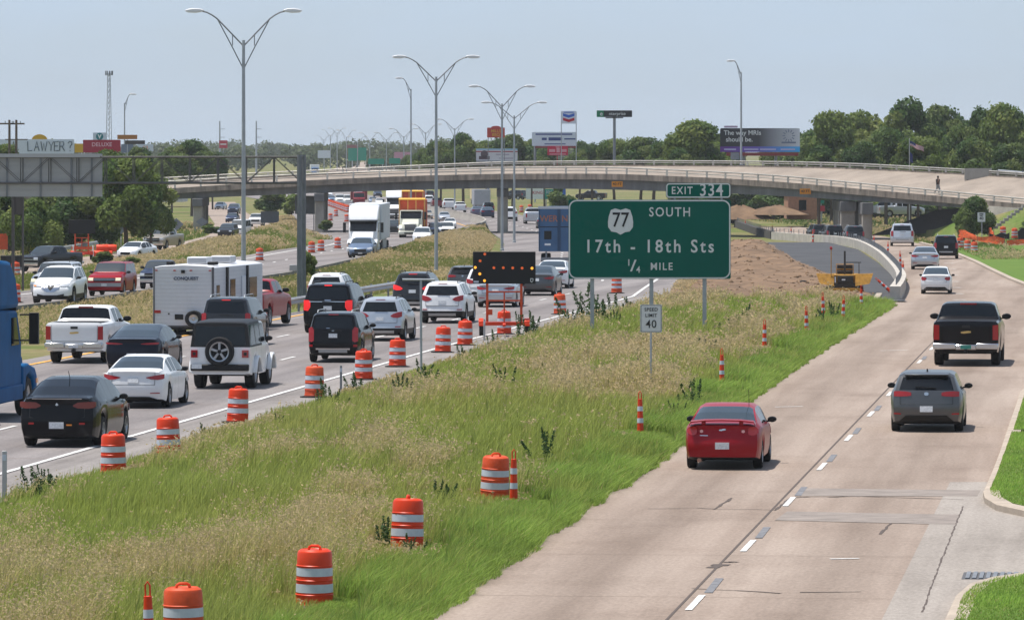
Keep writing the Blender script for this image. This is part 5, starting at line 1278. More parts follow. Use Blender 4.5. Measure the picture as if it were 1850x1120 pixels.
# blue van trailer seen from behind
g = G(1010, 486, -.35); hd = R(3.0)
t = thing('trailer', g, 'tall dusty blue truck trailer with faded orange letters on its doors', 'trailer', -hd, GW)
tb = mat('trailer_blue', (.055, .125, .24), .5, var=.16, scale=.8)
mb = MB(); mb.bx(-1.35, 1.35, 0, 14, 1.15, 4.0); mb.build('box', tb, t, bevel=.03)
mb = MB(); mb.bx(-1.38, 1.38, -.02, .1, 3.95, 4.12); mb.build('roof_rail', mat('rail_grey', (.50, .52, .56), .5), t)
mb = MB()
for x in (-1.3, -.06, .06, 1.3): mb.bx(x - .03, x + .03, -.05, -.002, 1.2, 3.95)
mb.build('lock_rod', mat('rod_blue', (.035, .07, .13), .5), t)
mb = MB(); mb.bx(-1.27, -.1, -.025, -.004, 2.74, 2.79); mb.bx(.1, 1.27, -.025, -.004, 2.74, 2.79); mb.build('door_hinge', M['black'], t)
mb = MB(); mb.bx(-.98, -.5, -.03, -.004, 1.95, 2.5); mb.build('placard_frame', M['black'], t)
ol_ = mat('faded_orange_letters', (.34, .15, .10), .7, var=.2)
text('lettering', 'WER', .58, ol_, t, (-.68, -.012, 3.3), sx=.95, bold=.012); text('lettering', 'NER', .58, ol_, t, (.68, -.012, 3.3), sx=.95, bold=.012)
mb = MB(); mb.bx(-.95, -.55, -.03, -.004, 1.55, 1.68); mb.build('sticker', M['white'], t)
mb = MB(); mb.bx(-1.2, 1.2, -.02, .15, .55, .75); mb.bx(-.9, -.8, .0, .1, .6, 1.2); mb.bx(.8, .9, 0, .1, .6, 1.2); mb.build('bumper', M['steel_dark'], t)
wheels(t, [(s_ * .95, y) for y in (1.2, 2.5) for s_ in (-1, 1)], .5, .28, True)

# travel trailer and the red pickup pulling it
g = G(331, 606); hd = R(9.6)
t = thing('travel_trailer', g, 'white ribbed travel trailer with spare wheel and rooftop air conditioners', 'trailer', -hd, GW)
t.scale = (1, 1, .92); t.location.z -= .12
rvw = mat('rv_white', (.60, .61, .64), .4, var=.04)
mb = MB(); mb.prism([(-1.25, .55), (-1.25, 3.08), (-.9, 3.16), (0, 3.2), (.9, 3.16), (1.25, 3.08), (1.25, .55)], 0, 9.2, 'Y')
mb.build('body', rvw, t, bevel=.03)
mb = MB()
for k in range(15): mb.bx(-1.22, 1.22, -.012, .0, .66 + k * .165, .675 + k * .165)
mb.build('rear_ribs', mat('rv_rib', (.50, .51, .545), .4), t)
mb = MB()
for z in np.arange(.7, 3.0, .165): mb.bx(1.248, 1.262, .05, 9.1, z, z + .015)
mb.build('side_ribs', mat('rv_rib', (.50, .51, .545), .4), t)
text('lettering', 'CONQUEST', .19, mat('rv_lettering', (.06, .08, .13), .5), t, (.12, -.02, 2.60), bold=.006)
mb = MB()
for x in (-1.2, 1.2): mb.bx(x - .03, x + .06 if x > 0 else x + .03, -.02, .04, .5, 3.1)
mb.bx(-1.25, 1.25, -.02, .04, .5, .56); mb.build('corner_trim', mat('rv_trim', (.10, .10, .11), .5), t)
for x in (-1.05, 1.02): mb = MB(); mb.bx(x - .13, x + .13, -.035, .0, 1.10, 1.22); mb.build('tail_lamp', M['tail'], t)
for x in (-1.1, -.35, .32, 1.1): mb = MB(); mb.bx(x - .05, x + .05, -.03, 0, 2.93, 2.98); mb.build('marker_lamp', M['tail'], t)
mb = MB(); mb.bx(-.07, .07, -.08, 0, 2.84, 2.98); mb.build('rear_camera', M['black'], t)
mb = MB(); mb.bx(-.34, .0, -.03, 0, .82, 1.05); mb.build('vent', M['black'], t)
mb = MB(); mb.bx(-.62, -.56, -.03, 0, 1.04, 1.1); mb.build('socket', M['black'], t)
sw = MB(); sw.lathe([(.20, -.24), (.33, -.24), (.36, -.2), (.36, -.06), (.33, -.02), (.20, -.02)], 24, 'Y', (.47, 0, .86), closed=True); o = sw.build('spare_wheel', M['rubber'], t)
sw = MB(); sw.lathe([(.21, -.14), (.19, -.22), (.08, -.20), (.02, -.24)], 20, 'Y', (.47, 0, .86)); sw.build('rim', M['rim'], o)
mb = MB(); mb.bx(-1.2, 1.2, .0, 8.8, .38, .56); mb.build('chassis', M['black'], t); mb = MB(); mb.bx(-.06, .06, 9.0, 10.3, .45, .55); mb.build('drawbar', M['black'], t)
mb = MB(); mb.bx(1.25, 1.33, 2.2, 2.45, .75, 3.05); mb.bx(1.25, 1.33, 6.0, 6.2, .75, 3.05); mb.build('awning_arm', M['black'], t)
mb = MB(); mb.bx(1.25, 1.30, 5.1, 5.75, .62, 2.6); mb.build('door', mat('rv_door', (.68, .69, .71), .4), t, bevel=.02)
for y0, y1, z0, z1 in ((.5, 1.0, 1.5, 2.3), (3.0, 3.9, 1.7, 2.5), (6.6, 8.0, 1.6, 2.5)): mb = MB(); mb.bx(1.25, 1.275, y0, y1, z0, z1); mb.build('window', M['glass'], t)
mb = MB(); mb.bx(1.25, 1.275, 3.4, 3.9, .8, 1.3); mb.build('hatch', M['black'], t)
acm = mat('rv_rooftop_unit', (.62, .63, .65), .5)
for x, y in ((.1, 2.0), (.5, 4.6)):
    mb = MB(); mb.bx(x - .42, x + .42, y, y + 1.0, 3.2, 3.50); o = mb.build('air_conditioner', acm, t, bevel=.05)
    mb = MB()
    for k in range(6): mb.bx(x - .38, x + .38, y - .01, y + .0, 3.25 + k * .037, 3.267 + k * .037)
    mb.build('louvre', mat('louvre_grey', (.30, .31, .33), .5), o)
mb = MB(); mb.box((-.7, .8, 3.25), (.3, .3, .18)); mb.box((.9, 1.4, 3.24), (.4, .3, .14)); mb.build('roof_vent', M['black'], t, bevel=.03)
wheels(t, [(s_ * 1.08, y) for y in (3.6, 4.5) for s_ in (-1, 1)], .36, .2)
d = Vector((math.sin(hd), math.cos(hd), 0))
car('pickup', PW['red'], g + d * 10.4, 9.5, 'red pickup towing the travel trailer, its right side showing', 'pickup truck', 1.05, GW)

# ------------------------------------------------------------ paving machine on the new ramp
g = G(1526, 531); t = thing('paving_machine', g, 'yellow road paving machine with raised hopper wings parked on the dug earth', 'construction vehicle', R(-4), None, .76)
ym = mat('machine_yellow', (.36, .18, .022), .55, var=.35, scale=3.); dk = mat('machine_dark', (.04, .036, .03), .7, var=.3)
for s_ in (-1, 1):
    mb = MB(); mb.face([(s_ * .75, -.3, .55), (s_ * 1.75, -.2, .72), (s_ * 2.0, .1, 1.42), (s_ * .75, .1, 1.40)]); mb.face([(s_ * .75, -.24, .55), (s_ * 1.75, -.14, .72), (s_ * 2.0, .16, 1.42), (s_ * .75, .16, 1.40)])
    mb.prism([(s_ * .75, .55), (s_ * 1.75, .72), (s_ * 2.0, 1.42), (s_ * .75, 1.38)], .1, 1.5, 'Y'); mb.build('hopper_wing', ym, t)
mb = MB(); mb.bx(-.95, .95, .3, 4.2, .5, 1.35); mb.build('body', ym, t, bevel=.05)
mb = MB(); mb.bx(-.9, .9, -.1, .3, .35, .75); mb.bx(-.5, .6, -.15, .3, .75, 1.25); mb.build('front_works', dk, t, bevel=.03)
mb = MB(); mb.bx(-1.15, 1.15, -.35, -.15, .18, .40); mb.build('push_beam', ym, t, bevel=.03)
for s_ in (-1, 1): mb = MB(); mb.prism([(.4, .45), (.15, .28), (.3, .0), (3.9, .0), (4.1, .28), (3.8, .55)], s_ * .95, s_ * 1.3); mb.build('crawler_track', M['rubber'], t, bevel=.04)
mb = MB(); mb.bx(-.55, .55, 1.8, 2.0, 1.35, 2.0); mb.bx(-.5, -.05, 1.7, 2.3, 1.35, 1.6); mb.bx(.05, .5, 1.7, 2.3, 1.35, 1.6); mb.build('seat', dk, t, bevel=.04)
mb = MB()
for pts in ([(-.6, 1.6, 1.35), (-.6, 1.6, 2.05), (.6, 1.6, 2.05), (.6, 1.6, 1.35)], [(-.6, 1.6, 1.7), (.6, 1.6, 1.7)]): mb.tube(pts, .035, 6)
mb.build('handrail', ym, t)
mb = MB(); mb.tube([(.0, .9, 1.3), (.0, .9, 3.0)], .07, 8); mb.build('exhaust', dk, t)
mb = MB(); mb.bx(.05, 1.15, 1.6, 1.66, 2.15, 2.21); mb.tube([(1.0, 1.6, 1.3), (1.0, 1.6, 2.2)], .03, 6); mb.build('canopy_bar', dk, t)
mb = MB(); mb.tube([(-.95, .0, .4), (-.95, 0, 3.1)], .03, 6); mb.build('mast', ym, t)
mb = MB(); mb.lathe([(.02, 3.08), (.09, 3.12), (.11, 3.2), (.09, 3.3), (.02, 3.34)], 12, 'Z', (-.95, 0, 0)); mb.build('sensor', M['tail'], t)
mb = MB(); mb.bx(-.2, .05, -.17, -.14, .95, 1.05); mb.bx(-.7, -.62, -.15, -.1, .8, 1.2); mb.build('decal', M['white'], t)
# ------------------------------------------------------------ traffic drums and tall cones
def drum_parts():
    out = []
    rf = lambda z: .292 - .03 * z
    mb = MB(); pr = [(.30, .03), (.30, .09), (rf(.1), .10)]
    for z0 in (.24, .46, .68): pr += [(rf(z0) , z0 - .012), (rf(z0) + .012, z0), (rf(z0), z0 + .012)]
    pr += [(rf(.86), .86), (rf(.9) - .012, .895), (.21, .925), (.2, .915), (.02, .91)]
    mb.lathe(pr, 28); out.append(('body', mb.mesh('body', M['orange'], 30), M['orange']))
    for z0, z1 in ((.275, .405), (.525, .65)):
        mb = MB(); mb.lathe([(rf(z0) + .004, z0), (rf(z1) + .004, z1)], 28, closed=True); out.append(('reflective_band', mb.mesh('reflective_band', M['refl'], 60), M['refl']))
    mb = MB(); mb.tube([(-.10, 0, .9), (-.085, 0, .955), (-.05, 0, .975), (.05, 0, .975), (.085, 0, .955), (.10, 0, .9)], .022, 7); out.append(('handle', mb.mesh('handle', M['orange'], 40), M['orange']))
    mb = MB(); mb.lathe([(.43, .0), (.43, .035), (.31, .055), (.30, .03)], 22); out.append(('base', mb.mesh('base', M['rubber'], 40), M['rubber']))
    return out
DRUM = drum_parts(); rdm = random.Random(3)
def drum(loc, label, group, rz=0., s_=1., base=True, tilt=(0, 0), dirty=False):
    t = thing('traffic_drum', loc, label, 'traffic drum', rz, group, s_); t.rotation_euler = (tilt[0], tilt[1], rz)
    for nm, me, m in DRUM:
        if nm == 'base' and not base: continue
        o = link(nm, me, t)
        if nm == 'body' and rdm.random() < .45: dirty = True
        if dirty and m is M['orange']: o.material_slots[0].link = 'OBJECT'; o.material_slots[0].material = M['orange_dirty']
    return t
g1 = 'traffic drums along the highway shoulder'
row = [(205, 858), (305, 824), (429, 764), (568, 718), (657, 686), (718, 663), (800, 637), (840, 624), (911, 604), (1012, 568), (1114, 530)]
for k, (x, y) in enumerate(row):
    lb = {8: 'orange drum standing under the arrow board, between its legs', 9: 'orange drum just left of the exit sign on the highway shoulder', 10: 'orange drum seen below the exit sign panel'}.get(k, '%s orange banded drum of the row on the highway shoulder%s' % (ORD[k], ', counted from the camera' if k else ' to the camera'))
    drum(G(x, y), lb, g1, rdm.uniform(-.6, .6), 1.0, tilt=(rdm.uniform(-.03, .03), rdm.uniform(-.03, .03)))
g2 = 'traffic drums standing in the grass bank'
for k, (x, y, h) in enumerate([(332, 1166, .2), (568, 1087, -.3), (735, 984, 1.4), (893, 896, .5)]):
    drum(GB(x, y) - Vector((0, 0, .12)), ['big orange drum cut by the bottom edge, in the grass bank', 'orange drum in the grass between the bottom one and the weed', 'orange drum in the grass with a dark leafy weed at its left side', 'orange drum in the grass touching a tall cone'][k], g2, h, 1.03, base=False, tilt=(rdm.uniform(-.05, .05), rdm.uniform(-.05, .05)))
g3 = 'traffic drums along the oncoming carriageway'
dl_ = [(27, 547, 'orange drum at the left edge of the photo behind the blue truck'), (469, 471, 'orange drum right of the first lamp post beyond the trailer roof'), (563, 457, 'orange drum right behind the gantry column'), (580, 454, 'second orange drum right of the gantry column'), (610, 449, 'third orange drum right of the gantry column'),
       (597, 399, 'small orange drum on the far pavement near the left bridge pier'), (607, 391, 'small orange drum set back right of the left bridge pier'), (626, 401, 'small orange drum left of the white semi cab')]
for x, y, lb in dl_: drum(G(x, y), lb, g3, rdm.uniform(-1, 1), dirty=True)
for x, y, lb in [(78, 488, 'orange drum in front of the dark grey pickup'), (97, 484, 'orange drum right of the dark grey pickup bumper'), (28, 501, 'orange drum in front of the dark message trailer'), (141, 486, 'orange drum under the far black arrow board')]: drum(G(x, y), lb, 'traffic drums on the side road', rdm.uniform(-1, 1), dirty=True)
g4 = 'drums in a tight row beneath the bridge'
for k in range(13):
    u = k / 12; p = G(586 + 42 * u, 369 + 15 * u)
    drum(p, '%s red orange drum of the tight row under the bridge, counted from the white semi' % ORD[12 - k], g4, 0, 1.15, dirty=True)
g5 = 'traffic drums by the orange netting'
for x, y, lb in [(1735, 449, 'orange drum leftmost of three by the orange netting'), (1748, 454, 'orange drum in the middle of three by the orange netting'), (1760, 458, 'orange drum rightmost of three by the orange netting'), (1833, 431, 'orange drum at the right edge behind the netting'), (1812, 428, 'orange drum behind the black sheeting by the netting')]: drum(P(x, y, 491.5 + (441 - y) * .3) if y < 441 else G(x, y, -.95), lb, g5, rdm.uniform(-1, 1), dirty=True)
for x, y, lb in [(942, 384, 'far orange drum first right of the bridge pier'), (957, 382, 'far orange drum second right of the bridge pier'), (982, 387, 'far orange drum above the blue trailer roof'), (995, 388, 'far orange drum beside the exit sign edge')]: drum(G(x, y), lb, 'far drums right of the bridge pier', 0, 1.1, dirty=True)

def cone_parts():
    out = []; rf = lambda z: .088 - .032 * z
    mb = MB(); mb.lathe([(.10, .03), (.10, .06)] + [(rf(z), z) for z in (.07, .3, .5, .7)] + [(.058, .86), (.058, .90), (.03, .905)], 18); out.append(('body', mb.mesh('body', M['orange'], 30), M['orange']))
    for z0, z1 in ((.30, .42), (.60, .72)): mb = MB(); mb.lathe([(rf(z0) + .004, z0), (rf(z1) + .004, z1)], 18, closed=True); out.append(('reflective_band', mb.mesh('reflective_band', M['refl'], 60), M['refl']))
    mb = MB(); mb.tube([(-.034, 0, .9), (-.034, 0, 1.05), (0, 0, 1.10), (.034, 0, 1.05), (.034, 0, .9)], .014, 6); out.append(('handle', mb.mesh('handle', M['orange'], 40), M['orange']))
    mb = MB(); mb.lathe([(.24, 0), (.24, .03), (.11, .05), (.1, .03)], 8); out.append(('base', mb.mesh('base', M['rubber'], 30), M['rubber']))
    return out
CONE = cone_parts()
def cone(loc, label, group, tilt=(0, 0), base=True, rz=0., s_=1.):
    t = thing('tall_cone', loc, label, 'traffic cone', rz, group, s_); t.rotation_euler = (tilt[0], tilt[1], rz)
    for nm, me, m in CONE:
        if nm == 'base' and not base: continue
        link(nm, me, t)
    return t
c1 = 'tall cones along the grass edge of the frontage road'
for x, y, lb in [(270, 1190, 'tall orange cone cut by the bottom edge, left of the big drum'), (928, 906, 'tall orange cone touching a drum in the grass'), (1157, 783, 'tall orange cone below the speed limit sign'), (1304, 692, 'tall orange cone in the grass right of the speed limit post'), (1381, 630, 'tall orange cone right of the exit sign posts'),
                 (1457, 601, 'tall orange cone leftmost of the group before the dug earth'), (1488, 572, 'tall orange cone partly hidden by weeds before the paving machine'), (1523, 578, 'tall orange cone in front of the paving machine')]: cone(GB(x, y) - Vector((0, 0, .03)), lb, c1, (rdm.uniform(-.04, .04), rdm.uniform(-.04, .04)), False, rdm.uniform(-.5, .5))
cone(G(1556, 557), 'tall orange cone with black base right of the paving machine', c1)
cone(G(1609, 531) + Vector((0, 0, .12)), 'tall orange cone leaning far over at the end of the ramp wall', c1, (0, R(-48)))
c2 = 'tall cones along the ramp wall'
for x, y, lb in [(1579, 449, 'tall cone on the bend of the ramp wall below the pier'), (1604, 463, 'tall cone on the ramp wall right below the silver suv'), (1627, 484, 'upper tall cone of the two at the wall end'), (1632, 506, 'lower tall cone of the two at the wall end'), (1469, 437, 'tall cone in front of the leftmost dark suv'), (1525, 438, 'tall cone between the two dark suvs'), (1429, 431, 'tall cone left of the dark suvs'), (1396, 427, 'tall dark cone near the timber formwork'), (1347, 415, 'farthest tall cone by the formwork end')]:
    cone(G(x, y + 1) , lb, c2, (0, rdm.uniform(-.08, .08)), True, 0, 1.1)

# ------------------------------------------------------------ arrow board trailer
def arrowboard(loc, label, wd, w2, ht, zb_, lit, rz=0.):
    t = thing('arrow_board', loc, label, 'arrow board', rz)
    mb = MB(); mb.bx(-wd / 2, wd / 2, -.05, .07, zb_, zb_ + ht); mb.build('board', mat('board_black', (.012, .012, .013), .6), t, bevel=.015)
    for s_ in (-1, 1):
        mb = MB(); mb.bx(s_ * w2 - .05, s_ * w2 + .05, .08, .16, .45, zb_ + .3); mb.build('post', M['orange_dirty'], t)
    mb = MB(); mb.bx(-w2, w2, .09, .15, zb_ - .35, zb_ - .29); mb.bx(-w2, w2, .09, .15, zb_ - .70, zb_ - .64); mb.bx(-.03, .03, .1, .14, .5, zb_ - .3); mb.build('cross_bar', M['orange_dirty'], t)
    mb = MB(); mb.bx(-w2 - .2, w2 + .2, -.1, .5, .42, .56); mb.bx(-.06, .06, -1.6, -.1, .42, .52); mb.build('trailer_frame', M['orange'], t, bevel=.02)
    mb = MB(); mb.box((-w2 + .12, .05, .95), (.18, .14, .22)); mb.build('winch', M['orange_dirty'], t)
    for s_ in (-1, 1):
        mb = MB(); mb.prism([(-.2, .40), (-.16, .60), (.0, .70), (.4, .70), (.56, .60), (.6, .40)], s_ * (w2 + .12), s_ * (w2 + .34)); mb.build('mudguard', M['orange'], t, bevel=.02)
        mb = MB(); mb.lathe([(.16, -.09), (.29, -.09), (.31, -.05), (.31, .05), (.29, .09), (.16, .09), (.02, .06)], 20, 'X', (s_ * (w2 + .23), .2, .31)); mb.build('wheel', M['rubber'], t)
    for (x, z, on) in lit:
        mb = MB(); mb.lathe([(.055, -.075), (.055, -.055), (.012, -.082)], 14, 'Y', (x * wd / 2, 0, zb_ + ht / 2 + z * ht / 2))
        mb.build('lamp', [mat('lamp_dim', (.75, .13, .03), .3, emit=.35), mat('lamp_on', (1., .42, .04), .3, emit=1.1)][on], t)
    return t
g = G(911, 607)
lit = [(-.62, .85, 0), (-.77, .43, 0), (-.925, .02, 1), (-.78, -.38, 1), (-.63, -.80, 1), (-.33, .0, 0), (-.03, .0, 0), (.27, -.01, 0), (.57, -.02, 0), (.885, -.03, 1)]
ab_ = arrowboard(g, 'black arrow board with glowing amber lamps on an orange trailer', 2.5, .68, 1.28, 2.08, lit)
mb = MB(); mb.prism([(1.04, 2.17), (1.04, 2.3), (1.16, 2.3), (1.16, 2.2), (1.1, 2.13)], -.062, -.05, 'Y'); mb.build('emblem', M['signwhite'], ab_)
mb = MB(); mb.prism([(1.065, 2.2), (1.065, 2.275), (1.135, 2.275), (1.135, 2.21), (1.1, 2.16)], -.066, -.06, 'Y'); mb.build('emblem', M['signblack'], ab_)
mb = MB(); mb.bx(-1.22, -1.02, -.06, -.05, 2.12, 2.2); mb.build('sticker', M['refl'], ab_)
arrowboard(G(148, 470), 'dark arrow board on an orange frame beside the side road at the left', 2.0, .5, 1.05, 2.0, [], R(10))

# ------------------------------------------------------------ signs
g = GB(1177, 606); D = g.y; kk = K(D)
def sz(x, y): p = P(x, y, D); return p.x - g.x, p.z - g.z
es = thing('exit_sign', g, 'large green exit sign for 77 SOUTH on three posts', 'road sign', R(.3))
x0, z1 = sz(1027, 361); x1, z0 = sz(1320, 504); w_, h_ = x1 - x0, z1 - z0; cx, cz = (x0 + x1) / 2, (z0 + z1) / 2
def panel(poly, cx, cz, y0, y1, nm, m, par, b=0.): 
    mb = MB(); mb.prism([(cx + a, cz + b_) for a, b_ in poly], y0, y1, 'Y'); return mb.build(nm, m, par, smooth=30)
pn = panel(rrect(w_, h_, .06), cx, cz, -.06, .0, 'panel', M['signgreen'], es)
def ringframe(w, h, r, wd, cx, cz, y0, y1, nm, m, par):
    a = rrect(w, h, r, 8); b = rrect(w - 2 * wd, h - 2 * wd, r - wd, 8); mb = MB(); n = len(a)
    for k in range(n):
        j = (k + 1) % n
        mb.face([(cx + a[k][0], y0, cz + a[k][1]), (cx + a[j][0], y0, cz + a[j][1]), (cx + b[j][0], y0, cz + b[j][1]), (cx + b[k][0], y0, cz + b[k][1])])
        mb.face([(cx + a[k][0], y0, cz + a[k][1]), (cx + a[j][0], y0, cz + a[j][1]), (cx + a[j][0], y1, cz + a[j][1]), (cx + a[k][0], y1, cz + a[k][1])])
    return mb.build(nm, m, par, smooth=0)
ringframe(w_ - .02, h_ - .02, .30, .05, cx, cz, -.066, -.058, 'border', M['signwhite'], es)
tx0, tz1 = sz(1203, 331); tx1, tz0 = sz(1320, 358); tw, th_ = tx1 - tx0, tz1 - tz0; tcx, tcz = (tx0 + tx1) / 2, (tz0 + tz1) / 2
panel(rrect(tw, th_, .12), tcx, tcz, -.06, .0, 'exit_tab', M['signgreen'], es); ringframe(tw - .02, th_ - .02, .12, .045, tcx, tcz, -.066, -.058, 'border', M['signwhite'], es)
def stext(s, x, y, capm, sx=1., sp=1., b=.005, par=es, yy=-.068, m=None):
    X, Z = sz(x, y); text('lettering', s, capm / .73, m or M['signwhite'], par, (X, yy, Z), sx=sx, bold=b, sp=sp)
stext('SOUTH', 1210, 384, .36, .86, 1.22); stext('17th - 18th Sts', 1173, 446, .50, .89, 1.30, .010); stext('MILE', 1195, 482, .285, .92, 1.25)
stext('EXIT', 1232, 345, .29, .84, 1.25); stext('334', 1285, 344.5, .49, .84, 1.12, .008)
stext('1', 1136, 475, .25, .9); stext('4', 1153, 487.5, .25, .9); stext('/', 1144, 481, .45, 1.4)
X, Z = sz(1121, 399); sh = [(-.44, .16), (-.36, .40), (-.20, .46), (0, .40), (.20, .46), (.36, .40), (.44, .16), (.47, -.05), (.46, -.24), (.34, -.40), (.16, -.43), (0, -.52), (-.16, -.43), (-.34, -.40), (-.46, -.24), (-.47, -.05)]
panel([(a * 1.02, b_ * 1.02) for a, b_ in sh], X, Z, -.072, -.06, 'route_shield', M['signwhite'], es); text('lettering', '77', .78, M['signblack'], es, (X, -.078, Z + .01), sx=.84, bold=.006)
for px in (1070, 1177, 1273):
    X, _ = sz(px, 0); mb = MB()
    mb.bx(X - .075, X + .075, .01, .03, -.4, z1 - .1); mb.bx(X - .075, X + .075, .15, .17, -.4, z1 - .1); mb.bx(X - .012, X + .012, .03, .15, -.4, z1 - .1); mb.build('post', M['steel'], es)
mb = MB()
for z in np.linspace(z0 + .3, z1 - .3, 5): mb.bx(x0 + .1, x1 - .1, .0, .012, z - .03, z + .03)
mb.bx(tx0 + .3, tx0 + .38, .0, .05, z1 - .4, tz1 - .1); mb.bx(tx1 - .38, tx1 - .3, .0, .05, z1 - .4, tz1 - .1); mb.build('stiffener', M['steel'], es)

g = GB(1176, 711); D = g.y
sp_ = thing('speed_limit_sign', g, 'white speed limit 40 sign on a thin steel post in the grass', 'road sign', R(1))
x0, z1 = sz(1156.5, 550); x1, z0 = sz(1196, 600.5); w_, h_ = x1 - x0, z1 - z0; cx, cz = (x0 + x1) / 2, (z0 + z1) / 2
panel(rrect(w_, h_, .04), cx, cz, -.02, .0, 'panel', M['signwhite'], sp_); ringframe(w_ - .035, h_ - .035, .035, .014, cx, cz, -.024, -.0195, 'border', M['signblack'], sp_)
for s_, yy, cap in (('SPEED', 559.5, .105), ('LIMIT', 570, .105), ('40', 586, .24)): X, Z = sz(1176.3, yy); text('lettering', s_, cap / .73, M['signblack'], sp_, (X, -.026, Z), sx=.95, bold=.001, sp=1.08)
mb = MB(); mb.tube([(0, .03, -.4), (0, .03, z1 - .05)], .032, 8); mb.build('post', M['steel'], sp_)
g = P(1774, 430, 494); D = g.y; s2 = thing('speed_limit_sign', g, 'small far white speed limit 40 sign by the orange netting', 'road sign')
x0, z1 = sz(1766, 384); x1, z0 = sz(1780, 401); w_, h_ = x1 - x0, z1 - z0; cx, cz = (x0 + x1) / 2, (z0 + z1) / 2
panel(rrect(w_, h_, .04), cx, cz, -.02, .0, 'panel', M['signwhite'], s2)
for s_, zz, cap in (('SPEED', .28, .1), ('LIMIT', .13, .1), ('40', -.12, .27)): text('lettering', s_, cap / .73, M['signblack'], s2, (cx, -.026, cz + zz), bold=.008)
mb = MB(); mb.tube([(0, .03, -.3), (0, .03, z1)], .04, 8); mb.build('post', M['steel'], s2)
# T-shaped post
g = G(761, 690); D = g.y; t = thing('sign_post', g, 'grey steel T-shaped post with a horizontal bar and no sign, in the grass edge', 'post')
_, zt_ = sz(760, 505); xa, _ = sz(727, 0); xb, _ = sz(785, 0)
mb = MB(); mb.tube([(0, 0, -.3), (-.01, 0, zt_)], .038, 8); mb.build('post', M['steel'], t); mb = MB(); mb.tube([(xa, 0, zt_), (xb, 0, zt_ - .01)], .035, 8); mb.build('cross_bar', M['steel'], t)
# thin marker posts
for x, yt, yb, w__, m, lb in [(8, 814, 905, .05, 'alu', 'pale delineator post at the left edge beside the shoulder'), (616, 660, 706, .035, 'steel_dark', 'short grey wooden marker post beside the drums'), (875, 576, 615, .04, 'alu', 'pale marker post at the left wheel of the arrow board'), (875, 692, 722, .03, 'wood', 'short brown stake standing in the tall grass'), (1246, 506, 521, .04, 'steel_dark', 'thin dark stake just below the exit sign')]:
    g = G(x, yb); t = thing('marker_post', g, lb, 'post'); h_ = (yb - yt) / K(g.y); mb = MB(); mb.bx(-w__, w__, -w__ * .5, w__ * .5, -.2, h_); mb.build('post', M[m], t, bevel=.01)
    mb = MB(); mb.bx(-w__ * .8, w__ * .8, -w__ * .6, -w__ * .5 - .001, h_ - .2, h_ - .08); mb.build('reflector', M['refl'], t)
def simple_sign(name, x, yb, boxpx, label, m, post=True, diamond=False, D=None, z=None, lines=(), posts=None, group=None, thick=.05, cat='road sign', pm='steel'):
    """flat sign on posts; boxpx is its outline in the photo"""
    global g
    g0 = G(x, yb, z) if D is None else Vector((P(x, yb, D)))
    k = K(g0.y); t = thing(name, g0, label, cat, 0, group)
    bx0, by0, bx1, by1 = boxpx; cx = ((bx0 + bx1) / 2 - x) / k; cz = (yb - (by0 + by1) / 2) / k; w_, h_ = (bx1 - bx0) / k, (by1 - by0) / k
    poly = [(-w_ / 2, 0), (0, -h_ / 2), (w_ / 2, 0), (0, h_ / 2)] if diamond else rrect(w_, h_, min(w_, h_) * .06)
    panel(poly, cx, cz, -thick, 0, 'panel', m, t)
    if post:
        for px in (posts or [0.]):
            mb = MB(); pr_ = .05 if w_ < 3 else .16; mb.tube([(cx + px * w_, pr_ + .005, -.4), (cx + px * w_, pr_ + .005, cz + h_ * (.4 if diamond else .45))], pr_, 8); mb.build('post', M[pm], t)
    for s_, fx, fz, cap, mm in lines: text('lettering', s_, cap * h_ / .73, mm, t, (cx + fx * w_, -thick - .012, cz + fz * h_), bold=.004 * h_)
    return t, cx, cz, w_, h_
gb_ = mat('sign_back_grey', (.20, .215, .24), .55, .3, var=.1)
simple_sign('warning_sign', 219, 452, (204, 398, 233, 424), 'grey back of a diamond sign in the weeds left of the side road', gb_, diamond=True)
simple_sign('warning_sign', 318, 441, (305, 394, 332, 417), 'grey back of a diamond sign above the tan pickup', gb_, diamond=True)
simple_sign('warning_sign', 365, 425, (354, 393, 376, 409), 'grey back of a diamond sign in front of the left bridge pier', gb_, diamond=True)
simple_sign('blank_sign', 487, 418, (471, 382, 504, 403), 'grey back of a wide panel sign on posts right of the first lamp post', gb_, posts=[-.3, .3])
simple_sign('blank_sign', 553, 418, (533, 354, 573, 387), 'large grey back of a panel sign behind the gantry column', gb_, posts=[-.35, .35])
simple_sign('route_sign', 187, 424, (182, 382, 193, 391), 'small green sign above two route shields at the side road', M['signgreen2'])
simple_sign('exit_sign', 991, 392, (984, 342, 999, 360), 'small green 334 exit sign with arrow under the bridge', M['signgreen2'], lines=[('334', 0, .2, .30, M['signwhite']), ('/', 0, -.22, .36, M['signwhite'])], posts=[-.3, .3], z=-1.2)
simple_sign('billboard', 966, 362, (950, 341, 983, 360), 'low white roadside board with a small red word under the bridge', M['signwhite'], lines=[('KING', .15, .1, .3, mat('sign_red', (.42, .02, .04), .5))], z=-1.2)
om_ = mat('sign_orange', (.70, .26, .02), .5)
for x, y, dd, lb in ((1115, 333, 572.2, 'small orange sign fixed to the bridge girder above the exit sign'), (1455, 346, 545.4, 'small orange sign fixed to the bridge girder right of the exit sign')):
    simple_sign('hanging_sign', x, y, (x - 10, y - 5, x + 10, y + 5), lb, om_, post=False, D=dd, lines=[('40 FT', 0, 0, .5, M['signblack'])])
simple_sign('stop_sign', 1485, 396, (1480, 372, 1490, 382), 'small red stop sign in front of the brick building', mat('sign_red', (.42, .02, .04), .5), z=-.9)
simple_sign('street_sign', 1483, 396, (1478, 362, 1489, 368), 'small green street name sign above the stop sign', M['signgreen2'], z=-.9)
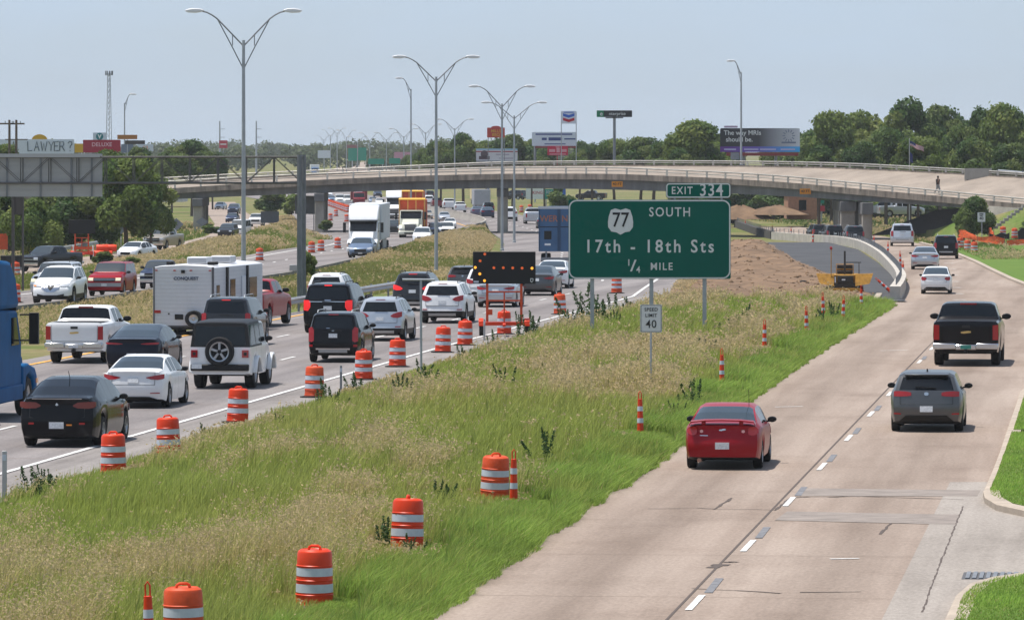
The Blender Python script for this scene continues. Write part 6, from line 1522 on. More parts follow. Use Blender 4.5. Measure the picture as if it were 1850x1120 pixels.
t = simple_sign('blank_sign', 1327, 291, (1320, 276, 1336, 289), 'grey house-shaped back of a sign on the far bridge railing', gb_, D=574)[0]

# signs and hoardings far beyond
sr, sb_ = mat('hoarding_crimson', (.30, .02, .04), .6), mat('hoarding_white', (.60, .64, .70), .6)
yl = mat('hoarding_yellow', (.62, .36, .03), .6); txt_d = mat('hoarding_dark_text', (.07, .10, .12), .7); bl = mat('hoarding_blue', (.03, .12, .50), .5); nv = mat('hoarding_navy', (.05, .07, .22), .6)
t, cx, cz, w_, h_ = simple_sign('billboard', 80, 330, (-30, 252, 134, 278), 'white billboard hand lettered with LAWYER? at the left', sb_, D=560, posts=[-.2, .2], pm='wood')
STK = {'L': [[(0, 1), (.05, 0), (.75, .05)]], 'A': [[(0, 0), (.42, 1), (.8, 0)], [(.15, .38), (.68, .4)]], 'W': [[(0, 1), (.22, 0), (.48, .8), (.72, 0), (1, 1)]], 'Y': [[(0, 1), (.4, .5), (.8, 1)], [(.4, .5), (.36, 0)]],
       'E': [[(.75, 1), (.05, .96), (0, 0), (.75, .03)], [(.02, .5), (.6, .52)]], 'R': [[(0, 0), (.03, 1), (.6, .95), (.68, .7), (.5, .5), (.05, .48)], [(.35, .48), (.8, 0)]], '?': [[(0, .8), (.2, 1), (.6, .95), (.65, .7), (.35, .5), (.33, .28)], [(.3, .05), (.36, .0)]],
       'N': [[(0, 0), (0, 1), (.7, 0), (.7, 1)]]}
mb = MB(); k = K(560)
for ch, px in zip('NA LAWYER?', (-12, 20, 0, 50, 62, 74, 88, 98, 108, 123)):
    for s_ in STK.get(ch, []):
        mb.tube([((px + a * 11 - 80) / k, -.075, (330 - 273 + b * 17) / k) for a, b in s_], .05, 5)
mb.build('lettering', txt_d, t)
t, cx, cz, w_, h_ = simple_sign('billboard', 71, 330, (57, 243, 86, 254), 'yellow half-round sign peeking over the hand lettered billboard', yl, D=580)
for o in list(t.children):
    if o.name.startswith('panel'): o.data = MB().prism([(cx + w_ / 2 * math.cos(R(a)), cz - h_ / 2 + h_ * math.sin(R(a))) for a in range(0, 181, 15)], -.06, 0, 'Y').mesh('panel', yl, 30)
simple_sign('shop_sign', 142, 330, (135, 260, 150, 276), 'small yellow sign between the white billboard and the red one', yl, D=600)
simple_sign('shop_sign', 184, 330, (150, 253, 218, 276), 'dark red sign with slanting white lettering', sr, D=610, posts=[-.3, .3], lines=[('DELUXE', 0, .12, .32, mat('hoarding_pink', (.62, .42, .46), .7)), ('MOTEL', 0, -.33, .2, mat('hoarding_pink', (.62, .42, .46), .7))][:1])
t, cx, cz, w_, h_ = simple_sign('shop_sign', 180, 330, (168, 240, 192, 254), 'white square sign with a teal disc above the red sign', sb_, D=640)
tl = mat('hoarding_teal', (.03, .20, .22), .6); mb = MB(); mb.lathe([(h_ * .47, -.07), (h_ * .47, -.055)], 20, 'Y', (cx, 0, cz)); mb.build('emblem', tl, t)
mb = MB(); mb.prism([(cx - .25, cz + .25), (cx, cz - .3), (cx + .25, cz + .25), (cx + .1, cz + .25), (cx, cz), (cx - .1, cz + .25)], -.085, -.071, 'Y'); mb.build('emblem', M['white'], t)
simple_sign('shop_sign', 230, 330, (212, 244, 248, 252), 'orange brown sign above a dark strip sign at the left', mat('hoarding_rust', (.40, .17, .05), .6), D=660)
simple_sign('shop_sign', 245, 330, (226, 254, 262, 261), 'dark strip sign with pale letters below the orange brown sign', mat('hoarding_dark', (.07, .06, .055), .6), D=655, lines=[('OPEN RANCH', 0, 0, .5, sb_)][:0])
simple_sign('shop_sign', 263, 330, (249, 261, 277, 274), 'white sign with an orange mark at the left of the far trees', sb_, D=650, lines=[('50', 0, 0, .5, mat('hoarding_orange', (.70, .22, .04), .6))])
simple_sign('shop_sign', 230, 330, (219, 261, 241, 276), 'dull blue sign below the dark strip sign', mat('hoarding_slate', (.16, .19, .26), .6), D=670)
t, cx, cz, w_, h_ = simple_sign('restaurant_sign', 403, 300, (396, 254, 411, 268), 'round red and white sign on a red lattice post far left', mat('sign_red2', (.50, .05, .07), .5), D=1100)
mb = MB(); mb.bx(cx - .6, cx + .6, -.08, -.06, cz - .12, cz + .12); mb.build('lettering_band', M['white'], t)
t, cx, cz, w_, h_ = simple_sign('motel_sign', 896, 335, (880, 231, 912, 249), 'red roadside sign with curved top and amber lettering on two posts', mat('hoarding_tomato', (.46, .055, .04), .6), D=760, posts=[-.44, .48], pm='steel_dark', lines=[('MILLS', 0, .15, .30, yl), ('BBQ', 0, -.22, .30, yl)][:2])
mb = MB(); mb.prism([(cx + w_ * .28 * math.cos(R(a)), cz + h_ / 2 + h_ * .18 * math.sin(R(a))) for a in range(0, 181, 20)], -.05, 0, 'Y'); mb.build('sign_top', mat('hoarding_tomato', (.46, .055, .04), .6), t)
t, cx, cz, w_, h_ = simple_sign('billboard', 897, 335, (860, 269, 935, 291), 'pale billboard with red stripes and a dark figure, below the red sign', mat('hoarding_pale', (.56, .54, .56), .6), D=800, posts=[-.25, .25], pm='steel_dark')
mb = MB(); mb.bx(cx - w_ / 2, cx + w_ / 2, -.07, -.052, cz + h_ * .22, cz + h_ * .30); mb.build('stripe', sr, t)
mb = MB(); mb.bx(cx - w_ / 2, cx + w_ / 2, -.07, -.052, cz + h_ * .40, cz + h_ * .49); mb.build('stripe', mat('hoarding_sky', (.25, .45, .6), .6), t)
mb = MB(); mb.lathe([(.55, -.08), (.55, -.06)], 14, 'Y', (cx - w_ * .30, 0, cz + .1)); mb.box((cx - w_ * .3, -.07, cz - .45), (1.6, .02, .5)); mb.build('picture', mat('hoarding_figure', (.10, .07, .08), .7), t)
mb = MB(); mb.bx(cx - w_ * .02, cx + w_ * .3, -.07, -.055, cz - .05, cz + .12); mb.bx(cx + w_ * .05, cx + w_ * .42, -.07, -.055, cz - .6, cz - .45); mb.build('lettering', mat('hoarding_grey', (.35, .3, .36), .7), t)
mb = MB(); mb.bx(cx - w_ / 2, cx + w_ / 2, -.3, .3, cz - h_ / 2 - .5, cz - h_ / 2 - .04); mb.build('catwalk', M['steel_dark'], t)
t, cx, cz, w_, h_ = simple_sign('billboard', 1001, 330, (961, 239, 1042, 264), 'white billboard with dark blue handwriting behind the tall fuel sign', sb_, D=680, posts=[-.43], pm='steel_dark')
mb = MB(); 
for a, b, z, hh in ((-.42, .4, .34, .10), (-.13, .17, .0, .22), (-.28, -.17, .0, .18), (.22, .47, .0, .10), (-.22, .25, -.36, .07)): mb.bx(cx + a * w_, cx + b * w_, -.065, -.052, cz + (z - hh / 2) * h_, cz + (z + hh / 2) * h_)
mb.build('lettering', nv, t); mb = MB(); mb.bx(cx - w_ * .42, cx + w_ * .48, -.2, .2, cz - h_ * .66, cz - h_ * .51); mb.build('catwalk', mat('catwalk_red', (.22, .05, .05), .7), t)
t, cx, cz, w_, h_ = simple_sign('shop_sign', 1007, 330, (989, 264, 1026, 281), 'red sign with white lettering on a red post below the white billboard', mat('sign_red3', (.50, .02, .055), .5), D=660, posts=[-.02], pm='tail')
mb = MB()
for a, b, z, hh in ((-.42, -.12, .0, .3), (-.06, .10, .05, .5), (.18, .44, .0, .3), (-.4, .4, -.38, .1), (-.1, .1, .38, .08)): mb.bx(cx + a * w_, cx + b * w_, -.065, -.052, cz + (z - hh / 2) * h_, cz + (z + hh / 2) * h_)
mb.build('lettering', mat('hoarding_rose', (.62, .30, .33), .7), t)
t, cx, cz, w_, h_ = simple_sign('fuel_sign', 1027, 325, (1014, 201, 1041, 224), 'tall white fuel station sign with blue and red V-shaped bars between two posts', mat('hoarding_clean', (.66, .68, .74), .5), D=640, posts=[-.5, .5], pm='steel')
for z, m in ((.16, bl), (-.18, mat('chevron_red', (.46, .02, .04), .5))):
    zz = cz + z * h_; mb = MB(); mb.prism([(cx - w_ * .38, zz + h_ * .16), (cx - w_ * .38, zz - h_ * .06), (cx, zz - h_ * .20), (cx + w_ * .38, zz - h_ * .06), (cx + w_ * .38, zz + h_ * .16), (cx, zz + h_ * .02)], -.08, -.055, 'Y'); mb.build('emblem', m, t)
mb = MB(); mb.bx(cx - w_ * .34, cx + w_ * .34, -.08, -.055, cz + h_ * .36, cz + h_ * .43); mb.build('lettering', bl, t)
t, cx, cz, w_, h_ = simple_sign('shop_sign', 1110, 325, (1078, 200, 1142, 212), 'black and green sign with white lowercase word on a dark pole', mat('hoarding_black', (.025, .025, .028), .5), D=600, posts=[.0], pm='steel_dark', lines=[('nterprise', .08, .0, .50, M['signwhite'])])
mb = MB(); mb.bx(cx - w_ / 2 + .02, cx - w_ * .3, -.06, -.051, cz - h_ / 2, cz + h_ / 2); mb.build('colour_block', mat('hoarding_green', (.01, .20, .09), .5), t)
text('lettering', 'e', .7, M['signwhite'], t, (cx - w_ * .37, -.075, cz), bold=.01); mb = MB(); mb.bx(cx - w_ * .25, cx + w_ * .25, -.05, 0, cz - h_ / 2 - .14, cz - h_ / 2 - .02); mb.build('strip', mat('hoarding_black', (.025, .025, .028), .5), t)
# gradient hoarding
t, cx, cz, w_, h_ = simple_sign('billboard', 1374, 320, (1301, 232, 1445, 275), 'wide billboard about MRIs fading from dark to pale with a purple and blue strip', mat('hoarding_grad', (.03, .03, .035), .5), D=600, posts=[-.2, .2], pm='steel_dark', lines=[('The way MRIs', -.22, .30, .20, M['signwhite']), ('should be.', -.26, .02, .20, M['signwhite'])])
gm_ = MATS['hoarding_grad']; n = gm_.node_tree.nodes; l = gm_.node_tree.links
def gradnodes(m, stops, w_):
    n = m.node_tree.nodes; l = m.node_tree.links; tc_ = n.new('ShaderNodeTexCoord'); s_ = n.new('ShaderNodeSeparateXYZ'); l.new(tc_.outputs['Generated'], s_.inputs[0])
    r = n.new('ShaderNodeValToRGB'); l.new(s_.outputs[0], r.inputs[0]); e = r.color_ramp.elements
    while len(e) < len(stops): e.new(.5)
    for q, (p, c) in zip(e, stops): q.position = p; q.color = (*c, 1)
    l.new(r.outputs[0], bsdf(m).inputs['Base Color'])
gradnodes(gm_, [(0, (.03, .03, .035)), (.48, (.05, .05, .055)), (.72, (.30, .31, .34)), (1, (.56, .58, .62))], w_)
st_ = mat('hoarding_strip', (.1, .03, .3), .5); gradnodes(st_, [(0, (.13, .03, .24)), (.45, (.14, .10, .42)), (1, (.05, .40, .78))], w_)
mb = MB(); mb.bx(cx - w_ / 2, cx + w_ / 2, -.065, -.051, cz - h_ / 2, cz - h_ * .27); o = mb.build('strip', st_, t); mb = MB()
for a, b in ((-.45, -.30), (-.2, -.02), (0, .2), (.26, .44)): mb.bx(cx + a * w_, cx + b * w_, -.075, -.066, cz - h_ * .42, cz - h_ * .36)
mb.build('lettering', mat('strip_text', (.45, .45, .65), .6), o)
mb = MB()
for k in range(12): a = R(30 * k); mb.box((cx + w_ * .36 + math.cos(a) * .55, -.06, cz + h_ * .18 + math.sin(a) * .55), (.3, .02, .09), ry=-a)
mb.bx(cx + w_ * .27, cx + w_ * .45, -.07, -.055, cz - h_ * .14, cz - h_ * .07); mb.build('emblem', mat('hoarding_slate', (.16, .19, .26), .6), t)
mb = MB(); mb.bx(cx - w_ * .42, cx + w_ * .48, -.3, .1, cz - h_ * .66, cz - h_ * .52); mb.build('catwalk', mat('catwalk_red', (.22, .05, .05), .7), t); mb = MB(); mb.bx(cx - w_ * .45, cx - w_ * .28, -.06, -.02, cz + h_ * .52, cz + h_ * .60); mb.build('name_board', mat('hoarding_mauve', (.40, .30, .42), .6), t)
# far green signs
for k, (b, D_, lb) in enumerate([((629, 268, 645, 291), 1500, 'far green overhead sign, left one of the tall pair'), ((647, 267, 662, 290), 1500, 'far green overhead sign, right one of the tall pair'), ((665, 287, 694, 297), 1300, 'far wide green sign right of the tall pair'), ((703, 286, 723, 296), 1250, 'far small green sign left of the single-arm lamp')]):
    simple_sign('overhead_sign', (b[0] + b[2]) / 2, 306, b, lb, M['signgreen2'], D=D_, posts=[-.4, .4], lines=[('EXIT', 0, .15, .2, M['signwhite'])][:0])
simple_sign('billboard', 585, 310, (574, 272, 597, 286), 'far pale billboard with blue top above the bridge at the left', sb_, D=1700)
simple_sign('building_sign', 728, 300, (712, 275, 743, 288), 'far pink flat building front beyond the green signs', mat('pink_wall', (.45, .22, .30), .7), D=1500, cat='building')
simple_sign('building_sign', 636, 300, (626, 262, 647, 268), 'far dark red roof over the green signs', mat('red_roof', (.22, .09, .09), .7), D=1600, cat='building')
# ------------------------------------------------------------ lamp posts, poles, mast
def lamppost(x, D, ytop, label, span=5.85, rise=None, arms=2, yhead=None, z0=None, group='lamp posts along the highway', flip=1, rz=0., thin=1.):
    z0 = zg(D) - .2 if z0 is None else z0; X = (x - CX) * D / F; hh = H - (ytop - YH) * D / F - z0
    hd = H - (yhead - YH) * D / F - z0; t = thing('lamp_post', (X, D, z0), label, 'street light', rz, group)
    mb = MB(); mb.tube([(0, 0, 0), (0, 0, hh * .5), (0, 0, hh + .25)], [.13 * thin, .105 * thin, .075 * thin], 10); mb.lathe([(.17, 0), (.17, .35), (.1, .4)], 10); mb.build('pole', M['steel'], t)
    for s_ in ((-1, 1) if arms == 2 else (flip,)):
        hw = s_ * (span / 2 - (.82 if arms == 2 else .4)); dz = hd - hh; q = []
        for u in np.linspace(0, 1, 9): q.append((hw * u, 0, hh - .05 + (dz + .05) * (min(1, u / .62) * .78 + .22 * math.sin(min(1, max(0, (u - .62) / .38)) * math.pi / 2) if u > .62 else u / .62 * .78)))
        q[-1] = (hw * .98, 0, hd)
        am = MB(); am.tube(q, .042, 6); am.tube([(0, 0, hh - 1.25 * abs(dz) / 1.75), (hw * .3, 0, hh + dz * .02), q[5]], .03, 6); am.tube([(hw * .26, 0, hh - .2 + dz * .1), (hw * .26, 0, hh + dz * .34)], .025, 5)
        arm = am.build('arm', M['steel_dark'], t)
        hm = MB(); c = (hw, 0, hd + .02)
        pts = [(-.15, .0), (-.1, .07), (.1, .12), (.45, .13), (.75, .08), (.85, .0), (.7, -.08), (.3, -.10), (.0, -.05)]
        hm.prism([(hw + s_ * a, hd + .02 + b) for a, b in pts], -.15, .15, 'Y'); hm.build('lamp_head', mat('lamp_head_grey', (.68, .68, .69), .4), t, bevel=.05)
    return t
lamppost(440, 272, 82, 'double-arm lamp post nearest the camera, rising behind the travel trailer', 5.9, yhead=21)
lamppost(788, 352, 146, 'second double-arm lamp post, standing in the median beyond the arrow board', 5.75, yhead=104)
lamppost(907, 458, 193, 'third double-arm lamp post, in front of the bridge pier', 5.7, yhead=157)
lamppost(929, 512, 214, 'fourth double-arm lamp post, just right of the bridge pier', 6.3, yhead=186)
lamppost(821.5, 808, 235, 'double-arm lamp post beyond the bridge between the second and third posts', 5.9, yhead=216)
lamppost(769, 960, 242, 'double-arm lamp post beyond the bridge left of the second post', 5.9, yhead=225)
for k, (x, D, yt, yh) in enumerate([(729.5, 1050, 249, 233), (698, 1250, 254, 240), (668, 1400, 255, 241), (646, 1500, 259, 247), (626, 1600, 250, 236), (609, 1650, 242, 232), (597, 1750, 247, 235), (585, 1900, 254, 245)]):
    lamppost(x, D, yt, '%s of the far double-arm lamp posts, counted from right to left' % ('first' if k == 0 else ORD[k]), 5.9, yhead=yh, thin=1.3)
lamppost(742.5, 640, 165, 'tall single-arm lamp post beyond the bridge with its head to the left', 4.4 * .66, arms=1, flip=-1, yhead=142, group='single-arm lamp posts')
lamppost(1339, 574, 135, 'single-arm lamp post on the bridge in front of the dark billboard', 2.3, arms=1, flip=-1, yhead=111, z0=5.8, group='single-arm lamp posts')
lamppost(225, 700, 190, 'single-arm lamp post at the far left with its head to the right', 2.3, arms=1, flip=1, yhead=171, group='single-arm lamp posts')
# wooden utility poles with cross-arms
for x, lb in ((17, 'left wooden utility pole of a pair with cross-arm behind the white billboard'), (29.5, 'right wooden utility pole of a pair with cross-arm behind the white billboard')):
    D = 520; X = (x - CX) * D / F; t = thing('utility_pole', (X, D, -1), lb, 'utility pole', 0, 'wooden utility poles'); top = H - (217 - YH) * D / F + 1
    mb = MB(); mb.tube([(0, 0, 0), (0, 0, top)], [.16, .11], 8); mb.build('pole', M['wood'], t)
    mb = MB(); mb.bx(-1.2 if x < 20 else -.5, .5 if x < 20 else .8, -.1, .0, top - .45, top - .3); mb.bx(-.4, 1.1 if x > 20 else .4, -.1, 0, top - 1.95, top - 1.85); mb.build('cross_arm', M['wood'], t)
    mb = MB()
    for q in (-.4, .4): mb.lathe([(.03, top - .3), (.06, top - .2), (.03, top - .1)], 8, 'Z', (q, -.05, 0))
    mb.build('insulator', M['steel'], t)
for x, lb in ((397, 'far thin power pole left of the first lamp post'), (463, 'far thin power pole right of the first lamp post')):
    D = 1300; X = (x - CX) * D / F; t = thing('power_pole', (X, D, -1), lb, 'utility pole', 0, 'far power poles'); top = H - (219 - YH) * D / F + 1
    mb = MB(); mb.tube([(0, 0, 0), (0, 0, top)], [.28, .16], 8); mb.build('pole', M['steel'], t)
    mb = MB()
    for q in (2, 4, 6): mb.bx(0, 1.3, -.05, .05, top - q, top - q + .12)
    mb.build('cross_arm', M['steel'], t)
D = 900.; X = (197 - CX) * D / F; t = thing('radio_mast', (X, D, -1), 'lattice radio mast with antennas on top at the left', 'tower'); top = H - (131 - YH) * D / F + 1; mb = MB()
for k in range(3):
    a = R(90 + 120 * k); mb.tube([(.75 * math.cos(a), .75 * math.sin(a), 0), (.25 * math.cos(a), .25 * math.sin(a), top)], .06, 5)
nz = 24
for j in range(nz):
    for k in range(3):
        a, b = R(90 + 120 * k), R(210 + 120 * k); r0 = .75 - .5 * j / nz; r1 = .75 - .5 * (j + 1) / nz
        mb.tube([(r0 * math.cos(a), r0 * math.sin(a), top * j / nz), (r1 * math.cos(b), r1 * math.sin(b), top * (j + 1) / nz)], .035, 4)
mb.build('lattice', M['steel'], t); mb = MB()
for k in range(9): a = R(40 * k); mb.box((.6 * math.cos(a), .6 * math.sin(a), top - .15), (.14, .14, .75))
mb.lathe([(.6, top - .35), (.6, top - .28), (.5, top - .28), (.5, top - .35)], 12); mb.build('antenna', M['steel_dark'], t)
# flag beyond the bridge
p = P(1643, 300, 600); t = thing('flag_pole', (p.x, p.y, -1), 'thin flag pole beyond the bridge railing at the right', 'flag pole'); mb = MB(); hh = P(0, 250, 600).z + 1; mb.tube([(0, 0, 0), (0, 0, hh)], .05, 8); mb.build('pole', M['alu'], t)
fl_ = thing('flag', (p.x, p.y, 0), 'red white and blue striped flag hanging from the thin flag pole', 'flag'); k = K(600); z1 = P(0, 255, 600).z
def flagpt(u, v): return (.06 + 25 / k * u, .12 * math.sin(u * 7), z1 - 8.5 / k * v - u * 11.5 / k + .05 * math.sin(u * 9))
fr_, fw2, fb_ = mat('flag_red', (.42, .03, .05), .8), mat('flag_white', (.62, .60, .62), .8), mat('flag_blue', (.03, .04, .14), .8)
ms = {0: MB(), 1: MB(), 2: MB()}
for j in range(13):
    for i in range(12):
        c = 2 if (i < 5 and j < 7) else j % 2
        ms[c].face([flagpt(i / 12, j / 13), flagpt((i + 1) / 12, j / 13), flagpt((i + 1) / 12, (j + 1) / 13), flagpt(i / 12, (j + 1) / 13)])
for c, nm, m in ((0, 'stripes', fr_), (1, 'stripes', fw2), (2, 'canton', fb_)): ms[c].build(nm, m, fl_)
fl2 = thing('flag', (p.x, p.y, 0), 'dark drooping flag lower on the thin flag pole', 'flag'); mb = MB(); mb.prism([(.05, z1 - 1.2), (.35, z1 - 1.5), (.40, z1 - 2.5), (.06, z1 - 2.3)], -.02, .04, 'Y'); mb.build('cloth', fb_, fl2)

# ------------------------------------------------------------ person walking on the bridge
p = P(1694, 351, 524.5); per = thing('person', p, 'person in a dark shirt walking along the bridge behind the near railing', 'person', R(-70))
bm = bmesh.new()
J = [((0, 0, .93), .13), ((0, .02, 1.15), .13), ((0, .03, 1.38), .16), ((0, .03, 1.50), .06), ((0, .04, 1.60), .095), ((0, .05, 1.70), .09),
     ((.11, .03, .88), .09), ((.12, .15, .48), .07), ((.12, .02, .08), .045), ((.12, .14, .03), .04), ((-.11, -.02, .88), .09), ((-.12, -.05, .48), .07), ((-.12, -.32, .14), .045), ((-.12, -.22, .04), .04),
     ((.20, .02, 1.42), .06), ((.26, -.1, 1.14), .05), ((.24, .02, .92), .038), ((-.20, .02, 1.42), .06), ((-.26, .12, 1.14), .05), ((-.22, .30, 1.0), .038)]
E = [(0, 1), (1, 2), (2, 3), (3, 4), (4, 5), (0, 6), (6, 7), (7, 8), (8, 9), (0, 10), (10, 11), (11, 12), (12, 13), (2, 14), (14, 15), (15, 16), (2, 17), (17, 18), (18, 19)]
me = bpy.data.meshes.new('body'); me.from_pydata([a for a, b in J], E, []); ob = link('body', me, per)
sk = ob.modifiers.new('skin', 'SKIN'); lay = me.skin_vertices[0] if me.skin_vertices else None
if lay is None:
    b2 = bmesh.new(); b2.from_mesh(me); b2.verts.layers.skin.verify(); b2.to_mesh(me); b2.free(); lay = me.skin_vertices[0]
for v, (a, r_) in zip(lay.data, J): v.radius = (r_, r_)
lay.data[0].use_root = True
sd = ob.modifiers.new('sub', 'SUBSURF'); sd.levels = sd.render_levels = 1
ob.data.materials.append(mat('skin_tone', (.16, .08, .05), .6))
mb = MB(); mb.lathe([(.17, .92), (.18, 1.15), (.215, 1.36), (.19, 1.46), (.09, 1.5)], 14, 'Z', (0, .025, 0)); mb.build('shirt', mat('shirt_dark', (.02, .018, .02), .8), per)
mb = MB()
for s_, kn, an in ((1, (.12, .15, .48), (.12, .05, .14)), (-1, (-.12, -.05, .48), (-.12, -.26, .2))): mb.tube([(s_ * .1, .01, .95), kn, an], [.13, .10, .075], 10)
mb.build('trousers', mat('trousers_grey', (.30, .29, .28), .8), per)
mb = MB(); mb.lathe([(.02, 1.80), (.08, 1.78), (.105, 1.71), (.10, 1.64)], 12, 'Z', (0, .035, 0)); mb.build('hair', mat('hair_black', (.015, .012, .01), .7), per)

# ------------------------------------------------------------ buildings and site things
def shed(name, x0, x1, yt, yb, D, dep, m, label, roof=None, cat='building'):
    a, b = P(x0, yb, D), P(x1, yt, D); t = thing(name, ((a.x + b.x) / 2, D, a.z - .3), label, cat); w_ = b.x - a.x; h_ = b.z - a.z + .3
    mb = MB(); mb.bx(-w_ / 2, w_ / 2, 0, dep, 0, h_); mb.build('wall', m, t)
    mb = MB(); mb.bx(-w_ / 2 - .25, w_ / 2 + .25, -.25, dep + .25, h_, h_ + .25); mb.build('roof', roof or M['steel_dark'], t)
    for k in range(max(1, int(w_ / 3))):
        xx = -w_ / 2 + (k + .5) * w_ / max(1, int(w_ / 3)); mb = MB(); mb.bx(xx - .45, xx + .45, -.04, .02, h_ * .35, h_ * .75); mb.build('window', M['glass'], t)
    return t
shed('brick_building', 1424, 1476, 350, 392, 640, 10, mat('brick_wall', (.34, .18, .11), .9, var=.2, scale=3.), 'brown brick building under the bridge behind the dark pickup')
shed('shop_building', 1000, 1022, 341, 358, 900, 10, bl, 'low blue roofed shop far off under the bridge')
shed('shop_building', 856, 884, 340, 349, 1150, 10, mat('shop_navy', (.05, .08, .30), .6), 'low navy shop beyond the yellow roofed truck')
shed('warehouse', 280, 330, 352, 362, 900, 14, mat('warehouse_white', (.5, .5, .5), .7), 'pale low warehouse behind the large dark tree at the left')
# orange netting and black sheeting by the right verge
net = mat('orange_netting', (.75, .13, .04), .7, var=.3, scale=8.)
n = net.node_tree.nodes; l = net.node_tree.links
tcx = n.new('ShaderNodeTexCoord'); br = n.new('ShaderNodeTexVoronoi'); br.inputs['Scale'].default_value = 7.; l.new(tcx.outputs['Object'], br.inputs['Vector'])
mt_ = n.new('ShaderNodeMath'); mt_.operation = 'GREATER_THAN'; mt_.inputs[1].default_value = .22; l.new(br.outputs['Distance'], mt_.inputs[0]); l.new(mt_.outputs[0], bsdf(net).inputs['Alpha'])
def netting(pts, h, label):
    pts = smoothpts([P(x, y, 490.5 + (444 - y) * .3) for x, y in pts], .5); o = pts[0]; t = thing('safety_netting', o, label, 'fence'); mb = MB(); r = random.Random(8); pr = None; pm_ = MB()
    for k, p in enumerate(pts):
        hh = h * (.75 + .3 * math.sin(k * .9) * r.uniform(.4, 1)); q = [mb.vert(p - o + Vector((0, 0, 0))), mb.vert(p - o + Vector((r.uniform(-.08, .08), r.uniform(-.1, .1), hh * .5))), mb.vert(p - o + Vector((r.uniform(-.1, .1), r.uniform(-.15, .15), hh)))]
        if pr:
            for a in range(2): mb.f.append((pr[a], pr[a + 1], q[a + 1], q[a]))
        pr = q
        if k % 5 == 0: pm_.tube([p - o, p - o + Vector((0, 0, h * 1.15))], .03, 5)
    mb.build('net', net, t); pm_.build('stake', M['wood'], t); return t
netting([(1731, 427), (1750, 432), (1775, 437), (1800, 442), (1815, 444)], .75, 'crumpled orange safety netting beside the right verge drums')
netting([(1785, 426), (1792, 431), (1798, 438)], .95, 'peak of orange safety netting left of the black sheeting')
netting([(1818, 444), (1835, 444), (1870, 446)], .65, 'orange safety netting running off the right edge')
g = P(1805, 432, 493.5); t = thing('black_sheeting', g, 'black plastic sheeting heap between orange netting pieces', 'sheeting'); mb = MB(); mb.prism([(-.9, 0), (-.85, .5), (-.3, .35), (.2, .6), (.7, .45), (.95, .6), (.95, 0)], -.1, .25, 'Y'); mb.build('sheet', M['black'], t)
g = P(1848, 434, 492.5); t = thing('black_sheeting', g, 'black plastic sheeting at the right edge of the photo', 'sheeting'); mb = MB(); mb.prism([(-.4, 0), (-.45, .8), (-.1, 1.1), (.8, 1.0), (.9, 0)], -.1, .25, 'Y'); mb.build('sheet', M['black'], t)
t = thing('earth_heap', P(1805, 447, 487), 'low strip of dug dark earth below the orange netting', 'earth'); mb = MB(); rr = random.Random(2); pr = None
for k in range(26):
    x = -2.4 + k * .24; q = [mb.vert((x, -.8, -.05)), mb.vert((x, -.3, rr.uniform(.1, .3))), mb.vert((x, .3, rr.uniform(.15, .35))), mb.vert((x, .9, -.05))]
    if pr:
        for a in range(3): mb.f.append((pr[a], pr[a + 1], q[a + 1], q[a]))
    pr = q
mb.build('earth', M['dirt'], t)
# left side-road works
g = G(22, 497); t = thing('message_trailer', g, 'dark back of a message trailer at the left edge', 'trailer', R(5)); mb = MB(); mb.bx(-.75, .75, 0, .3, .5, 1.25); mb.build('panel', M['signblack'], t, bevel=.03); mb = MB(); mb.bx(-.7, .7, .0, 1.2, .3, .5); mb.build('frame', M['steel_dark'], t); wheels(t, [(-.7, .6), (.7, .6)], .3, .18)
for k, (x, y, lb) in enumerate([(150, 467, 'orange barricade boards under the far arrow board'), (186, 466, 'stack of bright orange barrels lying beside the side road')]):
    g = G(x, y); t = thing('barricade', g, lb, 'barricade', R(8))
    if k == 0:
        mb = MB()
        for z in (.35, .7): mb.bx(-.9, .9, -.02, .02, z, z + .2)
        mb.build('board', M['orange_dirty'], t); mb = MB(); mb.bx(-.8, -.72, -.3, .3, 0, 1.0); mb.bx(.72, .8, -.3, .3, 0, 1.0); mb.build('leg', M['white'], t)
    else:
        for q in range(4):
            mb = MB(); mb.lathe([(.28, -.45), (.30, -.4), (.28, 0), (.30, .1), (.26, .45)], 14, 'X', (-.4 + q * .35, q * .25, .3 + (.45 if q % 2 else 0))); mb.build('barrel', M['orange'], t)
g = G(8, 470); t = thing('orange_sign', g, 'rusty orange panel at the left edge beside the shrub', 'road sign'); mb = MB(); mb.bx(-.5, .25, -.05, 0, .8, 2.0); mb.build('panel', M['orange_dirty'], t); mb = MB(); mb.bx(-.15, -.07, 0, .06, 0, 1.9); mb.build('post', M['steel_dark'], t)
g = G(22, 470); t = thing('gantry_column', Vector((P(30, 0, 284).x, 284, 0)), 'thick grey brown column under the gantry sign at the left', 'column'); mb = MB(); mb.bx(-.26, -.12, -.15, .15, 0, 5.6); mb.bx(.28, .38, -.12, .12, 0, 5.6); mb.bx(-.12, .28, -.05, .05, 4.0, 5.6); mb.build('column', mat('column_brown', (.10, .09, .085), .7), t)
# box and stump by the gantry foot
g = G(530, 498); t = thing('control_box', g, 'small grey control box beside the gantry foot', 'box'); mb = MB(); mb.bx(-.25, .25, -.15, .15, .3, .7); mb.build('box', M['alu'], t, bevel=.02); mb = MB(); mb.bx(-.04, .04, -.04, .04, -.1, .3); mb.build('post', M['steel_dark'], t)
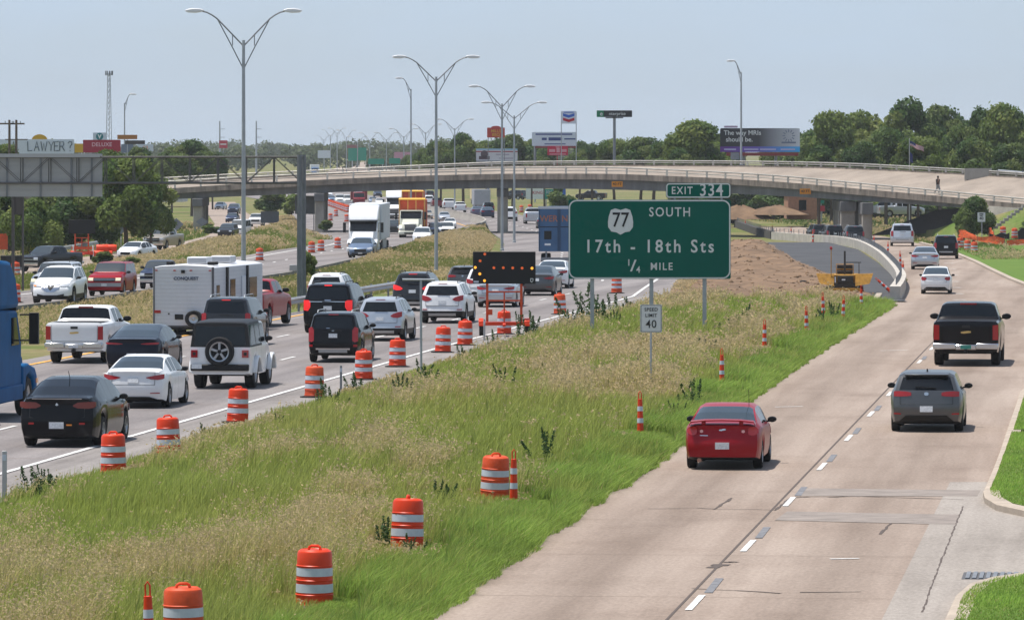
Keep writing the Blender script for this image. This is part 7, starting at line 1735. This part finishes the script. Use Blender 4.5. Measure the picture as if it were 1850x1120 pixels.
# concrete rubble by the frontage kerb
for x, y, lb in ((1345, 557, 'grey rubble lump in the grass edge of the dug earth'), (1440, 514, 'white pipe piece lying on the dug earth'), (1452, 521, 'dark tyre scrap lying on the dug earth')):
    g = G(x, y); t = thing('rubble', g + Vector((0, 0, .15)), lb, 'debris'); mb = MB(); r = random.Random(int(x))
    if 'pipe' in lb: mb.tube([(-.35, 0, .1), (.1, .3, .12), (.4, .2, .1)], .06, 8); mb.build('pipe', M['white'], t)
    else: mb.prism([(math.cos(a * .7) * r.uniform(.25, .45), .14 + math.sin(a * .7) * r.uniform(.1, .22)) for a in range(9)], -.2, .25, 'Y'); mb.build('lump', M['concrete'] if 'grey' in lb else M['rubber'], t, bevel=.04)

for x, yb, w_, h_, m, lb in ((1338, 396, 4.5, 1.6, 'dirt', 'tan earth heap beyond the bridge at the right edge of the exit sign'), (1402, 388, 4.0, 1.1, 'dirt', 'rubble heap left of the brick building beyond the bridge')):
    p = P(x, yb, 640); t = thing('earth_heap', p, lb, 'earth'); mb = MB(); rr = random.Random(x); rings = []
    for a_ in range(5):
        u = a_ / 4; rings.append([mb.vert((w_ * (1 - u * .9) * math.cos(q * .4488) * rr.uniform(.85, 1.1), 4 * (1 - u * .9) * math.sin(q * .4488), h_ * (u ** .8) * rr.uniform(.85, 1.1))) for q in range(14)])
    for a_ in range(4):
        for q in range(14): mb.f.append((rings[a_][q], rings[a_][(q + 1) % 14], rings[a_ + 1][(q + 1) % 14], rings[a_ + 1][q]))
    mb.f.append(tuple(rings[4])); mb.build('heap', M[m], t)
# ------------------------------------------------------------ trees
def crown_mesh(seed, rx, rz, nl, leaf, hue, blobs=16, flat=.8, core=.35):
    r = np.random.default_rng(seed); B = []
    for k in range(blobs):
        a = r.uniform(0, 2 * np.pi); u = r.uniform(-.75, 1.0); rad = np.sqrt(max(0, 1 - u * u)) * r.uniform(.35, .78)
        B.append((rx * rad * np.cos(a), rx * rad * np.sin(a), rz * u * .74, r.uniform(.20, .44)))
    B.append((0, 0, -.1 * rz, .5))
    B = np.array(B); wgt = B[:, 3] ** 2; wgt /= wgt.sum(); bi = r.choice(len(B), nl, p=wgt)
    d = r.normal(size=(nl, 3)); d /= np.linalg.norm(d, axis=1)[:, None]
    rad = (1 - np.abs(r.normal(0, .16, nl)))[:, None] * B[bi, 3][:, None]
    c = B[bi, :3] + d * rad * np.array([rx, rx, rz * .85]) * (1 + .10 * r.normal(size=(nl, 1)))
    nrm = d + r.normal(0, .55, (nl, 3)); nrm /= np.linalg.norm(nrm, axis=1)[:, None]
    t1 = np.cross(nrm, r.normal(size=(nl, 3))); t1 /= np.linalg.norm(t1, axis=1)[:, None]; t2 = np.cross(nrm, t1)
    s_ = leaf * r.uniform(.6, 1.35, (nl, 1))
    V = np.stack([c - t1 * s_ - t2 * s_ * .35, c + t1 * s_ * .2 - t2 * s_ * .6, c + t1 * s_ + t2 * s_ * .3, c - t1 * s_ * .15 + t2 * s_ * .62], 1).reshape(-1, 3)
    hb = r.uniform(-1, 1, len(B))[bi]; f_ = r.normal(0, 1, nl)
    base = np.array(hue)[None] * (1 + .30 * hb + .18 * f_)[:, None]; base[:, 0] *= (1 + .22 * hb)  # random tone per clump and leaf; clump contrast paints in sunlit clumps
    col = np.repeat(np.clip(base, .005, .5), 4, 0)
    return np_mesh('crown', V, np.arange(nl * 4).reshape(-1, 4), col, M['leaf'])
def trunk_mesh(h, rx, seed, r0=.28):
    r = random.Random(seed); mb = MB(); mb.tube([(0, 0, -.6), (.05, 0, h * .4), (0, .1, h)], [r0, r0 * .75, r0 * .5], 9)
    for k in range(6):
        a = 2 * math.pi * k / 6 + r.uniform(-.3, .3); q = r.uniform(.45, .8) * rx; mb.tube([(0, 0, h * r.uniform(.55, .9)), (q * .5 * math.cos(a), q * .5 * math.sin(a), h * 1.0), (q * math.cos(a), q * math.sin(a), h * r.uniform(1.02, 1.12))], [r0 * .45, r0 * .3, r0 * .12], 6)
    return mb.mesh('trunk', M['bark'], 40)
GREEN = [(.10, .150, .034), (.115, .168, .036), (.084, .130, .033), (.135, .185, .045)]
TR = [(crown_mesh(11 + k, 1., 1., 15000, .052, GREEN[k % 4], 20 + 3 * k), trunk_mesh(1.0, .8, k, .07)) for k in range(5)]
TRS = [(crown_mesh(31 + k, 1., 1., 5200, .088, GREEN[(k + 1) % 4], 14), TR[k][1]) for k in range(3)]
def tree(x, D, yt, yb, wpx, label, k=0, group='trees beyond the bridge', small=False, rz=None, name='tree', zb=None):
    """crown between photo rows yt and yb, wpx wide, at distance D"""
    kx = K(D); ct, cb = H - (yt - YH) / kx, H - (yb - YH) / kx; rx = wpx / kx / 2; rzz = (ct - cb) / 2; z0 = zg(D) if zb is None else zb
    t = thing(name, ((x - CX) / kx, D, z0), label, 'tree', (k * 1.7) if rz is None else rz, group)
    cm, tm = (TRS if small else TR)[k % (3 if small else 5)]
    o = link('crown', cm, t); o.location = (0, 0, (ct + cb) / 2 - z0); o.scale = (rx / .98, rx / .98, rzz / .98)
    hh = max(.6, (ct + cb) / 2 - z0); o = link('trunk', tm, t); o.scale = (rx, rx, hh)
    return t
right = [(1160, 700, 251, 325, 92), (1212, 690, 258, 325, 90), (1262, 660, 220, 325, 120), (1300, 720, 246, 325, 80), (1180, 780, 262, 325, 100), (1110, 760, 254, 325, 84), (1068, 800, 262, 325, 70),
         (1470, 700, 238, 330, 110), (1500, 660, 205, 330, 95), (1555, 680, 200, 330, 110), (1600, 640, 235, 335, 100), (1640, 660, 184, 335, 130), (1700, 680, 196, 335, 105), (1735, 640, 226, 335, 90),
         (1775, 660, 200, 340, 95), (1815, 640, 192, 340, 100), (1862, 650, 206, 340, 100), (1420, 720, 246, 325, 90), (1555, 600, 258, 330, 80), (1660, 605, 250, 330, 90), (1765, 600, 255, 335, 90), (1830, 590, 262, 335, 80), (1910, 640, 215, 340, 120), (1230, 640, 270, 325, 70), (1480, 610, 266, 325, 90)]
for i, (x, D, a, b, w_) in enumerate(sorted(right)):
    tree(x, D, a, b + 20, w_ * 1.15, '%s tree from the left in the green tree line right of the fuel sign' % (['first'] + ORD[1:] + ['twenty-first', 'twenty-second', 'twenty-third', 'twenty-fourth', 'twenty-fifth'])[i], i, 'trees in the line at the right')
mid = [(765, 900, 268, 320, 50), (795, 880, 258, 320, 60), (838, 860, 243, 320, 78), (880, 900, 256, 320, 60), (925, 860, 246, 320, 76), (960, 900, 252, 320, 50), (1048, 860, 258, 325, 60), (985, 840, 268, 325, 60), (740, 1000, 282, 320, 40)]
for i, (x, D, a, b, w_) in enumerate(sorted(mid)):
    tree(x, D, a, b + 12, w_ * 1.2, '%s tree from the left in the tree group behind the red roadside sign' % (['first'] + ORD[1:])[i], i + 2, 'trees in the middle behind the signs')
tree(228, 425, 288, 448, 150, 'large dark tree behind the empty gantry truss at the left', 1, 'trees by the side road', zb=-.8)
tree(150, 440, 335, 462, 150, 'dark tree left of the largest one, under the gantry sign', 2, 'trees by the side road', zb=-.8)
tree(272, 435, 312, 432, 100, 'bright tree crown at the right side of the largest left tree', 3, 'trees by the side road', zb=-.8)
tree(200, 450, 274, 360, 90, 'tree crown rising above the gantry behind the red sign', 4, 'trees by the side road', zb=-.8)
tree(62, 372, 358, 474, 110, 'bright leafy shrub tree behind the dark grey pickup', 3, 'trees by the side road', rz=.6, zb=-.6)
tree(14, 420, 340, 462, 110, 'dark tree at the left edge under the gantry sign', 0, 'trees by the side road', zb=-.7)
tree(95, 470, 340, 455, 120, 'shady tree between the left edge and the arrow board', 4, 'trees by the side road', zb=-.7)
tree(10, 540, 262, 320, 60, 'tree top behind the hand lettered billboard at the left edge', 1, 'trees by the side road')
tree(250, 640, 268, 330, 60, 'tree in front of the small white sign at the left', 2, 'trees beyond the gantry')
tree(345, 760, 255, 330, 100, 'round tree right of the signs beyond the gantry truss', 0, 'trees beyond the gantry')
tree(310, 800, 266, 330, 70, 'tree left of the round tree beyond the gantry', 3, 'trees beyond the gantry'); tree(385, 850, 276, 330, 60, 'low tree right of the round tree beyond the gantry', 2, 'trees beyond the gantry')
tree(490, 700, 346, 392, 80, 'dark bushy tree under the bridge beside the pink side road', 1, 'trees under the bridge', True); tree(528, 690, 348, 392, 56, 'bushy tree under the bridge nearer the left pier', 2, 'trees under the bridge', True)
tree(1760, 497, 358, 440, 80, 'bushy green tree in front of the bridge abutment at the right', 4, 'tree by the abutment', zb=-1., rz=2.2); tree(1742, 496, 384, 440, 40, 'lower leafy bush at the left foot of the bushy abutment tree', 2, 'tree by the abutment', True, zb=-1.)
for i, (x, yt, w_) in enumerate([(1010, 344, 50), (1380, 352, 60), (1420, 348, 50), (1345, 350, 50), (1500, 352, 60), (1560, 354, 70), (1650, 356, 80), (1250, 344, 60)]):
    tree(x, 720, yt - 8, 397, w_ * 1.35, ['shaded bush right of the small green exit sign', 'shaded bush right of the exit sign under the bridge', 'bush behind the brick building', 'bush just right of the exit sign tab', 'shaded bush right of the brick building', 'bush behind the right bridge pier', 'bush behind the parked pickups', 'bush hidden behind the exit sign tab'][i], i, 'bushes beyond the bridge', True, name='bush')
for i in range(11):
    x = 1235 + 58 * i; tree(x, 712 + 6 * (i % 3), 338 + (i * 7) % 9 + max(0, i - 5) * 3, 399, 96, '%s shaded bush from the left in the hedge seen beneath the bridge at the right' % (['first'] + ORD[1:])[i], i, 'hedge beneath the bridge', True, name='bush')
tree(588, 585, 398, 420, 34, 'dark weed bush at the foot of the left bridge pier', 1, 'bushes by the pier', True, name='bush', zb=-.6); tree(553, 279, 452, 505, 40, 'leafy shrub growing around the gantry foot', 2, 'bushes by the gantry', True, name='bush', zb=0)
tree(380, 560, 404, 424, 50, 'scrubby bush on the verge left of the dark suv', 0, 'bushes by the side road', True, name='bush', zb=-.7); tree(185, 372, 455, 482, 50, 'green weeds bush below the orange barrels', 1, 'bushes by the side road', True, name='bush', zb=-.5); tree(235, 372, 463, 480, 40, 'green weeds bush in front of the white sedan on the side road', 2, 'bushes by the side road', True, name='bush', zb=-.5)
# far wooded horizon: one mass
r = np.random.default_rng(77); Vs = []; Cs = []
for k in range(190):
    D = r.uniform(1700, 3400); x = r.uniform(-60, 1100) if k % 4 else r.uniform(200, 760); X = (x - CX) * D / F; h = r.uniform(.55, 1.) * (8 + 3 * float(vn(x / 60., D / 700., 5))); n = 260
    d = r.normal(size=(n, 3)); d /= np.linalg.norm(d, axis=1)[:, None]; c = np.array([X, D, zg(D) + h * .5]) + d * np.array([h * .7, h * .7, h * .55]) * r.uniform(.6, 1, (n, 1))
    s_ = r.uniform(.4, .9, (n, 1)); a = r.normal(size=(n, 3)); a /= np.linalg.norm(a, axis=1)[:, None]; b = np.cross(a, d)
    Vs.append(np.stack([c - a * s_, c - b * s_, c + a * s_, c + b * s_], 1).reshape(-1, 3)); Cs.append(np.repeat(np.array([[.075, .10, .035]]) * r.uniform(.7, 1.3, (n, 1)), 4, 0))
V = np.concatenate(Vs); o = link('far_woods', np_mesh('far_woods', V, np.arange(len(V)).reshape(-1, 4), np.concatenate(Cs), M['leaf'])); o['kind'] = 'stuff'; o['label'] = 'far bluish wooded horizon beyond the highway'

# clods and stones on the dug earth
r = np.random.default_rng(12); n = 550; D = r.uniform(254, 455, n); a = np.interp(D, [p[1] for p in dl], [p[0] for p in dl]); b = np.interp(D, [p[1] for p in dr], [p[0] for p in dr]); X = a + (b - a) * r.uniform(.05, .97, n)
Z = np.array([dirtz(x, d) for x, d in zip(X, D)]); s_ = .05 + .16 * r.uniform(size=n) ** 3
O = np.array([[1, 0, 0], [0, 1, 0], [-1, 0, 0], [0, -1, 0], [0, 0, .8], [0, 0, -.8]], float); V = (O[None] * r.uniform(.6, 1.3, (n, 6, 1)) * s_[:, None, None] + np.stack([X, D, Z], 1)[:, None]).reshape(-1, 3)
T = (np.arange(n)[:, None, None] * 6 + np.array([[0, 1, 4], [1, 2, 4], [2, 3, 4], [3, 0, 4], [1, 0, 5], [2, 1, 5], [3, 2, 5], [0, 3, 5]])[None]).reshape(-1, 3)
o = link('dirt_clods', np_mesh('dirt_clods', V, None, None, M['dirt'], tri=T)); o['kind'] = 'stuff'; o['label'] = 'clods and stones scattered over the dug earth'
# ------------------------------------------------------------ grass
def grass_mesh(name, X, D, Z, hgt, wid, green, seed, tan_frac, lean=.42, heads=True):
    """one blade or stem per point; tan stems carry drooping seed heads"""
    r = np.random.default_rng(seed); n = len(X); base = np.stack([X, D, Z], 1)
    a = r.uniform(0, 2 * np.pi, n); side = np.stack([np.cos(a), np.sin(a), np.zeros(n)], 1)
    la = r.uniform(0, 2 * np.pi, n); lv = np.stack([np.cos(la) * .7 + .5, np.sin(la) * .7, np.zeros(n)], 1) * (lean * r.uniform(.3, 1.6, n) * hgt)[:, None]
    up = np.array([0, 0, 1.])[None]; w_ = wid[:, None]
    mid = base + up * (hgt * .58)[:, None] + lv * .35; tip = base + up * hgt[:, None] * .96 + lv
    V = np.stack([base - side * w_, base + side * w_, mid + side * w_ * .75, mid - side * w_ * .75, tip], 1).reshape(-1, 3)
    i = np.arange(n)[:, None] * 5; Q = i + np.array([[0, 1, 2, 3]]); T = i + np.array([[3, 2, 4]])
    is_tan = r.uniform(size=n) < tan_frac
    tanc = np.array([.58, .46, .24])[None] * r.uniform(.65, 1.25, (n, 1)); g = green * r.uniform(.7, 1.3, (n, 1))
    c = np.where(is_tan[:, None], tanc * np.array([[.85, .92, .75]]), g); C_ = np.repeat(c, 5, 0)
    if heads:
        ti = np.where(is_tan & (r.uniform(size=n) < .55))[0]; m = 3; hv = []; hc = []
        for k in range(m):
            p = tip[ti] + r.normal(0, 1, (len(ti), 3)) * np.array([.05, .05, .05]) * (hgt[ti] / .5)[:, None]; s_ = (wid[ti] * 1.7)[:, None]; q = r.normal(size=(len(ti), 3)); q /= np.linalg.norm(q, axis=1)[:, None]; e = np.cross(q, np.array([[0, .9, .3]]))
            hv.append(np.stack([p - q * s_ * 2.2, p + e * s_, p + q * s_ * 2.2, p - e * s_], 1).reshape(-1, 3)); hc.append(np.repeat(np.array([[.60, .47, .27]]) * r.uniform(.7, 1.2, (len(ti), 1)), 4, 0))
        hv = np.concatenate(hv); off = len(V); V = np.concatenate([V, hv]); C_ = np.concatenate([C_, np.concatenate(hc)]); Q = np.concatenate([Q, off + np.arange(len(hv)).reshape(-1, 4)])
    return np_mesh(name, V, Q, np.clip(C_, 0, 1), M['grass'], tri=T)
r = np.random.default_rng(4)
def scatter_st(n, s0, s1, t0, t1, pw=1.):
    u = r.uniform(size=n); s = s0 * (s1 / s0) ** (u ** pw); t = r.uniform(t0, t1, n); return s, t
def to_w(s, t): return s * UX + t * UY, s * UY - t * UX
def gz(D): return np.interp(D, ZX, ZZ)
# tall mixed grass on the bank
s, t = scatter_st(430000, 62, 262, BT0 - .15, BT1 + .1); X, D = to_w(s, t)
edge = np.clip((BT1 - t) / 2.6, 0, 1); pn_ = .5 * vn(s / 8, t / 1.9, 21) + .5 * vn(s / 2.6, t / .75, 22); pn2 = vn(s / 22, t / 5, 23)
tanf = np.clip((pn_ - .545) * 5.0, .012, .70) * np.clip((BT1 - t - .8) / 1.6, 0, 1) * (.55 + .7 * np.clip((t - BT0) / 6, 0, 1))
sc_ = np.clip(D / 110, .8, 2.2)
hg = (.17 + .26 * vn(s / 5, t / 2, 24)) * r.uniform(.45, 1.5, len(s)) * (.6 + .8 * vn(s / .9, t / .4, 26)) * (1 + .75 * tanf) * np.where(t < BT0 + 1.2, .55, 1); gl = np.array([.275, .355, .068])[None] * (1 - .6 * pn2)[:, None] + np.array([.47, .43, .15])[None] * (.6 * pn2)[:, None]
for q in [o_ for o_ in bpy.data.objects if o_.name.startswith(('traffic_drum', 'tall_cone')) and o_.parent is None and o_.location.y < 300]:
    dx, dy = X - q.location.x, D - q.location.y; lo_ = (np.abs(dx) < .75) & (dy < .5) & (dy > -5.5); hg = np.where(lo_, np.minimum(hg, .13 + .02 * np.abs(dy)), hg)
o = link('bank_grass', grass_mesh('bank_grass', X, D, gz(D) + bank(X, D) - .04, hg, .0075 * sc_ * r.uniform(.6, 1.5, len(s)), gl, 5, tanf)); o['kind'] = 'stuff'; o['label'] = 'tall green and tan grass covering the bank between the roads'
# lush bright fringe hanging over the frontage kerb
s, t = scatter_st(150000, 62, 262, BT1 - 1.35, BT1 + .1 + .5 * vn(r.uniform(size=1), 0, 1)[0]); t = t + .22 * (vn(s / 1.3, t * 0, 33) - .5) + .12 * (vn(s / .5, t * 0, 34) - .5); X, D = to_w(s, t); bulge = .5 * vn(s / 2.6, t / 1.1, 31) + .5 * vn(s / .9, t / .7, 32)
hg = (.14 + .42 * bulge) * r.uniform(.6, 1.3, len(s)) * np.clip((BT1 + .75 - t) / .6, .35, 1); gl = np.array([.225, .325, .065])[None] * (.6 + .8 * bulge)[:, None] * np.array([1., 1., 1.])[None]
for q in [o_ for o_ in bpy.data.objects if o_.name.startswith(('traffic_drum', 'tall_cone')) and o_.parent is None and o_.location.y < 300]:
    dx, dy = X - q.location.x, D - q.location.y; lo_ = (np.abs(dx) < .75) & (dy < .5) & (dy > -5.5); hg = np.where(lo_, np.minimum(hg, .13 + .02 * np.abs(dy)), hg)
o = link('fringe_grass', grass_mesh('fringe_grass', X, D, gz(D) + np.maximum(bank(X, D), 0) - .03, hg, .008 * np.clip(D / 110, .8, 2.2) * r.uniform(.6, 1.5, len(s)), gl, 6, np.full(len(s), .02), .75, False)); o['kind'] = 'stuff'; o['label'] = 'bright lush grass fringe along the frontage road'
# median, verges and far grass
def area(n, le, ri, D0, D1, zf, gcol, tancol_f, h, seed, nm, lb, wmul=1.):
    D = D0 * (D1 / D0) ** r.uniform(size=n); a = np.interp(D, [p[1] for p in le], [p[0] for p in le]); b = np.interp(D, [p[1] for p in ri], [p[0] for p in ri]); X = a + (b - a) * r.uniform(.01, .99, n)
    Z = np.array([zf(x, d) for x, d in zip(X, D)]); q = vn(X / 4, D / 18, seed); q2 = vn(X / 9, D / 40, seed + 1)
    tf = np.clip((.6 * q + .4 * q2 - .38) * 3.2, .03, .92) * tancol_f; gl = np.array(gcol)[None] * (.75 + .5 * q2)[:, None]
    o = link(nm, grass_mesh(nm, X, D, Z - .03, h * r.uniform(.5, 1.4, n) * (.7 + .6 * q), .011 * np.clip(D / 170, .9, 4) * wmul * r.uniform(.6, 1.4, n), gl, seed, tf)); o['kind'] = 'stuff'; o['label'] = lb
orL = sorted(orr, key=lambda p: p[1]); hlL = sorted(hl, key=lambda p: p[1])
area(120000, [(x + .5, d) for x, d in orL], [(x - .8, d) for x, d in hlL], 205, 600, lambda X, D: max(zmed(X, D), zg(D)) if D > 390 else zg(D), (.24, .25, .075), .6, .16, 41, 'median_grass', 'dry grass of the median between the carriageways')
area(80000, sorted(lr, key=lambda p: p[1]), sorted(ol, key=lambda p: p[1]), 300, 690, lambda X, D: max(zleft(X, D), zg(D)) if D > 390 else zg(D), (.22, .26, .065), .6, .3, 51, 'verge_grass', 'rough grass on the verge between side road and oncoming lanes')
area(26000, [(x - 14, d) for x, d in sorted(ll, key=lambda p: p[1])], sorted(ll, key=lambda p: p[1]), 300, 640, lambda X, D: zg(D), (.15, .21, .045), .4, .45, 61, 'roadside_grass', 'rough grass left of the side road')
area(26000, [(p[0] + .5, p[1]) for p in sorted(hr, key=lambda p: p[1])], dl, 262, 470, lambda X, D: zg(D), (.16, .21, .045), .6, .3, 71, 'grass_strip', 'thin grass between highway shoulder and dug earth')
fr2 = sorted(fr, key=lambda p: p[1])
area(16000, [(p[0] + .8, p[1]) for p in fr2], [(p[0] + 6, p[1]) for p in fr2], 400, 640, lambda X, D: zg(D), (.15, .22, .045), .4, .3, 81, 'pier_grass', 'green grass around the right bridge pier')
area(30000, [(p[0] + 1.5, p[1]) for p in fr2 if p[1] > 545] + [(9, 700), (9, 860)], [(70, 545), (95, 860)], 548, 850, lambda X, D: zg(D), (.13, .19, .045), .5, .4, 91, 'field_grass', 'rough grass of the field beyond the bridge')
# mown blades on the kerbed lawns by the camera
def inside(px, py, poly):
    c = np.zeros(len(px), bool); j = len(poly) - 1
    for i in range(len(poly)):
        (xi, yi), (xj, yj) = poly[i], poly[j]; c ^= ((yi > py) != (yj > py)) & (px < (xj - xi) * (py - yi) / (yj - yi + 1e-9) + xi); j = i
    return c
lx, ly, lz = [], [], []
for o_ in [q for q in bpy.data.objects if q.name.startswith('lawn')]:
    vv = [o_.data.vertices[i].co for i in o_.data.polygons[0].vertices]; n_ = len(vv); pl_ = [(v.x, v.y) for v in vv]
    if min(p[1] for p in pl_) > 200: continue
    xs, ys_ = [p[0] for p in pl_], [p[1] for p in pl_]; m_ = int(min(70000, (max(xs) - min(xs)) * (max(ys_) - min(ys_)) * 700)); a, b = r.uniform(min(xs) - .1, max(xs), m_), r.uniform(min(ys_), max(ys_), m_); k_ = inside(a, b, pl_)
    lx.append(a[k_]); ly.append(b[k_]); lz.append(np.full(k_.sum(), max(v.z for v in vv)))
X, D, Z = map(np.concatenate, (lx, ly, lz)); q = vn(X / .7, D / 2.5, 101); q2 = vn(X / 2.2, D / 7, 102)
gl = np.array([.27, .40, .075])[None] * (.75 + .5 * q)[:, None] + np.array([.14, .09, .03])[None] * np.clip(q2 - .5, 0, 1)[:, None]
o = link('lawn_grass', grass_mesh('lawn_grass', X, D, Z - .01, (.03 + .05 * q) * r.uniform(.6, 1.5, len(X)), np.full(len(X), .007), gl, 103, np.full(len(X), .05), .5, False)); o['kind'] = 'stuff'; o['label'] = 'mown grass blades on the kerbed lawns at the right'
# tall dark leafy weeds standing out of the grass
def weed_mesh(seed, h=1., n=150, spread=.22):
    r = np.random.default_rng(seed); st_n = 5; pts = []
    for k in range(st_n):
        bx_, by_ = r.normal(0, spread * .5, 2); lx, ly = r.normal(0, .16, 2); hh = h * r.uniform(.6, 1.05)
        for q in range(n // st_n): u = r.uniform(.08, 1) ; pts.append((bx_ + lx * u + r.normal(0, spread * .3 * (1.1 - u)), by_ + ly * u + r.normal(0, spread * .3 * (1.1 - u)), hh * u))
    c = np.array(pts); n = len(c); d = r.normal(size=(n, 3)); d /= np.linalg.norm(d, axis=1)[:, None]; e = np.cross(d, r.normal(size=(n, 3))); e /= np.linalg.norm(e, axis=1)[:, None]; s_ = r.uniform(.03, .065, (n, 1))
    V = np.stack([c - d * s_, c + e * s_ * .45, c + d * s_, c - e * s_ * .45], 1).reshape(-1, 3); col = np.repeat(np.array([[.062, .115, .036]]) * r.uniform(.6, 1.4, (n, 1)), 4, 0)
    return np_mesh('weed', V, np.arange(n * 4).reshape(-1, 4), col, M['leaf'])
WM = [weed_mesh(90 + k, 1., 420 + 60 * k, .18 + .05 * k) for k in range(4)]
wl = [(978, 836, 62), (697, 985, 58), (742, 1000, 40), (800, 905, 44), (908, 705, 46), (726, 720, 50), (776, 695, 46), (60, 898, 60), (84, 890, 48), (366, 795, 34), (592, 730, 46), (640, 710, 40), (612, 740, 36), (1075, 590, 58), (1050, 580, 64), (1098, 572, 44), (1030, 600, 44), (1110, 590, 34),
      (1240, 745, 50), (1252, 720, 40), (1190, 640, 30), (1330, 600, 34), (1345, 585, 36), (1300, 610, 30), (1500, 585, 40), (1485, 590, 34), (1165, 690, 46), (1275, 640, 34), (1222, 760, 36), (985, 680, 28), (510, 770, 26), (835, 650, 30), (945, 610, 44), (960, 600, 40), (895, 625, 30), (1130, 570, 36)]
for i, (x, y, hp) in enumerate(wl):
    g = GB(x, y); o = link('weed', WM[i % 4]); o.location = g - Vector((0, 0, .05)); o.scale = (hp / K(g.y) * 1.1,) * 3; o.rotation_euler = (0, 0, i * 1.3)
    tag(o, {1: 'dark leafy weed hugging the left side of a drum in the grass', 0: 'tall leafy weed right of the tall cone that touches a drum', 2: 'small leafy weed in front of the drum with a weed at its left'}.get(i, 'dark leafy weed standing up out of the tall grass bank'), 'weed', 'tall weeds in the grass bank')

# ------------------------------------------------------------ haze
hz = MB(); hz.bx(-2200, 2200, -120, 7000, -4, 60)
hm = bpy.data.materials.new('haze'); hm.use_nodes = True; n = hm.node_tree.nodes; l = hm.node_tree.links; n.remove(n['Principled BSDF'])
pv = n.new('ShaderNodeVolumePrincipled'); pv.inputs['Color'].default_value = (.92, .96, 1., 1); pv.inputs['Density'].default_value = .00008; pv.inputs['Anisotropy'].default_value = .0
l.new(pv.outputs[0], n['Material Output'].inputs['Volume'])
ho = hz.build('haze', hm, smooth=0); ho['kind'] = 'stuff'
